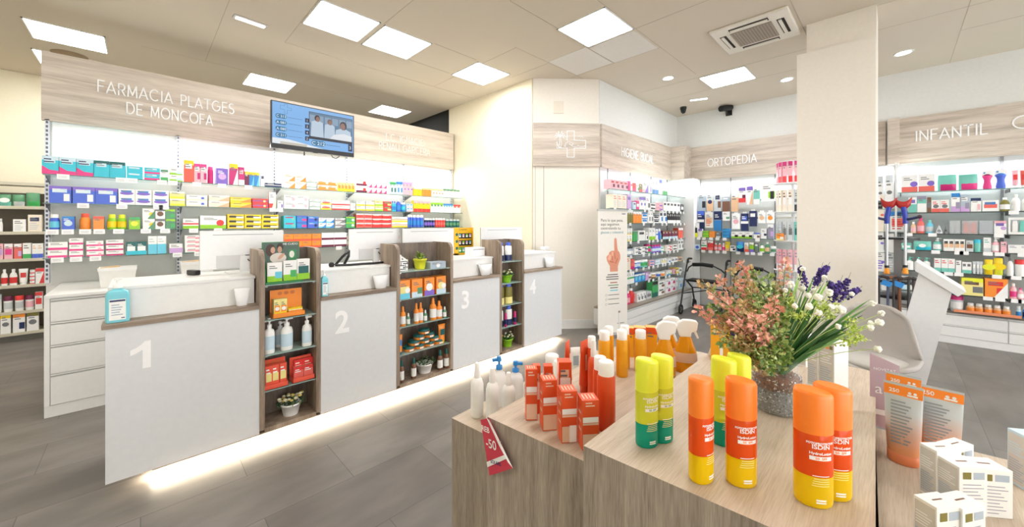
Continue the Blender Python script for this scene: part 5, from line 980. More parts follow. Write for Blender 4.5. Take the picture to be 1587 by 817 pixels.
# white tapered cups on the ledge
def cup(px0, px1, y0, y1, label, Y=3.150):
    a, b = onY(px0, y1, Y), onY(px1, y1, Y); w_ = (b.x - a.x)/2; h = (y1 - y0)/FPX*(Y/ray((px0 + px1)/2, 0)[1])
    mb = M(); mb.lathe([(w_*0.62, 0), (w_*0.78, 0.004), (w_*1.0*1.15, h), (w_*1.08, h), (w_*0.72, 0.01), (0.001, 0.01)], scrn, 4 if False else 28, sy=0.42)
    tag(mb.build('cup', loc=((a.x + b.x)/2, Y + 0.005, TOPZ + 0.001)), label, 'cup', 'white cups on the counter ledge')
cup(364, 386, 445, 472, 'tapered white cup on the wooden ledge left of widest tower')
cup(580, 601, 424.5, 444.5, 'tapered white cup on the wooden ledge left of the middle tower')
cup(744, 761, 409, 426, 'tapered white cup on the wooden ledge left of the narrow tower')
cup(846, 857, 400, 415, 'tapered white cup at the right end of the counter ledge')
def sanitizer(px, y0, y1, wpx, label, Y=3.14):
    t = Y/ray(px, 0)[1]; h = (y1 - y0)/FPX*t; w_ = wpx/FPX*t*0.80/2; x = onY(px, y1, Y).x
    bm = mat((140, 222, 236), 0.2, trans=0.1, name='blue_gel_plastic')
    prof = []
    mb = M(); pts = lambda k: [(k*w_*s1*(1 - 0.12*(abs(s1) == 1 and abs(s2) == 1)), 0.03*k*s2) for s1, s2 in ((-1, -0.6), (-0.85, -1), (0.85, -1), (1, -0.6), (1, 0.6), (0.85, 1), (-0.85, 1), (-1, 0.6))]
    vs = []; lv = [(0.97, 0), (1, 0.01), (1, h*0.62), (0.9, h*0.68), (0.42, h*0.73), (0.40, h*0.76)]
    for k, z in lv: vs += [(p_[0], p_[1], z) for p_ in pts(k)]
    mb.add(vs, [(j*8 + i, j*8 + (i + 1) % 8, (j + 1)*8 + (i + 1) % 8, (j + 1)*8 + i) for j in range(5) for i in range(8)] + [list(range(8))[::-1], list(range(40, 48))], bm, False)
    o = mb.build('sanitizer_bottle', loc=(x, Y, TOPZ + 0.001), bevel=0.003)
    l = M().rect(-w_*0.68, w_*0.68, h*0.06, h*0.52, -0.0305, cm('W')).rect(-w_*0.64, w_*0.64, h*0.465, h*0.505, -0.031, cm('N')).rect(w_*0.3, w_*0.6, h*0.09, h*0.11, -0.031, cm('N')); textlines(l, -w_*0.5, w_*0.5, h*0.15, h*0.42, -0.031, 5, cm('h')); l.build('label', o)
    M().lathe([(w_*0.42, h*0.755), (w_*0.42, h*0.83), (w_*0.12, h*0.84), (w_*0.12, h*0.93)], cm('W'), 14, sy=0.8).box(-w_*0.3, w_*0.35, -0.008, 0.008, h*0.93, h*0.98, cm('W')).build('pump_head', o); tag(o, label, 'bottle'); return o
sanitizer(182.5, 428, 497, 33, 'large pale blue hand sanitizer bottle at the left end of the counter')
sanitizer(502, 421, 462, 13, 'narrow pale blue sanitizer bottle right of widest tower', 3.13)
# white bins on the cabinets behind, with tongs
for (p0, p1, yt, lab, zz) in ((153, 212, 415, 'white open bin with wooden tongs behind station 1, left one', 0), (279, 330, 406, 'white open bin with wooden tongs behind the largest monitor', 0)):
    Yb = 4.95; a, b = onY(p0, 430, Yb), onY(p1, 430, Yb); w_ = (b.x - a.x)/2; top = onY((p0 + p1)/2, yt, Yb - 0.1).z; h = top - 0.967
    g = empty('storage_bin', ((a.x + b.x)/2, Yb, 0.967)); tag(g, lab, 'bin')
    k0, k1 = 0.86, 1.0; mb = M(); d0 = 0.10; vs = []
    for k, z in ((k0, 0), (k1, h), (k1 - 0.04, h), (k0 - 0.04, 0.01)): vs += [(-w_*k, -d0*k, z), (w_*k, -d0*k, z), (w_*k, d0*k, z), (-w_*k, d0*k, z)]
    mb.add(vs, [(j*4 + i, j*4 + (i + 1) % 4, (j + 1)*4 + (i + 1) % 4, (j + 1)*4 + i) for j in range(3) for i in range(4)] + [(3, 2, 1, 0), (12, 13, 14, 15)], mat((232, 232, 228), 0.4)).build('bin', g)
    M().box(-w_*1.02, w_*1.02, -d0*1.03, -d0*0.98, h - 0.025, h + 0.004, white_l).build('rim', g)
    o = M().box(-w_*0.9, w_*0.1, -0.012, 0.012, 0, 0.012, mat((226, 190, 140), 0.5, name='pale_wood')).build('tongs', g, loc=(0, -d0*0.6, h + 0.004)); o.rotation_euler = (0, -0.08, 0.12)
# yellow counter display with small hanging packs
Yd = 3.62; a, b = onY(705, 390, Yd), onY(733.5, 390, Yd); zt_ = onY(720, 353, Yd).z; w_ = b.x - a.x; h = zt_ - 1.161
g = empty('display_stand', ((a.x + b.x)/2, Yd, 1.161)); tag(g, 'yellow cardboard display of small hanging packs at the end of the back shelves', 'display stand')
yb_ = mat((246, 190, 30), 0.4, name='display_yellow')
d_ = M().box(-w_/2, w_/2, 0.03, 0.05, 0, h, yb_).box(-w_/2, -w_/2 + w_*0.2, 0.0, 0.03, 0, h, yb_).box(w_/2 - w_*0.03, w_/2, 0, 0.03, 0, h, yb_).box(-w_/2, w_/2, 0, 0.03, 0, 0.02, yb_)
for k in range(3): d_.disc(-w_*0.40, -0.001, h*(0.25 + 0.25*k), w_*0.07, cm('D'), 12)
textmesh(d_, 'Cracker', w_*0.14, cm('w'), 0, h*0.90, 0.028); d_.build('stand_body', g)
for r_ in range(3):
    for c_ in range(4):
        o = M().box(-w_*0.075, w_*0.075, 0, 0.012, 0, h*0.19, cm('kkVG'[r_] if r_ < 2 else 'G')).rect(-w_*0.05, w_*0.05, h*0.05, h*0.10, -0.0005, cm('W')).rect(-w_*0.05, w_*0.05, h*0.11, h*0.16, -0.0005, cm('SpLl'[(c_ + r_) % 4])).build('hanging_sachet', loc=(g.location.x - w_*0.20 + c_*w_*0.185, Yd + 0.012, 1.161 + h*(0.08 + 0.26*(2 - r_))))
        tag(o, 'small sachet, %s from left in %s row of yellow hanging display' % (['first', 'second', 'third', 'fourth'][c_], ['top', 'middle', 'bottom'][r_]), 'sachet', 'sachets in the yellow display')

# ------------------------------------------------------------------ roll-up banner
A_, B_ = (4.30, 2.78), (4.74, 2.60)
tA, tB = 5.02, 5.20
pa = atT(926, 513, tA); pb = atT(972.5, 510, tB); zt_ = atT(948, 326, 5.11).z
ang = math.atan2(pb.y - pa.y, pb.x - pa.x); bl = math.hypot(pb.x - pa.x, pb.y - pa.y)
g = empty('rollup_banner', (pa.x, pa.y, 0), ang); tag(g, 'cream roll-up banner with a raised pointing hand before the oral care shelves', 'banner')
M().box(0, bl, -0.07, 0.05, 0, 0.06, chrome).build('base', g, bevel=0.01); M().box(0, bl, -0.012, 0.012, zt_ - 0.012, zt_ + 0.012, mat((190, 190, 186), 0.4)).build('top_rail', g); M().tube([(bl/2, 0.03, 0.05), (bl/2, 0.03, zt_)], 0.01, chrome).build('rear_pole', g)
bn = M().box(0.005, bl - 0.005, -0.0015, 0.0015, 0.06, zt_ - 0.005, mat((238, 234, 226), 0.55, name='banner_fabric')); y = -0.002
Zp = lambda py: HC + (HOR - py)/FPX*5.11
gt = mat((90, 86, 84), 0.6, name='banner_print')
for k, (s, c) in enumerate((('Para lo que pesa,', gt), ('aqui seguimos', gt), ('controlando tu', gt), ('glucosa y colesterol', mat((90, 150, 160), 0.6)))): textmesh(bn, s, 0.053 if k < 3 else 0.046, c, 0.05, Zp(343.5 + 6.1*k), y, align='LEFT', bold=0.0004)
bn.rect(bl*0.8, bl*0.93, Zp(332.5), Zp(330.5), y, mat((150, 150, 170), 0.6))
sk = mat((222, 150, 122), 0.6, name='printed_skin'); sk2 = mat((196, 112, 88), 0.6, name='printed_skin_fold'); sk3 = mat((238, 178, 152), 0.6, name='printed_skin_light')
def ppx(pts): return [((x - 926)/46.5*bl, y, Zp(yv)) for x, yv in pts]
hand = [(945, 421), (944.5, 412), (940.5, 405), (939.3, 399), (940.5, 396), (943, 394.5), (943.5, 391), (946.5, 389), (949, 388.5), (951.5, 389), (951.2, 380), (951.4, 371), (952.5, 368.8), (954.2, 369.2), (955.2, 372), (955.8, 380), (956.8, 388), (959.5, 391.5), (960.8, 396), (960.8, 402), (958.5, 408), (957, 413), (957, 421)]
y = -0.0030; bn.poly(ppx(hand)[::-1] if False else ppx(hand[::-1]), sk)
y = -0.0034
for pts in ([(943, 395), (946, 394), (947, 400), (944, 404), (941, 401)], [(947, 390), (950, 390.5), (950, 396), (947.5, 397)]): bn.poly(ppx(pts[::-1]), sk3)
for pts in ([(947.3, 397), (948.3, 397), (949, 404), (948, 404)], [(951, 392), (952, 392), (953.5, 401), (952.5, 402)], [(944, 404), (951, 406), (951, 407.5), (945, 406)], [(956, 400), (957, 401), (954, 409), (952.5, 409)]): bn.poly(ppx(pts[::-1]), sk2)
y = -0.0022
for k, (yy, x0, x1, c) in enumerate([(425.5, 941, 957, gt), (429, 939, 958, gt), (432.5, 939, 958, gt), (438, 945, 956, mat((170, 70, 50), 0.6)), (442, 942, 958, cm('q')), (446, 945, 957, gt), (450, 945, 957, cm('T'))]): bn.rect((x0 - 926)/46.5*bl, (x1 - 926)/46.5*bl, Zp(yy + 0.8), Zp(yy - 0.6), y, c)
for yy in (457, 463.5, 471): bn.rect((942 - 926)/46.5*bl, (959 - 926)/46.5*bl, Zp(yy + 0.4), Zp(yy - 0.5), y, gt); bn.tube([((939 - 926)/46.5*bl + 0.014*math.cos(t), y, Zp(yy) + 0.014*math.sin(t)) for t in [2*PI*k/14 for k in range(14)]], 0.0013, gt, 4, closed=True)
bn.rect((956 - 926)/46.5*bl, (967 - 926)/46.5*bl, Zp(502.5), Zp(501.6), y, gt); bn.build('banner_sheet', g)

# ------------------------------------------------------------------ rollators
def rollator(px0, px1, label, X=6.84):
    ya_, yb_ = onX(px0, 450, X).y, onX(px1, 450, X).y; w_ = ya_ - yb_; g = empty('rollator', (X, (ya_ + yb_)/2, 0), -PI/2); tag(g, label, 'rollator', 'black rollators under the ORTOPEDIA wall')
    h = w_/2 - 0.03; bk = mat((30, 30, 32), 0.35, name='black_tube'); rub = mat((18, 18, 18), 0.7, name='tyre_rubber')
    for s in (-1, 1):
        x = s*h
        M().tube([(x, -0.30, 0.12), (x, -0.16, 0.50), (x*0.98, -0.02, 0.86)], 0.014, bk).build('front_post', g)
        M().tube([(x*0.92, 0.28, 0.10), (x*0.92, 0.16, 0.40), (x*0.95, -0.10, 0.56)], 0.014, bk).build('rear_leg', g)
        hd = M().tube([(x*0.98, -0.02, 0.84), (x*0.98, 0.0, 0.90), (x*0.98, 0.05, 0.92), (x*0.98, 0.17, 0.91)], 0.018, rub).build('hand_grip', g)
        M().tube([(x*0.98, 0.05, 0.90), (x*0.98, 0.05, 0.85), (x*0.98, 0.13, 0.86)], 0.006, bk, 6).build('brake_lever', hd)
        for yy, r in ((-0.32, 0.085), (0.30, 0.085)):
            wl = M(); wl.tube([(x*0.96, yy + r*0.85*math.cos(t), r + r*0.85*math.sin(t)) for t in [2*PI*k/18 for k in range(18)]], r*0.17, rub, 8, closed=True).tube([(x*0.96 - 0.015, yy, r), (x*0.96 + 0.015, yy, r)], r*0.35, mat((90, 90, 94), 0.5), 10); wl.build('wheel', g)
            M().tube([(x*0.96, yy, r), (x*0.96 + 0.025*s, yy, r + 0.05), (x, yy*0.9, 0.17)], 0.01, bk, 6).build('fork', g)
    M().tube([(-h*0.98, -0.03, 0.70), (-h*0.8, -0.10, 0.78), (-h*0.5, -0.17, 0.84), (0, -0.19, 0.855), (h*0.5, -0.17, 0.84), (h*0.8, -0.10, 0.78), (h*0.98, -0.03, 0.70)], 0.012, bk).tube([(-h*0.5, -0.175, 0.84), (0, -0.195, 0.855), (h*0.5, -0.175, 0.84)], 0.032, rub, 10).build('backrest_bar', g)
    M().box(-h*0.9, h*0.9, -0.14, 0.13, 0.54, 0.575, rub).build('seat', g, bevel=0.01); M().tube([(-h*0.92, 0.16, 0.40), (0, 0.16, 0.42), (h*0.92, 0.16, 0.40)], 0.01, bk).tube([(-h*0.98, -0.2, 0.34), (0, 0.0, 0.40), (h*0.98, -0.2, 0.34)], 0.009, bk).build('cross_brace', g)
rollator(1062.5, 1130, 'black rollator with padded bar in the corner under ORTOPEDIA'); rollator(1138, 1207, 'black rollator with padded bar nearer the ivory column, half behind flowers')

# ------------------------------------------------------------------ revolving rack left of the column
Xc_ = 6.85; pc_ = onX(1229, 300, Xc_); g = empty('display_rack', (Xc_, pc_.y, 0), -PI/2); tag(g, 'round revolving rack hung with boxed tubes just left of the ivory column', 'display rack')
tiers = [onX(1229, y, Xc_).z for y in (284, 328, 372.5, 418)]; wr = mat((236, 236, 236), 0.35, name='white_wire')
M().lathe([(0.02, 0.02), (0.02, tiers[0] + 0.33)], wr, 10).build('pole', g); M().lathe([(0.2, 0), (0.2, 0.02), (0.03, 0.04)], wr, 20).build('base', g)
for z in tiers: M().lathe([(0.03, z - 0.012), (0.235, z - 0.012), (0.235, z), (0.03, z)], wr, 28, smooth=False).build('tier_plate', g)
for k, z in enumerate([tiers[0] + 0.31] + [z - 0.03 for z in tiers[:3]]): M().tube([(0.2*math.cos(t), 0.2*math.sin(t), z) for t in [2*PI*q/20 for q in range(20)]], 0.004, wr, 5, closed=True).build('wire_ring', g)
bas = M(); zz = tiers[3]
for q in range(20): t = 2*PI*q/20; bas.tube([(0.21*math.cos(t), 0.21*math.sin(t), zz), (0.21*math.cos(t), 0.21*math.sin(t), zz - 0.24)], 0.004, wr, 4)
for dz in (0.24, 0.12): bas.tube([(0.21*math.cos(t), 0.21*math.sin(t), zz - dz) for t in [2*PI*q/20 for q in range(20)]], 0.004, wr, 4, closed=True)
bas.build('wire_basket', g)
tn = ['top', 'second', 'third', 'fourth']; tdesc = [('ptMbR', 'pale pink tube box'), ('cxwiW', 'cream ruled box'), ('tig', 'grey blister card'), ('pxQbW', 'rosy blister card')]
gy = g.location.y
for k, z in enumerate(tiers):
    H0 = [0.30, 0.31, 0.27, 0.30][k]
    for q in range(9):
        th_ = PI + (q - 4)*0.36                        # the side that faces the shop
        d_, w_ = tdesc[k]
        if k == 1 and q > 4: d_, w_ = 'tsgbk', 'grey ruled box'
        if k == 2 and q < 3: d_, w_ = 'txhng', 'silver printed card'
        if k == 2 and q in (5, 7): d_, w_ = 'aiD', 'aqua blister card'
        o = boxmesh(0.05, H0, 0.022, d_).build('hanging_box'); o.location = (Xc_ + 0.20*math.cos(th_), gy + 0.20*math.sin(th_), z + 0.002 if k < 2 else z + 0.002); o.rotation_euler = (0, 0, th_ + PI/2)
        tag(o, '%s, place %d counted from left round %s tier of revolving rack' % (w_, q + 1, tn[k]), 'hanging box', 'boxes on the revolving rack')
o = boxmesh(0.09, 0.10, 0.04, 'OjFbyzW').build('promo_box', loc=(Xc_ - 0.31, gy + 0.155, tiers[2] + 0.001), rotz=-PI/2); o.location = (Xc_ - 0.22, gy + 0.12, tiers[2] + 0.001); tag(o, 'orange box on the edge of the third plate of the revolving rack', 'box')

# ------------------------------------------------------------------ stand with crutches and walking sticks
Xs = 5.9; ps = onX(1391, 300, Xs); g = empty('walking_stick_stand', (Xs, ps.y, 0), -PI/2); tag(g, 'black round stand holding crutches and walking sticks right of the ivory column', 'stick stand')
zA, zB, zC = onX(1391, 368, Xs).z, onX(1391, 429, Xs).z, onX(1391, 455, Xs).z
M().box(-0.03, 0.03, -0.03, 0.03, 0.02, zA + 0.0, mat((130, 130, 132), 0.35, metal=0.6)).build('pole', g); M().lathe([(0.22, 0), (0.22, 0.03)], black, 24, smooth=False).build('base', g)
M().lathe([(0.02, zA - 0.02), (0.17, zA - 0.02), (0.17, zA), (0.02, zA)], black, 24, smooth=False).build('upper_disc', g); M().lathe([(0.02, zB - 0.06), (0.20, zB - 0.06), (0.20, zB - 0.03), (0.02, zB - 0.03)], black, 24, smooth=False).build('middle_disc', g)
M().lathe([(0.02, zC - 0.04), (0.20, zC - 0.04), (0.20, zC - 0.01), (0.02, zC - 0.01)], black, 24, smooth=False).build('lower_disc', g)
bl_ = mat((44, 62, 168), 0.35, name='blue_crutch_plastic'); rd_ = mat((176, 34, 30), 0.35, name='red_crutch_cuff'); al = mat((206, 208, 212), 0.3, metal=0.7, name='aluminium_tube')
def crutch(px, dirn, label):
    p = onX(px, 345, Xs - 0.17); zc = onX(px, 318, Xs - 0.17).z; zh = onX(px, 341, Xs - 0.17).z; zt2 = onX(px, 424, Xs - 0.17).z
    c = empty('elbow_crutch', (Xs - 0.19, p.y, zt2), -PI/2); tag(c, label, 'crutch', 'blue and red elbow crutches on the black stand'); r0 = lambda z: z - zt2
    M().tube([(0, 0, r0(zh) - 0.03), (0, 0, 0.05)], 0.011, al).build('shaft', c)
    M().tube([(0, 0, r0(zh) - 0.04), (0, 0, r0(zh) + 0.02), (-0.015*dirn, 0, r0(zc) - 0.02)], 0.022, bl_, 10).build('upper_shaft', c)
    M().tube([(0, 0, r0(zh) + 0.0), (0.05*dirn, -0.03, r0(zh) + 0.015), (0.095*dirn, -0.05, r0(zh) + 0.03)], 0.014, mat((30, 36, 90), 0.5), 8).ball((0.10*dirn, -0.05, r0(zh) + 0.032), 0.02, mat((60, 26, 40), 0.5)).build('hand_grip', c)
    cf = M(); n = 12; vs = []
    for j, z in enumerate((-0.045, 0.0, 0.035)):
        for i in range(n + 1):
            t = PI + PI*i/n; R_ = 0.055 + 0.006*j; vs.append((-0.015*dirn + R_*math.cos(t), 0.02 + 0.03*math.sin(t), r0(zc) + z + 0.045*abs(math.cos(t))**2))
    cf.add(vs, [(j*(n + 1) + i, j*(n + 1) + i + 1, (j + 1)*(n + 1) + i + 1, (j + 1)*(n + 1) + i) for j in range(2) for i in range(n)], rd_, True)
    o = cf.build('arm_cuff', c); s_ = o.modifiers.new('s', 'SOLIDIFY'); s_.thickness = 0.008
    M().tube([(0, 0, 0.065), (0, 0, 0.09)], 0.02, black, 10).build('collar', c); M().lathe([(0.024, 0), (0.02, 0.05), (0.014, 0.06)], mat((240, 150, 30), 0.5, name='orange_rubber'), 12).build('rubber_tip', c)
crutch(1374.5, -1, 'left elbow crutch with red cuff and blue grip on the black stand'); crutch(1403, 1, 'right elbow crutch with red cuff and blue grip on the black stand')
for k, (px, c, lab) in enumerate([(1362, (46, 36, 34), 'black walking stick nearest the ivory column'), (1376, (96, 104, 130), 'grey blue walking stick with a blue tag'), (1385, (60, 50, 50), 'dark walking stick behind the pole'), (1394, (120, 72, 42), 'brown wooden walking stick with a blue tag'), (1408, (52, 50, 50), 'black walking stick nearest the white kiosk'), (1416, (72, 60, 56), 'dark grey walking stick touching the kiosk edge')]):
    p = onX(px, 450, Xs - 0.22); c_ = empty('walking_stick', (Xs - 0.235 + 0.015*(k % 2), p.y, 0.0), -PI/2); tag(c_, lab, 'walking stick', None); mm = mat(c, 0.4, name='stick_%d' % c[0]); zt3 = zB + 0.0
    M().tube([(0, 0, 0.035), (0, 0, zt3)], 0.011 if k != 3 else 0.014, mm).build('shaft', c_); M().tube([(0, 0, zt3 - 0.005), (0.0, 0, zt3 + 0.012), (0.03*(-1)**k, -0.01, zt3 + 0.02), (0.075*(-1)**k, -0.02, zt3 + 0.004)], 0.016, mm, 8).build('handle', c_); M().lathe([(0.018, 0.031), (0.014, 0.06)], black, 10).build('rubber_tip', c_)
    if k in (1, 3): o = M().box(-0.04, 0.04, -0.003, 0.003, -0.055, 0.0, cm('b')).build('tag', c_, loc=(0.0, -0.02, zt3 - 0.03)); o.rotation_euler = (0, 0.35, 0)

# ------------------------------------------------------------------ leaning white kiosk
kT = 3.06; kd = ray(1440, 0); kang = math.atan2(kd[1], kd[0]); kn = -PI/2 + kang   # local -y towards the camera
g0 = atT(1424, 640, kT); g = empty('information_kiosk', (g0.x, g0.y, 0), kn); tag(g, 'leaning white kiosk with a slanted top behind the grey chair', 'kiosk')
def kl(px, py):
    u = (px - 1424)/FPX; v = (HOR - py)/FPX; dx = u*kT; s_ = math.hypot(kd[0], kd[1])
    return (dx/s_*1.02, HC + v*kT)
kp = [kl(1356, 655), kl(1424, 640), kl(1473.5, 447), kl(1425.5, 418)]; kp[0] = (kp[0][0], 0.012); kp[1] = (kp[1][0], 0.012); kp[0] = (kl(1362, 640)[0], 0.012)
km = mat((226, 227, 228), 0.3, name='kiosk_white'); ke = mat((176, 178, 182), 0.35, name='kiosk_edge_grey')
n = 4; vs = [(p_[0], 0, p_[1]) for p_ in kp] + [(p_[0], 0.34, p_[1]) for p_ in kp]
M().add(vs, [(0, 1, 2, 3), (7, 6, 5, 4)], km).add(vs, [(1, 0, 4, 5), (2, 1, 5, 6), (3, 2, 6, 7), (0, 3, 7, 4)], ke).build('body', g, bevel=0.003)
tp_ = [kl(1418, 420), kl(1481, 454), kl(1493, 446), kl(1420, 405)]
vs = [(p_[0], -0.02, p_[1]) for p_ in tp_] + [(p_[0], 0.36, p_[1]) for p_ in tp_]
M().add(vs, [(0, 1, 2, 3), (7, 6, 5, 4), (1, 0, 4, 5), (2, 1, 5, 6), (3, 2, 6, 7), (0, 3, 7, 4)], km).build('slanted_top', g, bevel=0.003)
M().box(kp[0][0] - 0.05, kp[1][0] + 0.03, -0.02, 0.36, 0, 0.012, mat((70, 70, 72), 0.5)).build('base_plate', g)

# ------------------------------------------------------------------ upholstered chair
cd = ray(1352, 0); ct = 2.98; cc = (cd[0]*ct, cd[1]*ct); g = empty('upholstered_chair', (cc[0], cc[1], 0), math.atan2(cd[1], cd[0]) - PI/2 - 0.12); tag(g, 'grey fabric shell chair with wooden legs behind the display table', 'chair')
fab = mat((176, 170, 164), 0.9, name='grey_chair_fabric', bump=0.3, vs=60); fab2 = mat((190, 186, 178), 0.9, name='grey_seat_fabric', bump=0.3, vs=60)
NU, NV = 18, 16; vs = []
prof = [(-0.265, 0.405, 0.20), (-0.25, 0.425, 0.25), (-0.17, 0.43, 0.285), (-0.05, 0.42, 0.30), (0.08, 0.42, 0.30), (0.15, 0.45, 0.30), (0.195, 0.52, 0.295), (0.22, 0.62, 0.27), (0.245, 0.72, 0.24), (0.265, 0.80, 0.215), (0.275, 0.845, 0.185), (0.28, 0.865, 0.14)]
def pr(v):
    f_ = v*(len(prof) - 1); i = min(int(f_), len(prof) - 2); r_ = f_ - i; return [prof[i][q]*(1 - r_) + prof[i + 1][q]*r_ for q in range(3)]
for j in range(NV + 1):
    y_, z_, hw = pr(j/NV); bk_ = max(0, min(1, (z_ - 0.42)/0.12))
    for i in range(NU + 1):
        u_ = -1 + 2*i/NU; e_ = abs(u_)**2.2
        vs.append((u_*hw, y_ - bk_*e_*0.15, z_ + (1 - bk_)*e_*0.075 - 0.03*bk_*e_*(1 if z_ > 0.8 else 0.2)))
sh = M().add(vs, [(j*(NU + 1) + i, j*(NU + 1) + i + 1, (j + 1)*(NU + 1) + i + 1, (j + 1)*(NU + 1) + i) for j in range(NV) for i in range(NU)], fab, True).build('shell', g)
s_ = sh.modifiers.new('s', 'SOLIDIFY'); s_.thickness = 0.035; s_.offset = 0; s2 = sh.modifiers.new('ss', 'SUBSURF'); s2.levels = 1; s2.render_levels = 1
cu_ = M().lathe([(0.001, 0.425), (0.9, 0.43), (1.0, 0.455), (0.96, 0.475), (0.7, 0.49), (0.001, 0.495)], fab2, 32, sx=0.245, sy=0.215).build('seat_cushion', g, loc=(0, -0.045, 0.002))
lw = mat((190, 142, 92), 0.5, name='beech_leg')
for sx_ in (-1, 1):
    for sy_ in (-1, 1): M().tube([(sx_*0.13, sy_*0.11, 0.415), (sx_*0.23, sy_*0.21, 0.0)], 0.018, lw, 10, r1=0.011).build('leg', g)
M().box(-0.15, 0.15, -0.13, 0.13, 0.385, 0.405, black).build('seat_frame', g)
g.scale = (0.9, 0.92, 1.0)
# ------------------------------------------------------------------ stepped display of oak blocks
K['X'] = (226, 84, 36); K['Z'] = (244, 172, 28); K['E'] = (232, 196, 170)
ZU, ZM, ZL, ZR = 1.04, 0.95, 0.83, 0.95
def block(pts, z, label):
    c = Vector((sum(p[0] for p in pts)/len(pts), sum(p[1] for p in pts)/len(pts), 0))
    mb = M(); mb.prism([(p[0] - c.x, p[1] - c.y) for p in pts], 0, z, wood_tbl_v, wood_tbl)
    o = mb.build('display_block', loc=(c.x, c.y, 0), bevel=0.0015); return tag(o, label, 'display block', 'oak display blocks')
uA, uB, uC = onZ(904, 691, ZU), onZ(1357, 889, ZU), onZ(1357, 577, ZU); uD = onZ(1128, 525, ZU)
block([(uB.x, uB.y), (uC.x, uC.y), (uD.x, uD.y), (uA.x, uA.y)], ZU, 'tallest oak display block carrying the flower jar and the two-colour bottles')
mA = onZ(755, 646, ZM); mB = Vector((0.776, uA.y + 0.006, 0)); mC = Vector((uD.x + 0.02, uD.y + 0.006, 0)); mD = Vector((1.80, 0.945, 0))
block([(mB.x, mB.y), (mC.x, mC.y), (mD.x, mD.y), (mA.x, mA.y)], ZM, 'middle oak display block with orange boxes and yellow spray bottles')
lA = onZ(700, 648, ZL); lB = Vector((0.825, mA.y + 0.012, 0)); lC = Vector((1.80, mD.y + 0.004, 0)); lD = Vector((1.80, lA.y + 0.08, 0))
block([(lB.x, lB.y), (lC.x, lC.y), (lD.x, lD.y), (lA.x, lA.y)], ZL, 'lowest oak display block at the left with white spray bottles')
r1 = onZ(1371, 667, ZR); r2 = onZ(1560, 713, ZR); dx_ = (r2.x - r1.x)/(r2.y - r1.y)
block([(0.60, -1.0), (r1.x + dx_*(-1.0 - r1.y), -1.0), (r1.x, uC.y - 0.006), (uB.x + 0.03, uB.y - 0.006), (0.62, uB.y - 0.006)], ZR, 'oak display block at the right edge with white boxes and grey tubes')

def facing(px, extra=0.0): k = ray(px, 0); return math.atan2(k[1], k[0]) - PI/2 + math.radians(extra)
def size(px, yb, z): return (z - HC)/((HOR - yb)/FPX)/FPX     # metres per pixel at that spot
CATG = {}
def put(kind, x0, x1, yt, yb, z, des, label, cat, grp=None, rot=0, d=None, name=None):
    xm = (x0 + x1)/2; s = size(xm, yb, z); w_ = (x1 - x0)*s; h = (yb - yt)*s*0.985; p = onZ(xm, yb, z)
    k = ray(xm, 0); l = math.hypot(k[0], k[1])
    if kind == 'box':
        dd = d or w_; mb = boxmesh(w_, h, dd, des)
        t_ = textlines; 
        for side in (-1, 1):
            for q in range(3): mb.add([(side*(w_/2 + 0.0003), dd*0.15, h*(0.2 + 0.2*q)), (side*(w_/2 + 0.0003), dd*0.8, h*(0.2 + 0.2*q)), (side*(w_/2 + 0.0003), dd*0.8, h*(0.22 + 0.2*q)), (side*(w_/2 + 0.0003), dd*0.15, h*(0.22 + 0.2*q))], [(0, 1, 2, 3) if side > 0 else (3, 2, 1, 0)], cm('E' if des[0] in 'XZ' else 'h'))
        o = mb.build(name or 'sunscreen_box', bevel=0.0008); o.location = (p.x, p.y, z + 0.0005)
    else:
        o = goods(kind, round(w_, 4), round(h, 4), 0.05, des, near=True); 
        if o.name in CATG: pass
        o.location = (p.x + k[0]/l*w_/2, p.y + k[1]/l*w_/2, z + 0.0005)
    o.rotation_euler = (0, 0, facing(xm, rot)); return tag(o, label, cat, grp)
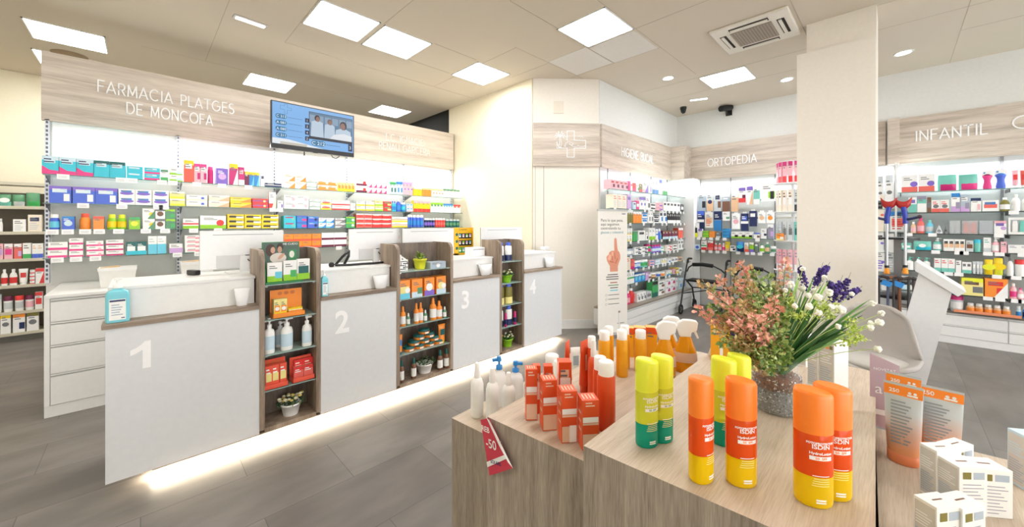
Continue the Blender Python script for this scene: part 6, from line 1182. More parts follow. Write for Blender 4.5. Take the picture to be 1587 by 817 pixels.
# orange boxes
for a in [(815, 833, 573, 652, 'XjEiWbE', 'orange-red sunscreen box, leftmost of the front four', 6), (841, 864, 590, 668, 'XjEiWbE', 'orange-red sunscreen box, second from left of the front four', 14), (870, 895, 607, 687, 'XjEiWbE', 'orange-red sunscreen box, third of the front four, with a white corner label', 16), (902, 929, 621, 698, 'XjEiWbE', 'orange-red sunscreen box against the tallest block, rightmost of front four', 18)]:
    x0, x1, yt, yb, ds, lb, rt = a; w_ = (x1 - x0)*size(x0, yb, ZM)
    mb = M(); h = (yb - yt)*size(x0, yb, ZM); mb.box(-w_/2, w_/2, 0, w_, 0, h, cm('X'))
    for z0_, z1_, c in ((0.55, 0.66, 'W'), (0.50, 0.54, 'E'), (0.02, 0.32, 'E'), (0.80, 0.86, 'X')): mb.rect(-w_*0.46, w_*0.46, h*z0_, h*z1_, -0.0004, cm(c))
    textlines(mb, -w_*0.3, w_*0.3, h*0.86, h*0.97, -0.0005, 2, cm('E'))
    for q in range(3): mb.add([(-w_/2 - 0.0004, w_*0.2, h*(0.35 + 0.17*q)), (-w_/2 - 0.0004, w_*0.7, h*(0.35 + 0.17*q)), (-w_/2 - 0.0004, w_*0.7, h*(0.40 + 0.17*q)), (-w_/2 - 0.0004, w_*0.2, h*(0.40 + 0.17*q))], [(3, 2, 1, 0)], cm('E'))
    for q in range(4): mb.add([(-w_*0.35 + q*w_*0.2, w_*0.2, h + 0.0004), (-w_*0.27 + q*w_*0.2, w_*0.2, h + 0.0004), (-w_*0.27 + q*w_*0.2, w_*0.8, h + 0.0004), (-w_*0.35 + q*w_*0.2, w_*0.8, h + 0.0004)], [(0, 1, 2, 3)], cm('E'))
    if 'corner' in lb: mb.rect(w_*0.0, w_*0.44, 0.002, h*0.34, -0.0008, cm('W'))
    p = onZ((x0 + x1)/2, yb, ZM); o = mb.build('sunscreen_box', loc=(p.x, p.y, ZM + 0.0005), rotz=facing((x0 + x1)/2, rt), bevel=0.0008); tag(o, lb, 'box', 'orange-red boxes on the middle block')
put('box', 826.5, 838, 566, 642, ZM, 'XjEiW', 'orange-red box half hidden between the first two front boxes', 'box', rot=10); put('box', 843, 857, 567, 634, ZM, 'XjEiW', 'orange-red box showing its top behind the second front box', 'box', rot=8)
put('box', 866, 886, 561, 632, ZM, 'XjEiW', 'orange-red box behind the pointed tubes', 'box', rot=10)
put('tube', 869, 890, 531, 603, ZM, 'XXW', 'left orange-red tube standing on its cap, seen edge on', 'tube', rot=74)
put('tube', 894, 918, 530, 612, ZM, 'XXE', 'right orange-red tube standing on its cap, turned to show lettering', 'tube', rot=60)
put('can', 910, 924, 522, 612, ZM, 'XWX', 'orange-red bottle with frosted cap, rear one behind the tubes', 'spray can'); put('spray', 911, 929, 529, 622, ZM, 'XWX', 'orange-red bottle with tall frosted cap behind the tubes', 'bottle')
put('can', 919, 941, 555, 655, ZM, 'XWX', 'left orange spray can with white cap beside the tallest block', 'spray can'); put('can', 925, 953.5, 563, 672, ZM, 'XWX', 'right orange spray can with white cap beside the tallest block', 'spray can')
for x0, x1, yt, yb, lb in [(936, 951, 507, 574, 'yellow spray can behind the leftmost yellow one'), (927.5, 946, 514.5, 585, 'leftmost yellow spray can with a white cap on the middle block'), (960.5, 976, 505.5, 572, 'yellow spray can behind the central yellow one'), (955, 973, 513, 586, 'central yellow spray can with a white cap, nearest of the yellow ones'), (983.5, 1002, 513, 578, 'yellow spray can in front of the yellow boxes')]:
    put('can', x0, x1, yt, yb, ZM, 'ZWZ', lb, 'spray can', 'yellow spray cans on the middle block')
for x0, x1, yt, lb in [(974, 982, 508.5, 'narrow yellow box, leftmost of the three yellow boxes'), (983, 1000, 508, 'middle yellow box behind the spray can'), (1001.5, 1018, 507.5, 'right yellow box next to the trigger sprays')]: put('box', x0, x1, yt, 554, ZM, 'ZtXiZbZ', lb, 'box', 'yellow boxes at the back of the middle block', rot=4, d=0.045)
def trigger(x0, x1, yt, yb, z, label, rot=10):
    xm = (x0 + x1)/2; s = size(xm, yb, z); w_ = (x1 - x0)*s; h = (yb - yt)*s; p = onZ(xm, yb, z); k = ray(xm, 0); l = math.hypot(k[0], k[1])
    g = empty('trigger_spray', (p.x + k[0]/l*0.03, p.y + k[1]/l*0.03, z + 0.0005), facing(xm, rot)); tag(g, label, 'spray bottle', 'yellow trigger sprays'); r = w_/2
    M().lathe([(r*0.86, 0), (r*0.96, h*0.04), (r, h*0.22), (r*0.92, h*0.38), (r*0.66, h*0.54), (r*0.5, h*0.66), (r*0.45, h*0.68)], mat((246, 166, 22), 0.25, trans=0.15, name='yellow_spray_plastic'), 28, sy=0.6).build('bottle', g)
    M().lathe([(r*1.012, h*0.2), (r*0.99, h*0.30), (r*0.935, h*0.38)], cm('E'), 28, sy=0.605).build('label', g)
    hd = M(); yq = 0.012
    pts = [(-r*0.5, h*0.67), (r*0.45, h*0.67), (r*0.48, h*0.76), (r*0.92, h*0.80), (r*1.02, h*0.95), (r*0.9, h*0.985), (r*0.4, h), (-r*0.2, h), (-r*0.62, h*0.95), (-r*0.8, h*0.86), (-r*0.62, h*0.76)]
    hd.slab([(q[0], -yq, q[1]) for q in pts], 2*yq, cm('W')).build('spray_head', g, bevel=0.004)
    M().slab([(r*0.62, -0.006, h*0.80), (r*0.86, -0.006, h*0.80), (r*1.12, -0.006, h*0.66), (r*0.98, -0.006, h*0.64)], 0.012, cm('W')).build('trigger', g, bevel=0.002)
trigger(1023, 1052, 493, 570, ZM, 'yellow trigger spray furthest back, mostly its white head showing'); trigger(1013, 1047, 501, 588, ZM, 'left yellow trigger spray with a white head on the middle block'); trigger(1045, 1079.5, 498, 580, ZM, 'right yellow trigger spray with a white head against the tallest block')
# low block: white bottles
put('pump', 762, 785, 555.5, 633, ZL, 'WbW', 'white bottle with blue collar pump, left one on the lowest block', 'bottle', rot=200); put('pump', 787, 811, 563, 628, ZL, 'WbW', 'white bottle with blue collar pump, right one on the lowest block', 'bottle')
wl_ = 'white mist spray bottle on the lowest block, '
for x0, x1, yt, yb, lb in [(729.5, 749.5, 565, 649.5, 'leftmost of three'), (753, 773.5, 573.5, 655, 'middle of three'), (778, 798.5, 580.5, 652, 'rightmost and shortest of three')]: put('spray', x0, x1, yt, yb, ZL, 'WWW', wl_ + lb, 'bottle', 'white sprays on the lowest block')
put('tub', 845, 866, 553, 578, ZL, 'WWW', 'white round jar on the lowest block behind the orange boxes', 'jar'); put('tub', 858, 880, 563, 590, ZL, 'WWW', 'second white round jar nearer the orange tubes', 'jar'); put('tube', 884, 899, 540, 590, ZL, 'WWh', 'white tube partly hidden behind the two orange tubes', 'tube', rot=20); put('pump', 812, 826, 578, 625, ZL, 'WWW', 'small white bottle just left of the orange-red boxes', 'bottle')
# the red sale tag
p = onZ(752, 648, ZL); g = empty('sale_tag', (p.x + 0.0, p.y + 0.0, ZL - 0.012), -PI/2); g.location = onX(756, 651, 0.733); tag(g, 'red sale tag reading REB -50 SOLARS hanging over the front edge', 'sale tag')
red = mat((206, 62, 82), 0.45, name='sale_tag_red'); o0 = onX(756, 651, 0.733); R_ = lambda px, py: (o0.y - onX(px, py, 0.733).y, onX(px, py, 0.733).z - o0.z)
tc_ = [(744.5, 651), (757, 648), (794.5, 726), (758.5, 737.5)]; tp2 = [R_(*q) for q in tc_]; m_ = M().slab([(q[0], 0, q[1]) for q in tp2][::-1], 0.0012, red)
fl_ = [R_(*q) for q in [(753.5, 647), (760, 651), (795, 726), (789, 716), (775, 690)]]; m_.add([(q[0], -0.004 + 0.004*(i in (0, 2)), q[1]) for i, q in enumerate(fl_)], [list(range(5))], cm('W')); m_.add([(q[0], -0.0015, q[1]) for q in [R_(754.5, 716), R_(784.5, 704), R_(787.5, 710), R_(756, 724)]], [(3, 2, 1, 0)], cm('W'))
m_.build('tag_card', g)
for tx, sz_, px, py, c, rt in (('REB', 0.022, 755, 668, 'W', 0.2), ('-50', 0.036, 764, 694, 'W', 0.25), ('SOLARS', 0.013, 771, 718.5, 'N', 0.36), ('%', 0.02, 778, 690, 'W', 0.3)):
    q = M(); textmesh(q, tx, sz_, cm(c), 0, 0, 0, bold=0.0004); x_, z_ = R_(px, py); o = q.build('tag_lettering', g, loc=(x_, -0.0065, z_)); o.rotation_euler = (0, -rt*0.6, 0)

# ------------------------------------------------------------------ two-phase bottles on the tallest block
def ovalstack(levels, a, b, m, seg=36, smooth=True):
    vs = []
    for (k, z, tilt) in levels:
        for i in range(seg): t = 2*PI*i/seg; x = a*k*math.cos(t); vs.append((x, b*k*math.sin(t), z - tilt*x/a))
    n = len(levels); mb = M(); mb.add(vs, [(j*seg + i, j*seg + (i + 1) % seg, (j + 1)*seg + (i + 1) % seg, (j + 1)*seg + i) for j in range(n - 1) for i in range(seg)], m, smooth)
    mb.add(vs[:seg], [list(range(seg))[::-1]], m); mb.add(vs[-seg:], [list(range(seg))], m); return mb
liq = dict(orange=mat((248, 92, 28), 0.08, trans=0.3, name='orange_lotion'), yellow=mat((255, 214, 16), 0.08, trans=0.3, name='yellow_lotion'), lime=mat((232, 236, 70), 0.08, trans=0.3, name='lime_lotion'), teal=mat((20, 168, 140), 0.08, trans=0.25, name='teal_lotion'))
capm = dict(orange=mat((255, 132, 38), 0.35, name='orange_cap'), lime=mat((232, 240, 60), 0.35, name='neon_lime_cap'))
def twophase(x0, x1, yt, yb, kind, label, rot):
    xm = (x0 + x1)/2; yc = yb - 6; s_ = size(xm, yc, ZU); w_ = (x1 - x0)*s_; h = (yb - yt - 5)*s_; p = onZ(xm, yc, ZU)
    g = empty('lotion_bottle', (p.x, p.y, ZU + 0.0005), facing(xm, rot)); tag(g, label, 'bottle', '%s two-colour lotion bottles' % kind)
    up, lo, cp = ('orange', 'yellow', 'orange') if kind == 'orange' else ('lime', 'teal', 'lime'); a = w_/2*1.04; b = a*0.78
    ovalstack([(0.90, 0, 0), (0.985, 0.003, 0), (1, 0.008, 0), (1, h*0.275, 0)], a, b, liq[lo]).build('lower_liquid', g)
    ovalstack([(1, h*0.277, 0), (1, h*0.64, 0), (0.96, h*0.655, 0)], a, b, liq[up]).build('upper_liquid', g)
    ovalstack([(1.0, h*0.642, 0), (1.0, h*0.965, 0.003), (0.96, h*0.988, 0.004), (0.86, h*1.0, 0.004)], a*1.01, b*1.01, capm[cp]).build('cap', g)
    lt = M(); wr = (a*1.004, b*1.004); ww = cm('W')
    for tx, sz_, z in (('FOTOPROTECTOR', 0.0048, 0.565), ('ISDIN', 0.0105, 0.525), ('HydroLotion', 0.0062, 0.475)): textmesh(lt, tx, sz_, ww, 0, h*z, bold=0.0002, wrap=wr)
    def strip(x_0, x_1, z_0, z_1, m, n=8):
        for i in range(n):
            aa = [(x_0 + (x_1 - x_0)*q/n)/((wr[0] + wr[1])/2) for q in (i, i + 1)]
            lt.add([(wr[0]*math.sin(aa[0]), -wr[1]*math.cos(aa[0]), z_0), (wr[0]*math.sin(aa[1]), -wr[1]*math.cos(aa[1]), z_0), (wr[0]*math.sin(aa[1]), -wr[1]*math.cos(aa[1]), z_1), (wr[0]*math.sin(aa[0]), -wr[1]*math.cos(aa[0]), z_1)], [(0, 1, 2, 3)], m)
    strip(-0.016, 0.016, h*0.425, h*0.46, ww); strip(-0.012, 0.012, h*0.285, h*0.292, ww); strip(-0.007, 0.007, h*0.07, h*0.085, ww); strip(-0.007, 0.007, h*0.05, h*0.062, ww)
    for q in range(4): strip(-0.013 + q*0.001, 0.012, h*(0.20 + 0.02*q), h*(0.206 + 0.02*q), cm('y'))
    wr = (a*1.0055, b*1.0055); textmesh(lt, '50  SPF', 0.0055, capm[cp] if kind == 'orange' else cm('q'), 0, h*0.4325, bold=0.0002, wrap=wr)
    lt.build('label_print', g)
    lb = M(); wr = (a*1.003, b*1.003)
    # pale information label on the back
    for z_0, z_1 in ((0.30, 0.37), (0.38, 0.46), (0.47, 0.55), (0.56, 0.63)):
        for i in range(6):
            aa = [PI - 0.5 + q/6.0*0.9 for q in (i, i + 1)]; lb.add([(wr[0]*math.sin(q), -wr[1]*math.cos(q), zz_) for q, zz_ in ((aa[0], h*z_0), (aa[1], h*z_0), (aa[1], h*z_1), (aa[0], h*z_1))], [(0, 1, 2, 3)], cm('E'))
    lb.build('back_label', g)
twophase(985, 1020, 557.5, 694, 'lime', 'front lime and green two-colour bottle of the left pair', 38); twophase(1009, 1043, 552, 687, 'lime', 'rear lime and green two-colour bottle of the left pair', 40)
twophase(1104, 1139, 556, 692, 'lime', 'lime capped bottle between the first two orange capped bottles', 30); twophase(1129, 1162, 551, 680, 'lime', 'lime capped bottle mostly hidden behind the second orange capped bottle', 36)
twophase(1066, 1107, 586, 747, 'orange', 'leftmost orange capped bottle, turned to show its back label', 62); twophase(1127, 1170, 589, 753, 'orange', 'second orange capped two-colour bottle, right of the back-turned one', 32)
twophase(1266, 1314, 599, 772, 'orange', 'rear bottle of the right pair of orange capped bottles', 32); twophase(1235, 1285, 605, 782, 'orange', 'front bottle of the right pair of orange capped bottles', 30)

# boxes round the jar
o = put('box', 1103, 1129, 500, 560, ZU, 'ZtZbZ', 'tall orange yellow carton with a small figure left of the flower jar', 'box', rot=0, d=0.05)
o2 = M().disc(0.004, -0.0012, 0.052, 0.004, cm('w'), 10).box(-0.001, 0.009, -0.0012, -0.001, 0.02, 0.048, cm('W')).build('printed_figure', o)
put('box', 1129, 1139, 512, 560, ZU, 'NnQsh', 'narrow navy box between the two orange cartons', 'box', d=0.03); put('box', 1139.5, 1172, 516, 563, ZU, 'ZtZ', 'orange yellow carton right of the navy box behind the flowers', 'box', d=0.05)
wb = mat((214, 212, 206), 0.45, name='printed_carton_side')
def wbox(pL, pC, pR, yt, z, label, grp, s_h=None, orange=False, name='carton', slots=False):
    """box given by three base pixels: far left corner, near corner, far right corner"""
    L, N_, R_ = onZ(*pL, z), onZ(*pC, z), onZ(*pR, z); e1 = L - N_; e2 = R_ - N_
    ang = math.atan2(-e1.y, -e1.x); w_ = e1.length; d = e2.length; ex = -e1.normalized(); ey = Vector((-ex.y, ex.x, 0))
    if ey.dot(e2) < 0: ey = -ey
    t = (z - HC)/((HOR - pC[1])/FPX); h = (HC + (HOR - yt)/FPX*t) - z
    mb = M(); mb.box(0, w_, 0, d, 0, h, cm('W'))
    mb.rect(w_*0.06, w_*0.94, h*0.05, h*0.95, -0.0004, wb); textlines(mb, w_*0.1, w_*0.9, h*0.10, h*0.50, -0.0008, 9, cm('h')); textlines(mb, w_*0.1, w_*0.9, h*0.56, h*0.80, -0.0008, 5, cm('W'))
    x = w_ + 0.0004
    def side(y0, y1, z0, z1, m): mb.add([(x, y0, z0), (x, y1, z0), (x, y1, z1), (x, y0, z1)], [(0, 1, 2, 3)], m)
    if orange: mb.rect(w_*0.45, w_*0.66, h*0.86, h*0.93, -0.001, cm('O')); mb.rect(w_*0.7, w_*0.9, h*0.86, h*0.93, -0.001, cm('o'))
    else:
        side(d*0.12, d*0.42, h*0.76, h*0.90, cm('o')); side(d*0.5, d*0.9, h*0.76, h*0.90, cm('h'))
        for q in range(9): side(d*0.12, d*(0.6 + 0.3*((q*7) % 10)/10), h*(0.08 + 0.07*q), h*(0.095 + 0.07*q), cm('Q'))
    if slots: mb.box(w_*0.46, w_*0.54, d*0.3, d*0.7, h, h + 0.0006, cm('w'))
    o = mb.build(name, loc=(N_.x, N_.y, z + 0.0005), rotz=math.atan2(ex.y, ex.x), bevel=0.0008); 
    # origin at the near right corner, so shift the mesh back along its length
    for v in o.data.vertices: v.co.x -= w_
    return tag(o, label, 'box', grp)
wbox((1251, 597), (1268, 603.5), (1284, 598), 530, ZU, 'left white printed carton behind the right pair of bottles', 'white printed cartons', orange=True)
wbox((1269, 603), (1293, 612), (1312, 606), 533, ZU, 'right white printed carton with an orange square, blank side to the right', 'white printed cartons', orange=True)
wbox((1236, 566), (1249, 570), (1258, 567), 520, ZU, 'small white carton just right of the flower jar', 'white printed cartons', orange=True)
wg = 'white cartons on the right block'
wbox((1425, 762), (1452, 779), (1478, 771), 700, ZR, 'rear left white carton of the group of four on the right block', wg, slots=True)
wbox((1451, 757), (1481, 772), (1508, 763), 697, ZR, 'rear right white carton of the group of four on the right block', wg, slots=True)
wbox((1451.5, 777), (1487, 801), (1514, 793), 725, ZR, 'front left white carton of four, square mark near its top', wg, slots=True)
wbox((1480, 775), (1515, 800), (1544.5, 791), 727, ZR, 'front right white carton of four, at the group corner', wg, slots=True)
wbox((1416, 856), (1452, 882), (1480, 870), 788, ZR, 'left white carton of the pair cut by the bottom of the photo', wg, slots=True)
wbox((1449, 852), (1492, 880), (1522, 868), 790, ZR, 'right white carton of the pair cut by the bottom of the photo', wg, slots=True)
o = wbox((1561, 745), (1592, 764), (1612, 757), 678, ZR, 'pale blue and orange carton cut by the right edge of the photo', None); o.data.materials[0] = cm('s')
# grey and orange tubes
tg_ = bpy.data.materials.new('tube_grey_to_orange'); tg_.use_nodes = True; nt = tg_.node_tree; b_ = nt.nodes['Principled BSDF']; tcn = nt.nodes.new('ShaderNodeTexCoord'); sep = nt.nodes.new('ShaderNodeSeparateXYZ'); rp = nt.nodes.new('ShaderNodeValToRGB')
nt.links.new(tcn.outputs['Generated'], sep.inputs[0]); nt.links.new(sep.outputs['Z'], rp.inputs[0]); nt.links.new(rp.outputs[0], b_.inputs['Base Color']); b_.inputs['Roughness'].default_value = 0.3
rp.color_ramp.elements[0].position = 0.05; rp.color_ramp.elements[0].color = (*lin((238, 160, 110)), 1); rp.color_ramp.elements[1].position = 0.6; rp.color_ramp.elements[1].color = (*lin((200, 206, 208)), 1)
def suntube(x0, x1, yt, yb, label, rot=0):
    xm = (x0 + x1)/2; s_ = size(xm, yb - 4, ZR); w_ = (x1 - x0)*s_; h = (yb - yt)*s_*0.97; p = onZ(xm, yb - 4, ZR); g = empty('sunscreen_tube', (p.x, p.y, ZR + 0.0005), facing(xm, rot)); tag(g, label, 'tube', 'grey and orange sunscreen tubes'); r = w_/2
    n = 28; vs = []; lv = [(0.84, 0.66, 0.13), (0.9, 0.60, 0.3), (0.96, 0.40, 0.6), (1.0, 0.16, 0.86), (1.02, 0.03, 0.97), (1.02, 0.03, 1.0)]
    for kx, ky, z in lv:
        for i in range(n): t = 2*PI*i/n; vs.append((r*kx*math.cos(t), r*ky*math.sin(t), h*z))
    M().add(vs, [(j*n + i, j*n + (i + 1) % n, (j + 1)*n + (i + 1) % n, (j + 1)*n + i) for j in range(5) for i in range(n)], tg_, True).build('tube_body', g)
    ovalstack([(0.93, 0, 0), (1, 0.004, 0), (1.0, h*0.125, 0), (0.95, h*0.13, 0)], r*0.86, r*0.68, mat((236, 140, 92), 0.3, name='tube_cap_orange')).build('cap', g)
    lb = M(); yy = -r*0.16 - 0.004
    lb.add([(-r*0.99, -r*0.17, h*0.85), (r*0.99, -r*0.17, h*0.85), (r*1.01, -r*0.045, h*0.97), (-r*1.01, -r*0.045, h*0.97)], [(0, 1, 2, 3)], mat((250, 140, 40), 0.4, name='tube_band_orange'))
    for q, (hx_, hz_) in enumerate(((0.35, 0.91), (0.62, 0.91))): lb.disc(r*hx_, -r*0.19, h*hz_, r*0.09, cm('W'), 12); lb.rect(r*(hx_ - 0.13), r*(hx_ + 0.13), h*0.865, h*0.89, -r*0.19, cm('W'))
    textmesh(lb, '250', r*0.36, cm('W'), -r*0.45, h*0.885, -r*0.20, bold=0.0003); lb.build('top_band', g)
    t2 = M(); textlines(t2, -r*0.6, r*0.55, h*0.25, h*0.80, -r*0.62, 13, mat((150, 156, 160), 0.5, name='tube_small_print')); o = t2.build('print', g); o.rotation_euler = (-0.0, 0, 0)
    for v in o.data.vertices: v.co.y = -r*(0.62 - 0.55*max(0, v.co.z/h - 0.25))
suntube(1381, 1419, 581, 700, 'grey and orange tube behind, its orange band peeking above the front one', -6); suntube(1378.5, 1421, 596, 720, 'front left grey and orange sunscreen tube on the right block', -6); suntube(1430, 1480, 602, 716, 'right grey and orange sunscreen tube marked 250', 0)
# mauve leaflet and a small white card
p = atT(1369, 655, 1.40); a_ = M().slab([(-0.03, 0, 0), (0.03, 0, -0.012), (0.03, 0, 0.175), (-0.03, 0, 0.20)], 0.002, mat((196, 170, 180), 0.5, name='mauve_leaflet')); textmesh(a_, 'a', 0.04, cm('W'), -0.012, 0.09, -0.0006); textmesh(a_, 'NOVETAT', 0.010, cm('W'), 0.0, 0.155, -0.0006); a_.rect(-0.028, 0.028, 0.03, 0.045, -0.0006, cm('W'))
o = a_.build('leaflet', loc=(p.x, p.y, ZR + 0.013), rotz=facing(1369, 10)); o.location = (onZ(1371, 664, ZR).x - 0.02, onZ(1371, 664, ZR).y, ZR + 0.013); tag(o, 'mauve upright leaflet between the tallest block and the grey tubes', 'leaflet')
p = onZ(1099, 552, ZU); tag(M().slab([(-0.018, 0, 0), (0.022, 0, 0), (0.026, 0, 0.045), (0.01, 0, 0.055), (-0.008, 0, 0.03)], 0.001, cm('W')).build('price_card', loc=(p.x + 0.01, p.y - 0.01, ZU + 0.0005), rotz=facing(1099, 0)), 'small folded white card at the rear left edge of the tallest block', 'card')

# ------------------------------------------------------------------ jar of flowers
jp = onZ(1203, 634, ZU); jr = 33*size(1203, 634, ZU); jt = (HC - ZU)/((634 - HOR)/FPX); jh = HC + (HOR - 556)/FPX*jt - ZU
g = empty('glass_jar', (jp.x, jp.y, ZU + 0.0005), facing(1203)); tag(g, 'glass jar filled with grey gravel and brown bark holding artificial flowers', 'jar')
M().lathe([(jr*0.72, 0), (jr*0.9, 0.003), (jr*0.98, jh*0.12), (jr*1.02, jh*0.45), (jr*0.98, jh*0.68), (jr*0.86, jh*0.80), (jr*0.82, jh*0.84), (jr*0.88, jh*0.86), (jr*0.88, jh*0.89), (jr*0.83, jh*0.91), (jr*0.88, jh*0.94), (jr*0.88, jh*0.97), (jr*0.84, jh*1.0), (jr*0.78, jh*1.0)], GLASS, 48).build('glass_wall', g)
for o in g.children:
    if o.name.startswith('glass_wall'): o.data.polygons.foreach_set('use_smooth', [True]*len(o.data.polygons))
def chips(name, z0, z1, cols, n, s0, s1, label, cat):
    mb = M(); mb.lathe([(jr*0.80, z0), (jr*0.93, (z0 + z1)/2), (jr*0.90, z1), (0.001, z1)], mat(cols[0], 0.8), 28)
    for i in range(n):
        t = random.uniform(0, 2*PI); z = random.uniform(z0, z1); rr = jr*0.93*(1 if random.random() < 0.75 else random.random()) * (0.93 if z < jh*0.1 else 1)
        if rr < jr*0.8: z = z1
        c = Vector((rr*math.cos(t), rr*math.sin(t), z)); s_ = random.uniform(s0, s1); m = mat(random.choice(cols), 0.7)
        a = [Vector([random.uniform(-1, 1) for _ in range(3)]).normalized()*s_ for _ in range(3)]
        mb.add([c + a[0], c + a[1], c + a[2], c - (a[0] + a[1] + a[2])*0.5], [(0, 1, 2), (0, 3, 1), (1, 3, 2), (2, 3, 0)], m, False)
    o = mb.build(name, loc=(jp.x, jp.y, ZU + 0.0005)); o['kind'] = 'stuff'; tag(o, label, cat)
chips('gravel', 0.004, jh*0.46, [(130, 130, 132), (176, 176, 174), (222, 222, 220), (84, 84, 86), (156, 154, 150)], 1500, 0.0018, 0.0034, 'fine grey gravel in the lower half of the flower jar', 'gravel')
chips('bark_chips', jh*0.47, jh*0.70, [(128, 84, 64), (94, 60, 46), (160, 108, 84), (250, 248, 244), (146, 98, 76)], 700, 0.0025, 0.005, 'brown bark with white grains in the upper half of the flower jar', 'bark')
bq = empty('flower_bouquet', (jp.x, jp.y, ZU + jh*0.72)); tag(bq, 'artificial bouquet of pink and green sprigs, purple spikes and white balls', 'flowers')
LW = lambda v: v - Vector(bq.location)
gcol = lambda c: mat(c, 0.55, name='foliage_%d_%d_%d' % c)
GR = [gcol(c) for c in ((140, 172, 96), (178, 200, 124), (96, 132, 72), (212, 224, 160))]; PK = [gcol(c) for c in ((244, 178, 164), (234, 156, 146), (248, 204, 184), (222, 166, 136))]; BZ = [gcol(c) for c in ((190, 156, 104), (212, 180, 128), (158, 130, 84), (226, 202, 152))]
def bez(p0, p1, p2, t): return p0*(1 - t)**2 + p1*2*t*(1 - t) + p2*t*t
def sprig(px, py, t, cols, n=95, wid=0.027, start=0.44):
    p0 = LW(Vector((jp.x + random.uniform(-0.015, 0.015), jp.y + random.uniform(-0.015, 0.015), ZU + jh*0.75))); p2 = LW(atT(px, py, t)); p1 = p0*0.45 + p2*0.55 + Vector((0, 0, 0.035)) ; p1 = Vector((p0.x*0.6 + p2.x*0.4, p0.y*0.6 + p2.y*0.4, p0.z*0.4 + p2.z*0.6))
    mb = M(); mb.tube([bez(p0, p1, p2, k/7) for k in range(8)], 0.0016, GR[2], 5, r1=0.0008)
    for i in range(n):
        k = start + (1 - start)*(i + random.random())/n; c0 = bez(p0, p1, p2, min(k, 1)); wd = wid*(1.0 - 0.75*max(0, k - 0.55)/0.45)
        d = Vector([random.gauss(0, 1) for _ in range(3)]).normalized(); off = random.random()**0.5*wd; c = c0 + d*off
        tdir = (bez(p0, p1, p2, min(1, k)) - bez(p0, p1, p2, k - 0.05)).normalized(); u_ = (d*0.8 + tdir*0.7).normalized(); v_ = u_.cross(Vector([random.gauss(0, 1) for _ in range(3)])).normalized()
        L = random.uniform(0.009, 0.015); wv = L*0.45; f_ = u_.cross(v_)*L*0.18
        m = (GR if random.random() < (0.55 - 0.5*k if cols is not GR else 0.8) else cols)[random.randrange(4)]
        mb.add([c, c + u_*L*0.5 + v_*wv + f_, c + u_*L, c + u_*L*0.5 - v_*wv + f_], [(0, 1, 2), (0, 2, 3)], m, False)
    mb.build('leafy_sprig', bq)
for (px, py, t, c) in [(1087, 437, 1.00, BZ), (1104, 455, 0.95, PK), (1079, 478, 0.97, PK), (1112, 430, 1.03, PK), (1133, 418, 1.02, BZ), (1148, 408, 1.04, PK), (1170, 424, 1.02, GR), (1190, 428, 0.98, GR), (1158, 440, 0.95, BZ), (1205, 440, 1.04, BZ), (1212, 462, 0.98, GR), (1094, 490, 0.96, PK), (1105, 508, 0.93, BZ), (1124, 470, 0.93, PK), (1150, 470, 0.90, BZ), (1176, 462, 0.92, GR), (1200, 465, 0.90, PK), (1190, 478, 0.88, PK), (1168, 492, 0.87, PK), (1136, 500, 0.90, PK), (1118, 530, 0.93, GR), (1142, 524, 0.90, BZ), (1214, 488, 0.93, GR), (1205, 510, 0.89, GR), (1180, 520, 0.87, PK), (1160, 538, 0.89, BZ), (1196, 536, 0.88, GR), (1222, 452, 1.02, GR), (1140, 450, 1.04, GR), (1160, 415, 1.07, BZ), (1210, 530, 0.9, GR), (1120, 492, 0.97, BZ), (1218, 404, 1.05, PK), (1155, 548, 0.90, GR), (1176, 545, 0.88, GR), (1204, 548, 0.88, GR), (1134, 540, 0.93, BZ), (1186, 555, 0.87, GR), (1215, 540, 0.92, GR), (1165, 560, 0.90, BZ), (1100, 470, 1.0, GR), (1145, 436, 0.98, PK)]: sprig(px, py, t, c)
def blade(px, py, t, w_=0.0042, c=None, b=0.0):
    p0 = LW(Vector((jp.x, jp.y, ZU + jh*0.72))) + Vector((random.uniform(-0.006, 0.006), -0.012 + random.uniform(-0.006, 0.006), 0)); p2 = LW(atT(px, py, t)); p1 = p0*0.5 + p2*0.5 + Vector((0, 0, 0.02 + b)); sd = (p2 - p0).cross(Vector((FW[0], FW[1], 0.25))).normalized(); mb = M(); vs = []
    N = 8
    for k in range(N + 1):
        f_ = k/N; c_ = bez(p0, p1, p2, f_); ww = w_*(0.5 + 1.0*math.sin(PI*min(1, 0.15 + f_*0.85)))*(1 if k < N else 0.05); nrm = Vector((-FW[0], -FW[1], 0))*ww*0.5
        vs += [c_ - sd*ww, c_ + nrm*-0.6, c_ + sd*ww]
    mb.add(vs, [(k*3 + q, k*3 + q + 1, (k + 1)*3 + q + 1, (k + 1)*3 + q) for k in range(N) for q in (0, 1)], c or mat((44, 92, 40), 0.4, name='blade_dark_green'), True); mb.build('leaf_blade', bq)
DG = mat((44, 92, 40), 0.4, name='blade_dark_green'); MG = mat((88, 140, 58), 0.4, name='blade_mid_green'); LGm = mat((140, 190, 80), 0.4, name='blade_light_green')
for i, (px, py, c) in enumerate([(1238, 424, LGm), (1245, 450, MG), (1232, 470, DG), (1240, 470, DG), (1250, 465, DG), (1262, 428, MG), (1286, 432, LGm), (1278, 436, MG), (1265, 470, DG), (1275, 478, DG), (1286, 470, DG), (1290, 492, DG), (1300, 488, DG), (1308, 496, DG), (1350, 463, MG), (1344, 478, MG), (1338, 488, DG), (1318, 505, DG), (1312, 512, DG), (1300, 518, DG), (1325, 508, MG), (1285, 520, DG), (1228, 492, DG), (1256, 480, DG), (1270, 495, DG), (1295, 505, DG), (1345, 505, MG), (1280, 508, DG), (1262, 500, DG), (1246, 488, DG)]): blade(px, py, random.uniform(0.90, 1.02), 0.0046 if c is DG else 0.0034, c)
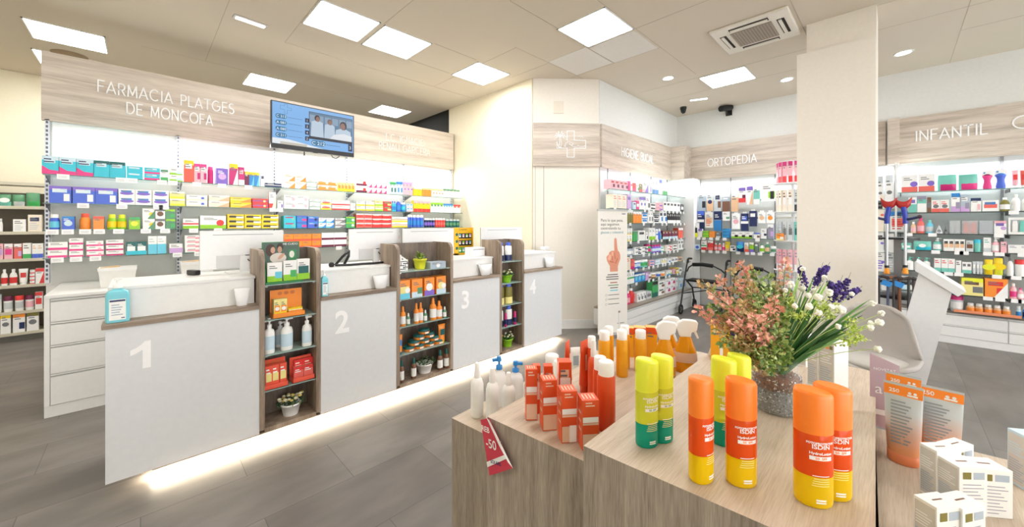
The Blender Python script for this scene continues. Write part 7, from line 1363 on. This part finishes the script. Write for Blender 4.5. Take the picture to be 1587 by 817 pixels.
pur = [mat(c, 0.6, name='purple_petal_%d' % c[2]) for c in ((66, 44, 128), (84, 58, 150), (50, 34, 100))]; wfl = mat((250, 250, 240), 0.6, name='white_flower_ball'); lf = [mat(c, 0.6, name='lime_fluff_%d' % c[0]) for c in ((190, 210, 90), (214, 226, 130), (160, 188, 70))]
def stem(px, py, t, m=None): 
    p0 = LW(Vector((jp.x, jp.y, ZU + jh*0.75))); p2 = LW(atT(px, py, t)); p1 = p0*0.5 + p2*0.5 + Vector((0, 0, 0.025)); return [bez(p0, p1, p2, k/6) for k in range(7)]
for (x0, y0, x1, y1, t) in [(1248, 446, 1240, 414, 1.0), (1262, 444, 1272, 418, 1.03), (1270, 430, 1282, 414, 1.03), (1290, 464, 1302, 438, 1.0), (1300, 462, 1314, 434, 1.0), (1296, 452, 1284, 438, 0.98), (1312, 458, 1330, 449, 1.01)]:
    mb = M(); st = stem(x0, y0, t); A, B = LW(atT(x0, y0, t)), LW(atT(x1, y1, t)); mb.tube(st + [A*0.5 + B*0.5, B, B + (B - A)*0.35 + Vector((0, 0, 0.004))], 0.0013, mat((70, 80, 60), 0.6), 4, r1=0.0005)
    for i in range(70):
        k = random.random(); c = A*(1 - k) + B*k + Vector([random.gauss(0, 1) for _ in range(3)]).normalized()*0.010*(1 - 0.5*k); mb.ball(c, random.uniform(0.0022, 0.0042), pur[i % 3], 5, 3)
    mb.build('purple_flower_spike', bq)
for (px, py, r, t) in [(1226, 441, 5.5, 0.95), (1217, 450, 4, 0.95), (1244, 417, 4, 0.97), (1232, 474, 4.5, 0.9), (1254, 475, 5.5, 0.9), (1269, 485, 5, 0.88), (1268, 461, 6, 0.92), (1253, 458, 4.5, 0.93), (1285, 454, 6, 0.95), (1277, 430, 4, 1.0), (1302, 480, 8, 0.95), (1288, 476, 5, 0.93), (1299, 506, 4.5, 0.88), (1353, 470, 4.5, 0.98), (1366, 486, 5, 0.97), (1363, 500, 6, 0.95), (1350, 501, 4.5, 0.96), (1349, 508, 5, 0.93), (1360, 541, 5.5, 0.92), (1243, 446, 6, 1.0), (1263, 452, 6, 1.02), (1320, 456, 4, 1.0)]:
    mb = M(); mb.tube(stem(px, py, t), 0.0009, GR[1], 4); c = LW(atT(px, py, t)); R__ = r*t/FPX
    for i in range(14): d = Vector([random.gauss(0, 1) for _ in range(3)]).normalized(); mb.ball(c + d*R__*0.55, R__*0.5, wfl, 6, 4)
    mb.build('white_flower_ball', bq)
for (px, py, rx, ry, t, n) in [(1236, 490, 22, 8, 0.93, 120), (1276, 478, 20, 12, 0.94, 150), (1322, 510, 14, 18, 0.93, 170), (1316, 528, 14, 8, 0.92, 90), (1286, 488, 12, 9, 0.95, 70), (1225, 470, 7, 16, 0.97, 70), (1334, 524, 9, 7, 0.93, 50)]:
    mb = M(); mb.tube(stem(px, py, t), 0.001, GR[1], 4)
    for i in range(n):
        q = atT(px + random.gauss(0, 0.5)*rx, py + random.gauss(0, 0.5)*ry, t + random.gauss(0, 0.014)); c = LW(q); u_ = Vector([random.gauss(0, 1) for _ in range(3)]).normalized()*0.0085; v_ = u_.cross(Vector([random.gauss(0, 1) for _ in range(3)])).normalized()*0.0024
        mb.add([c, c + u_*0.5 + v_, c + u_, c + u_*0.5 - v_], [(0, 1, 2), (0, 2, 3)], lf[i % 3])
    mb.build('lime_filler', bq)
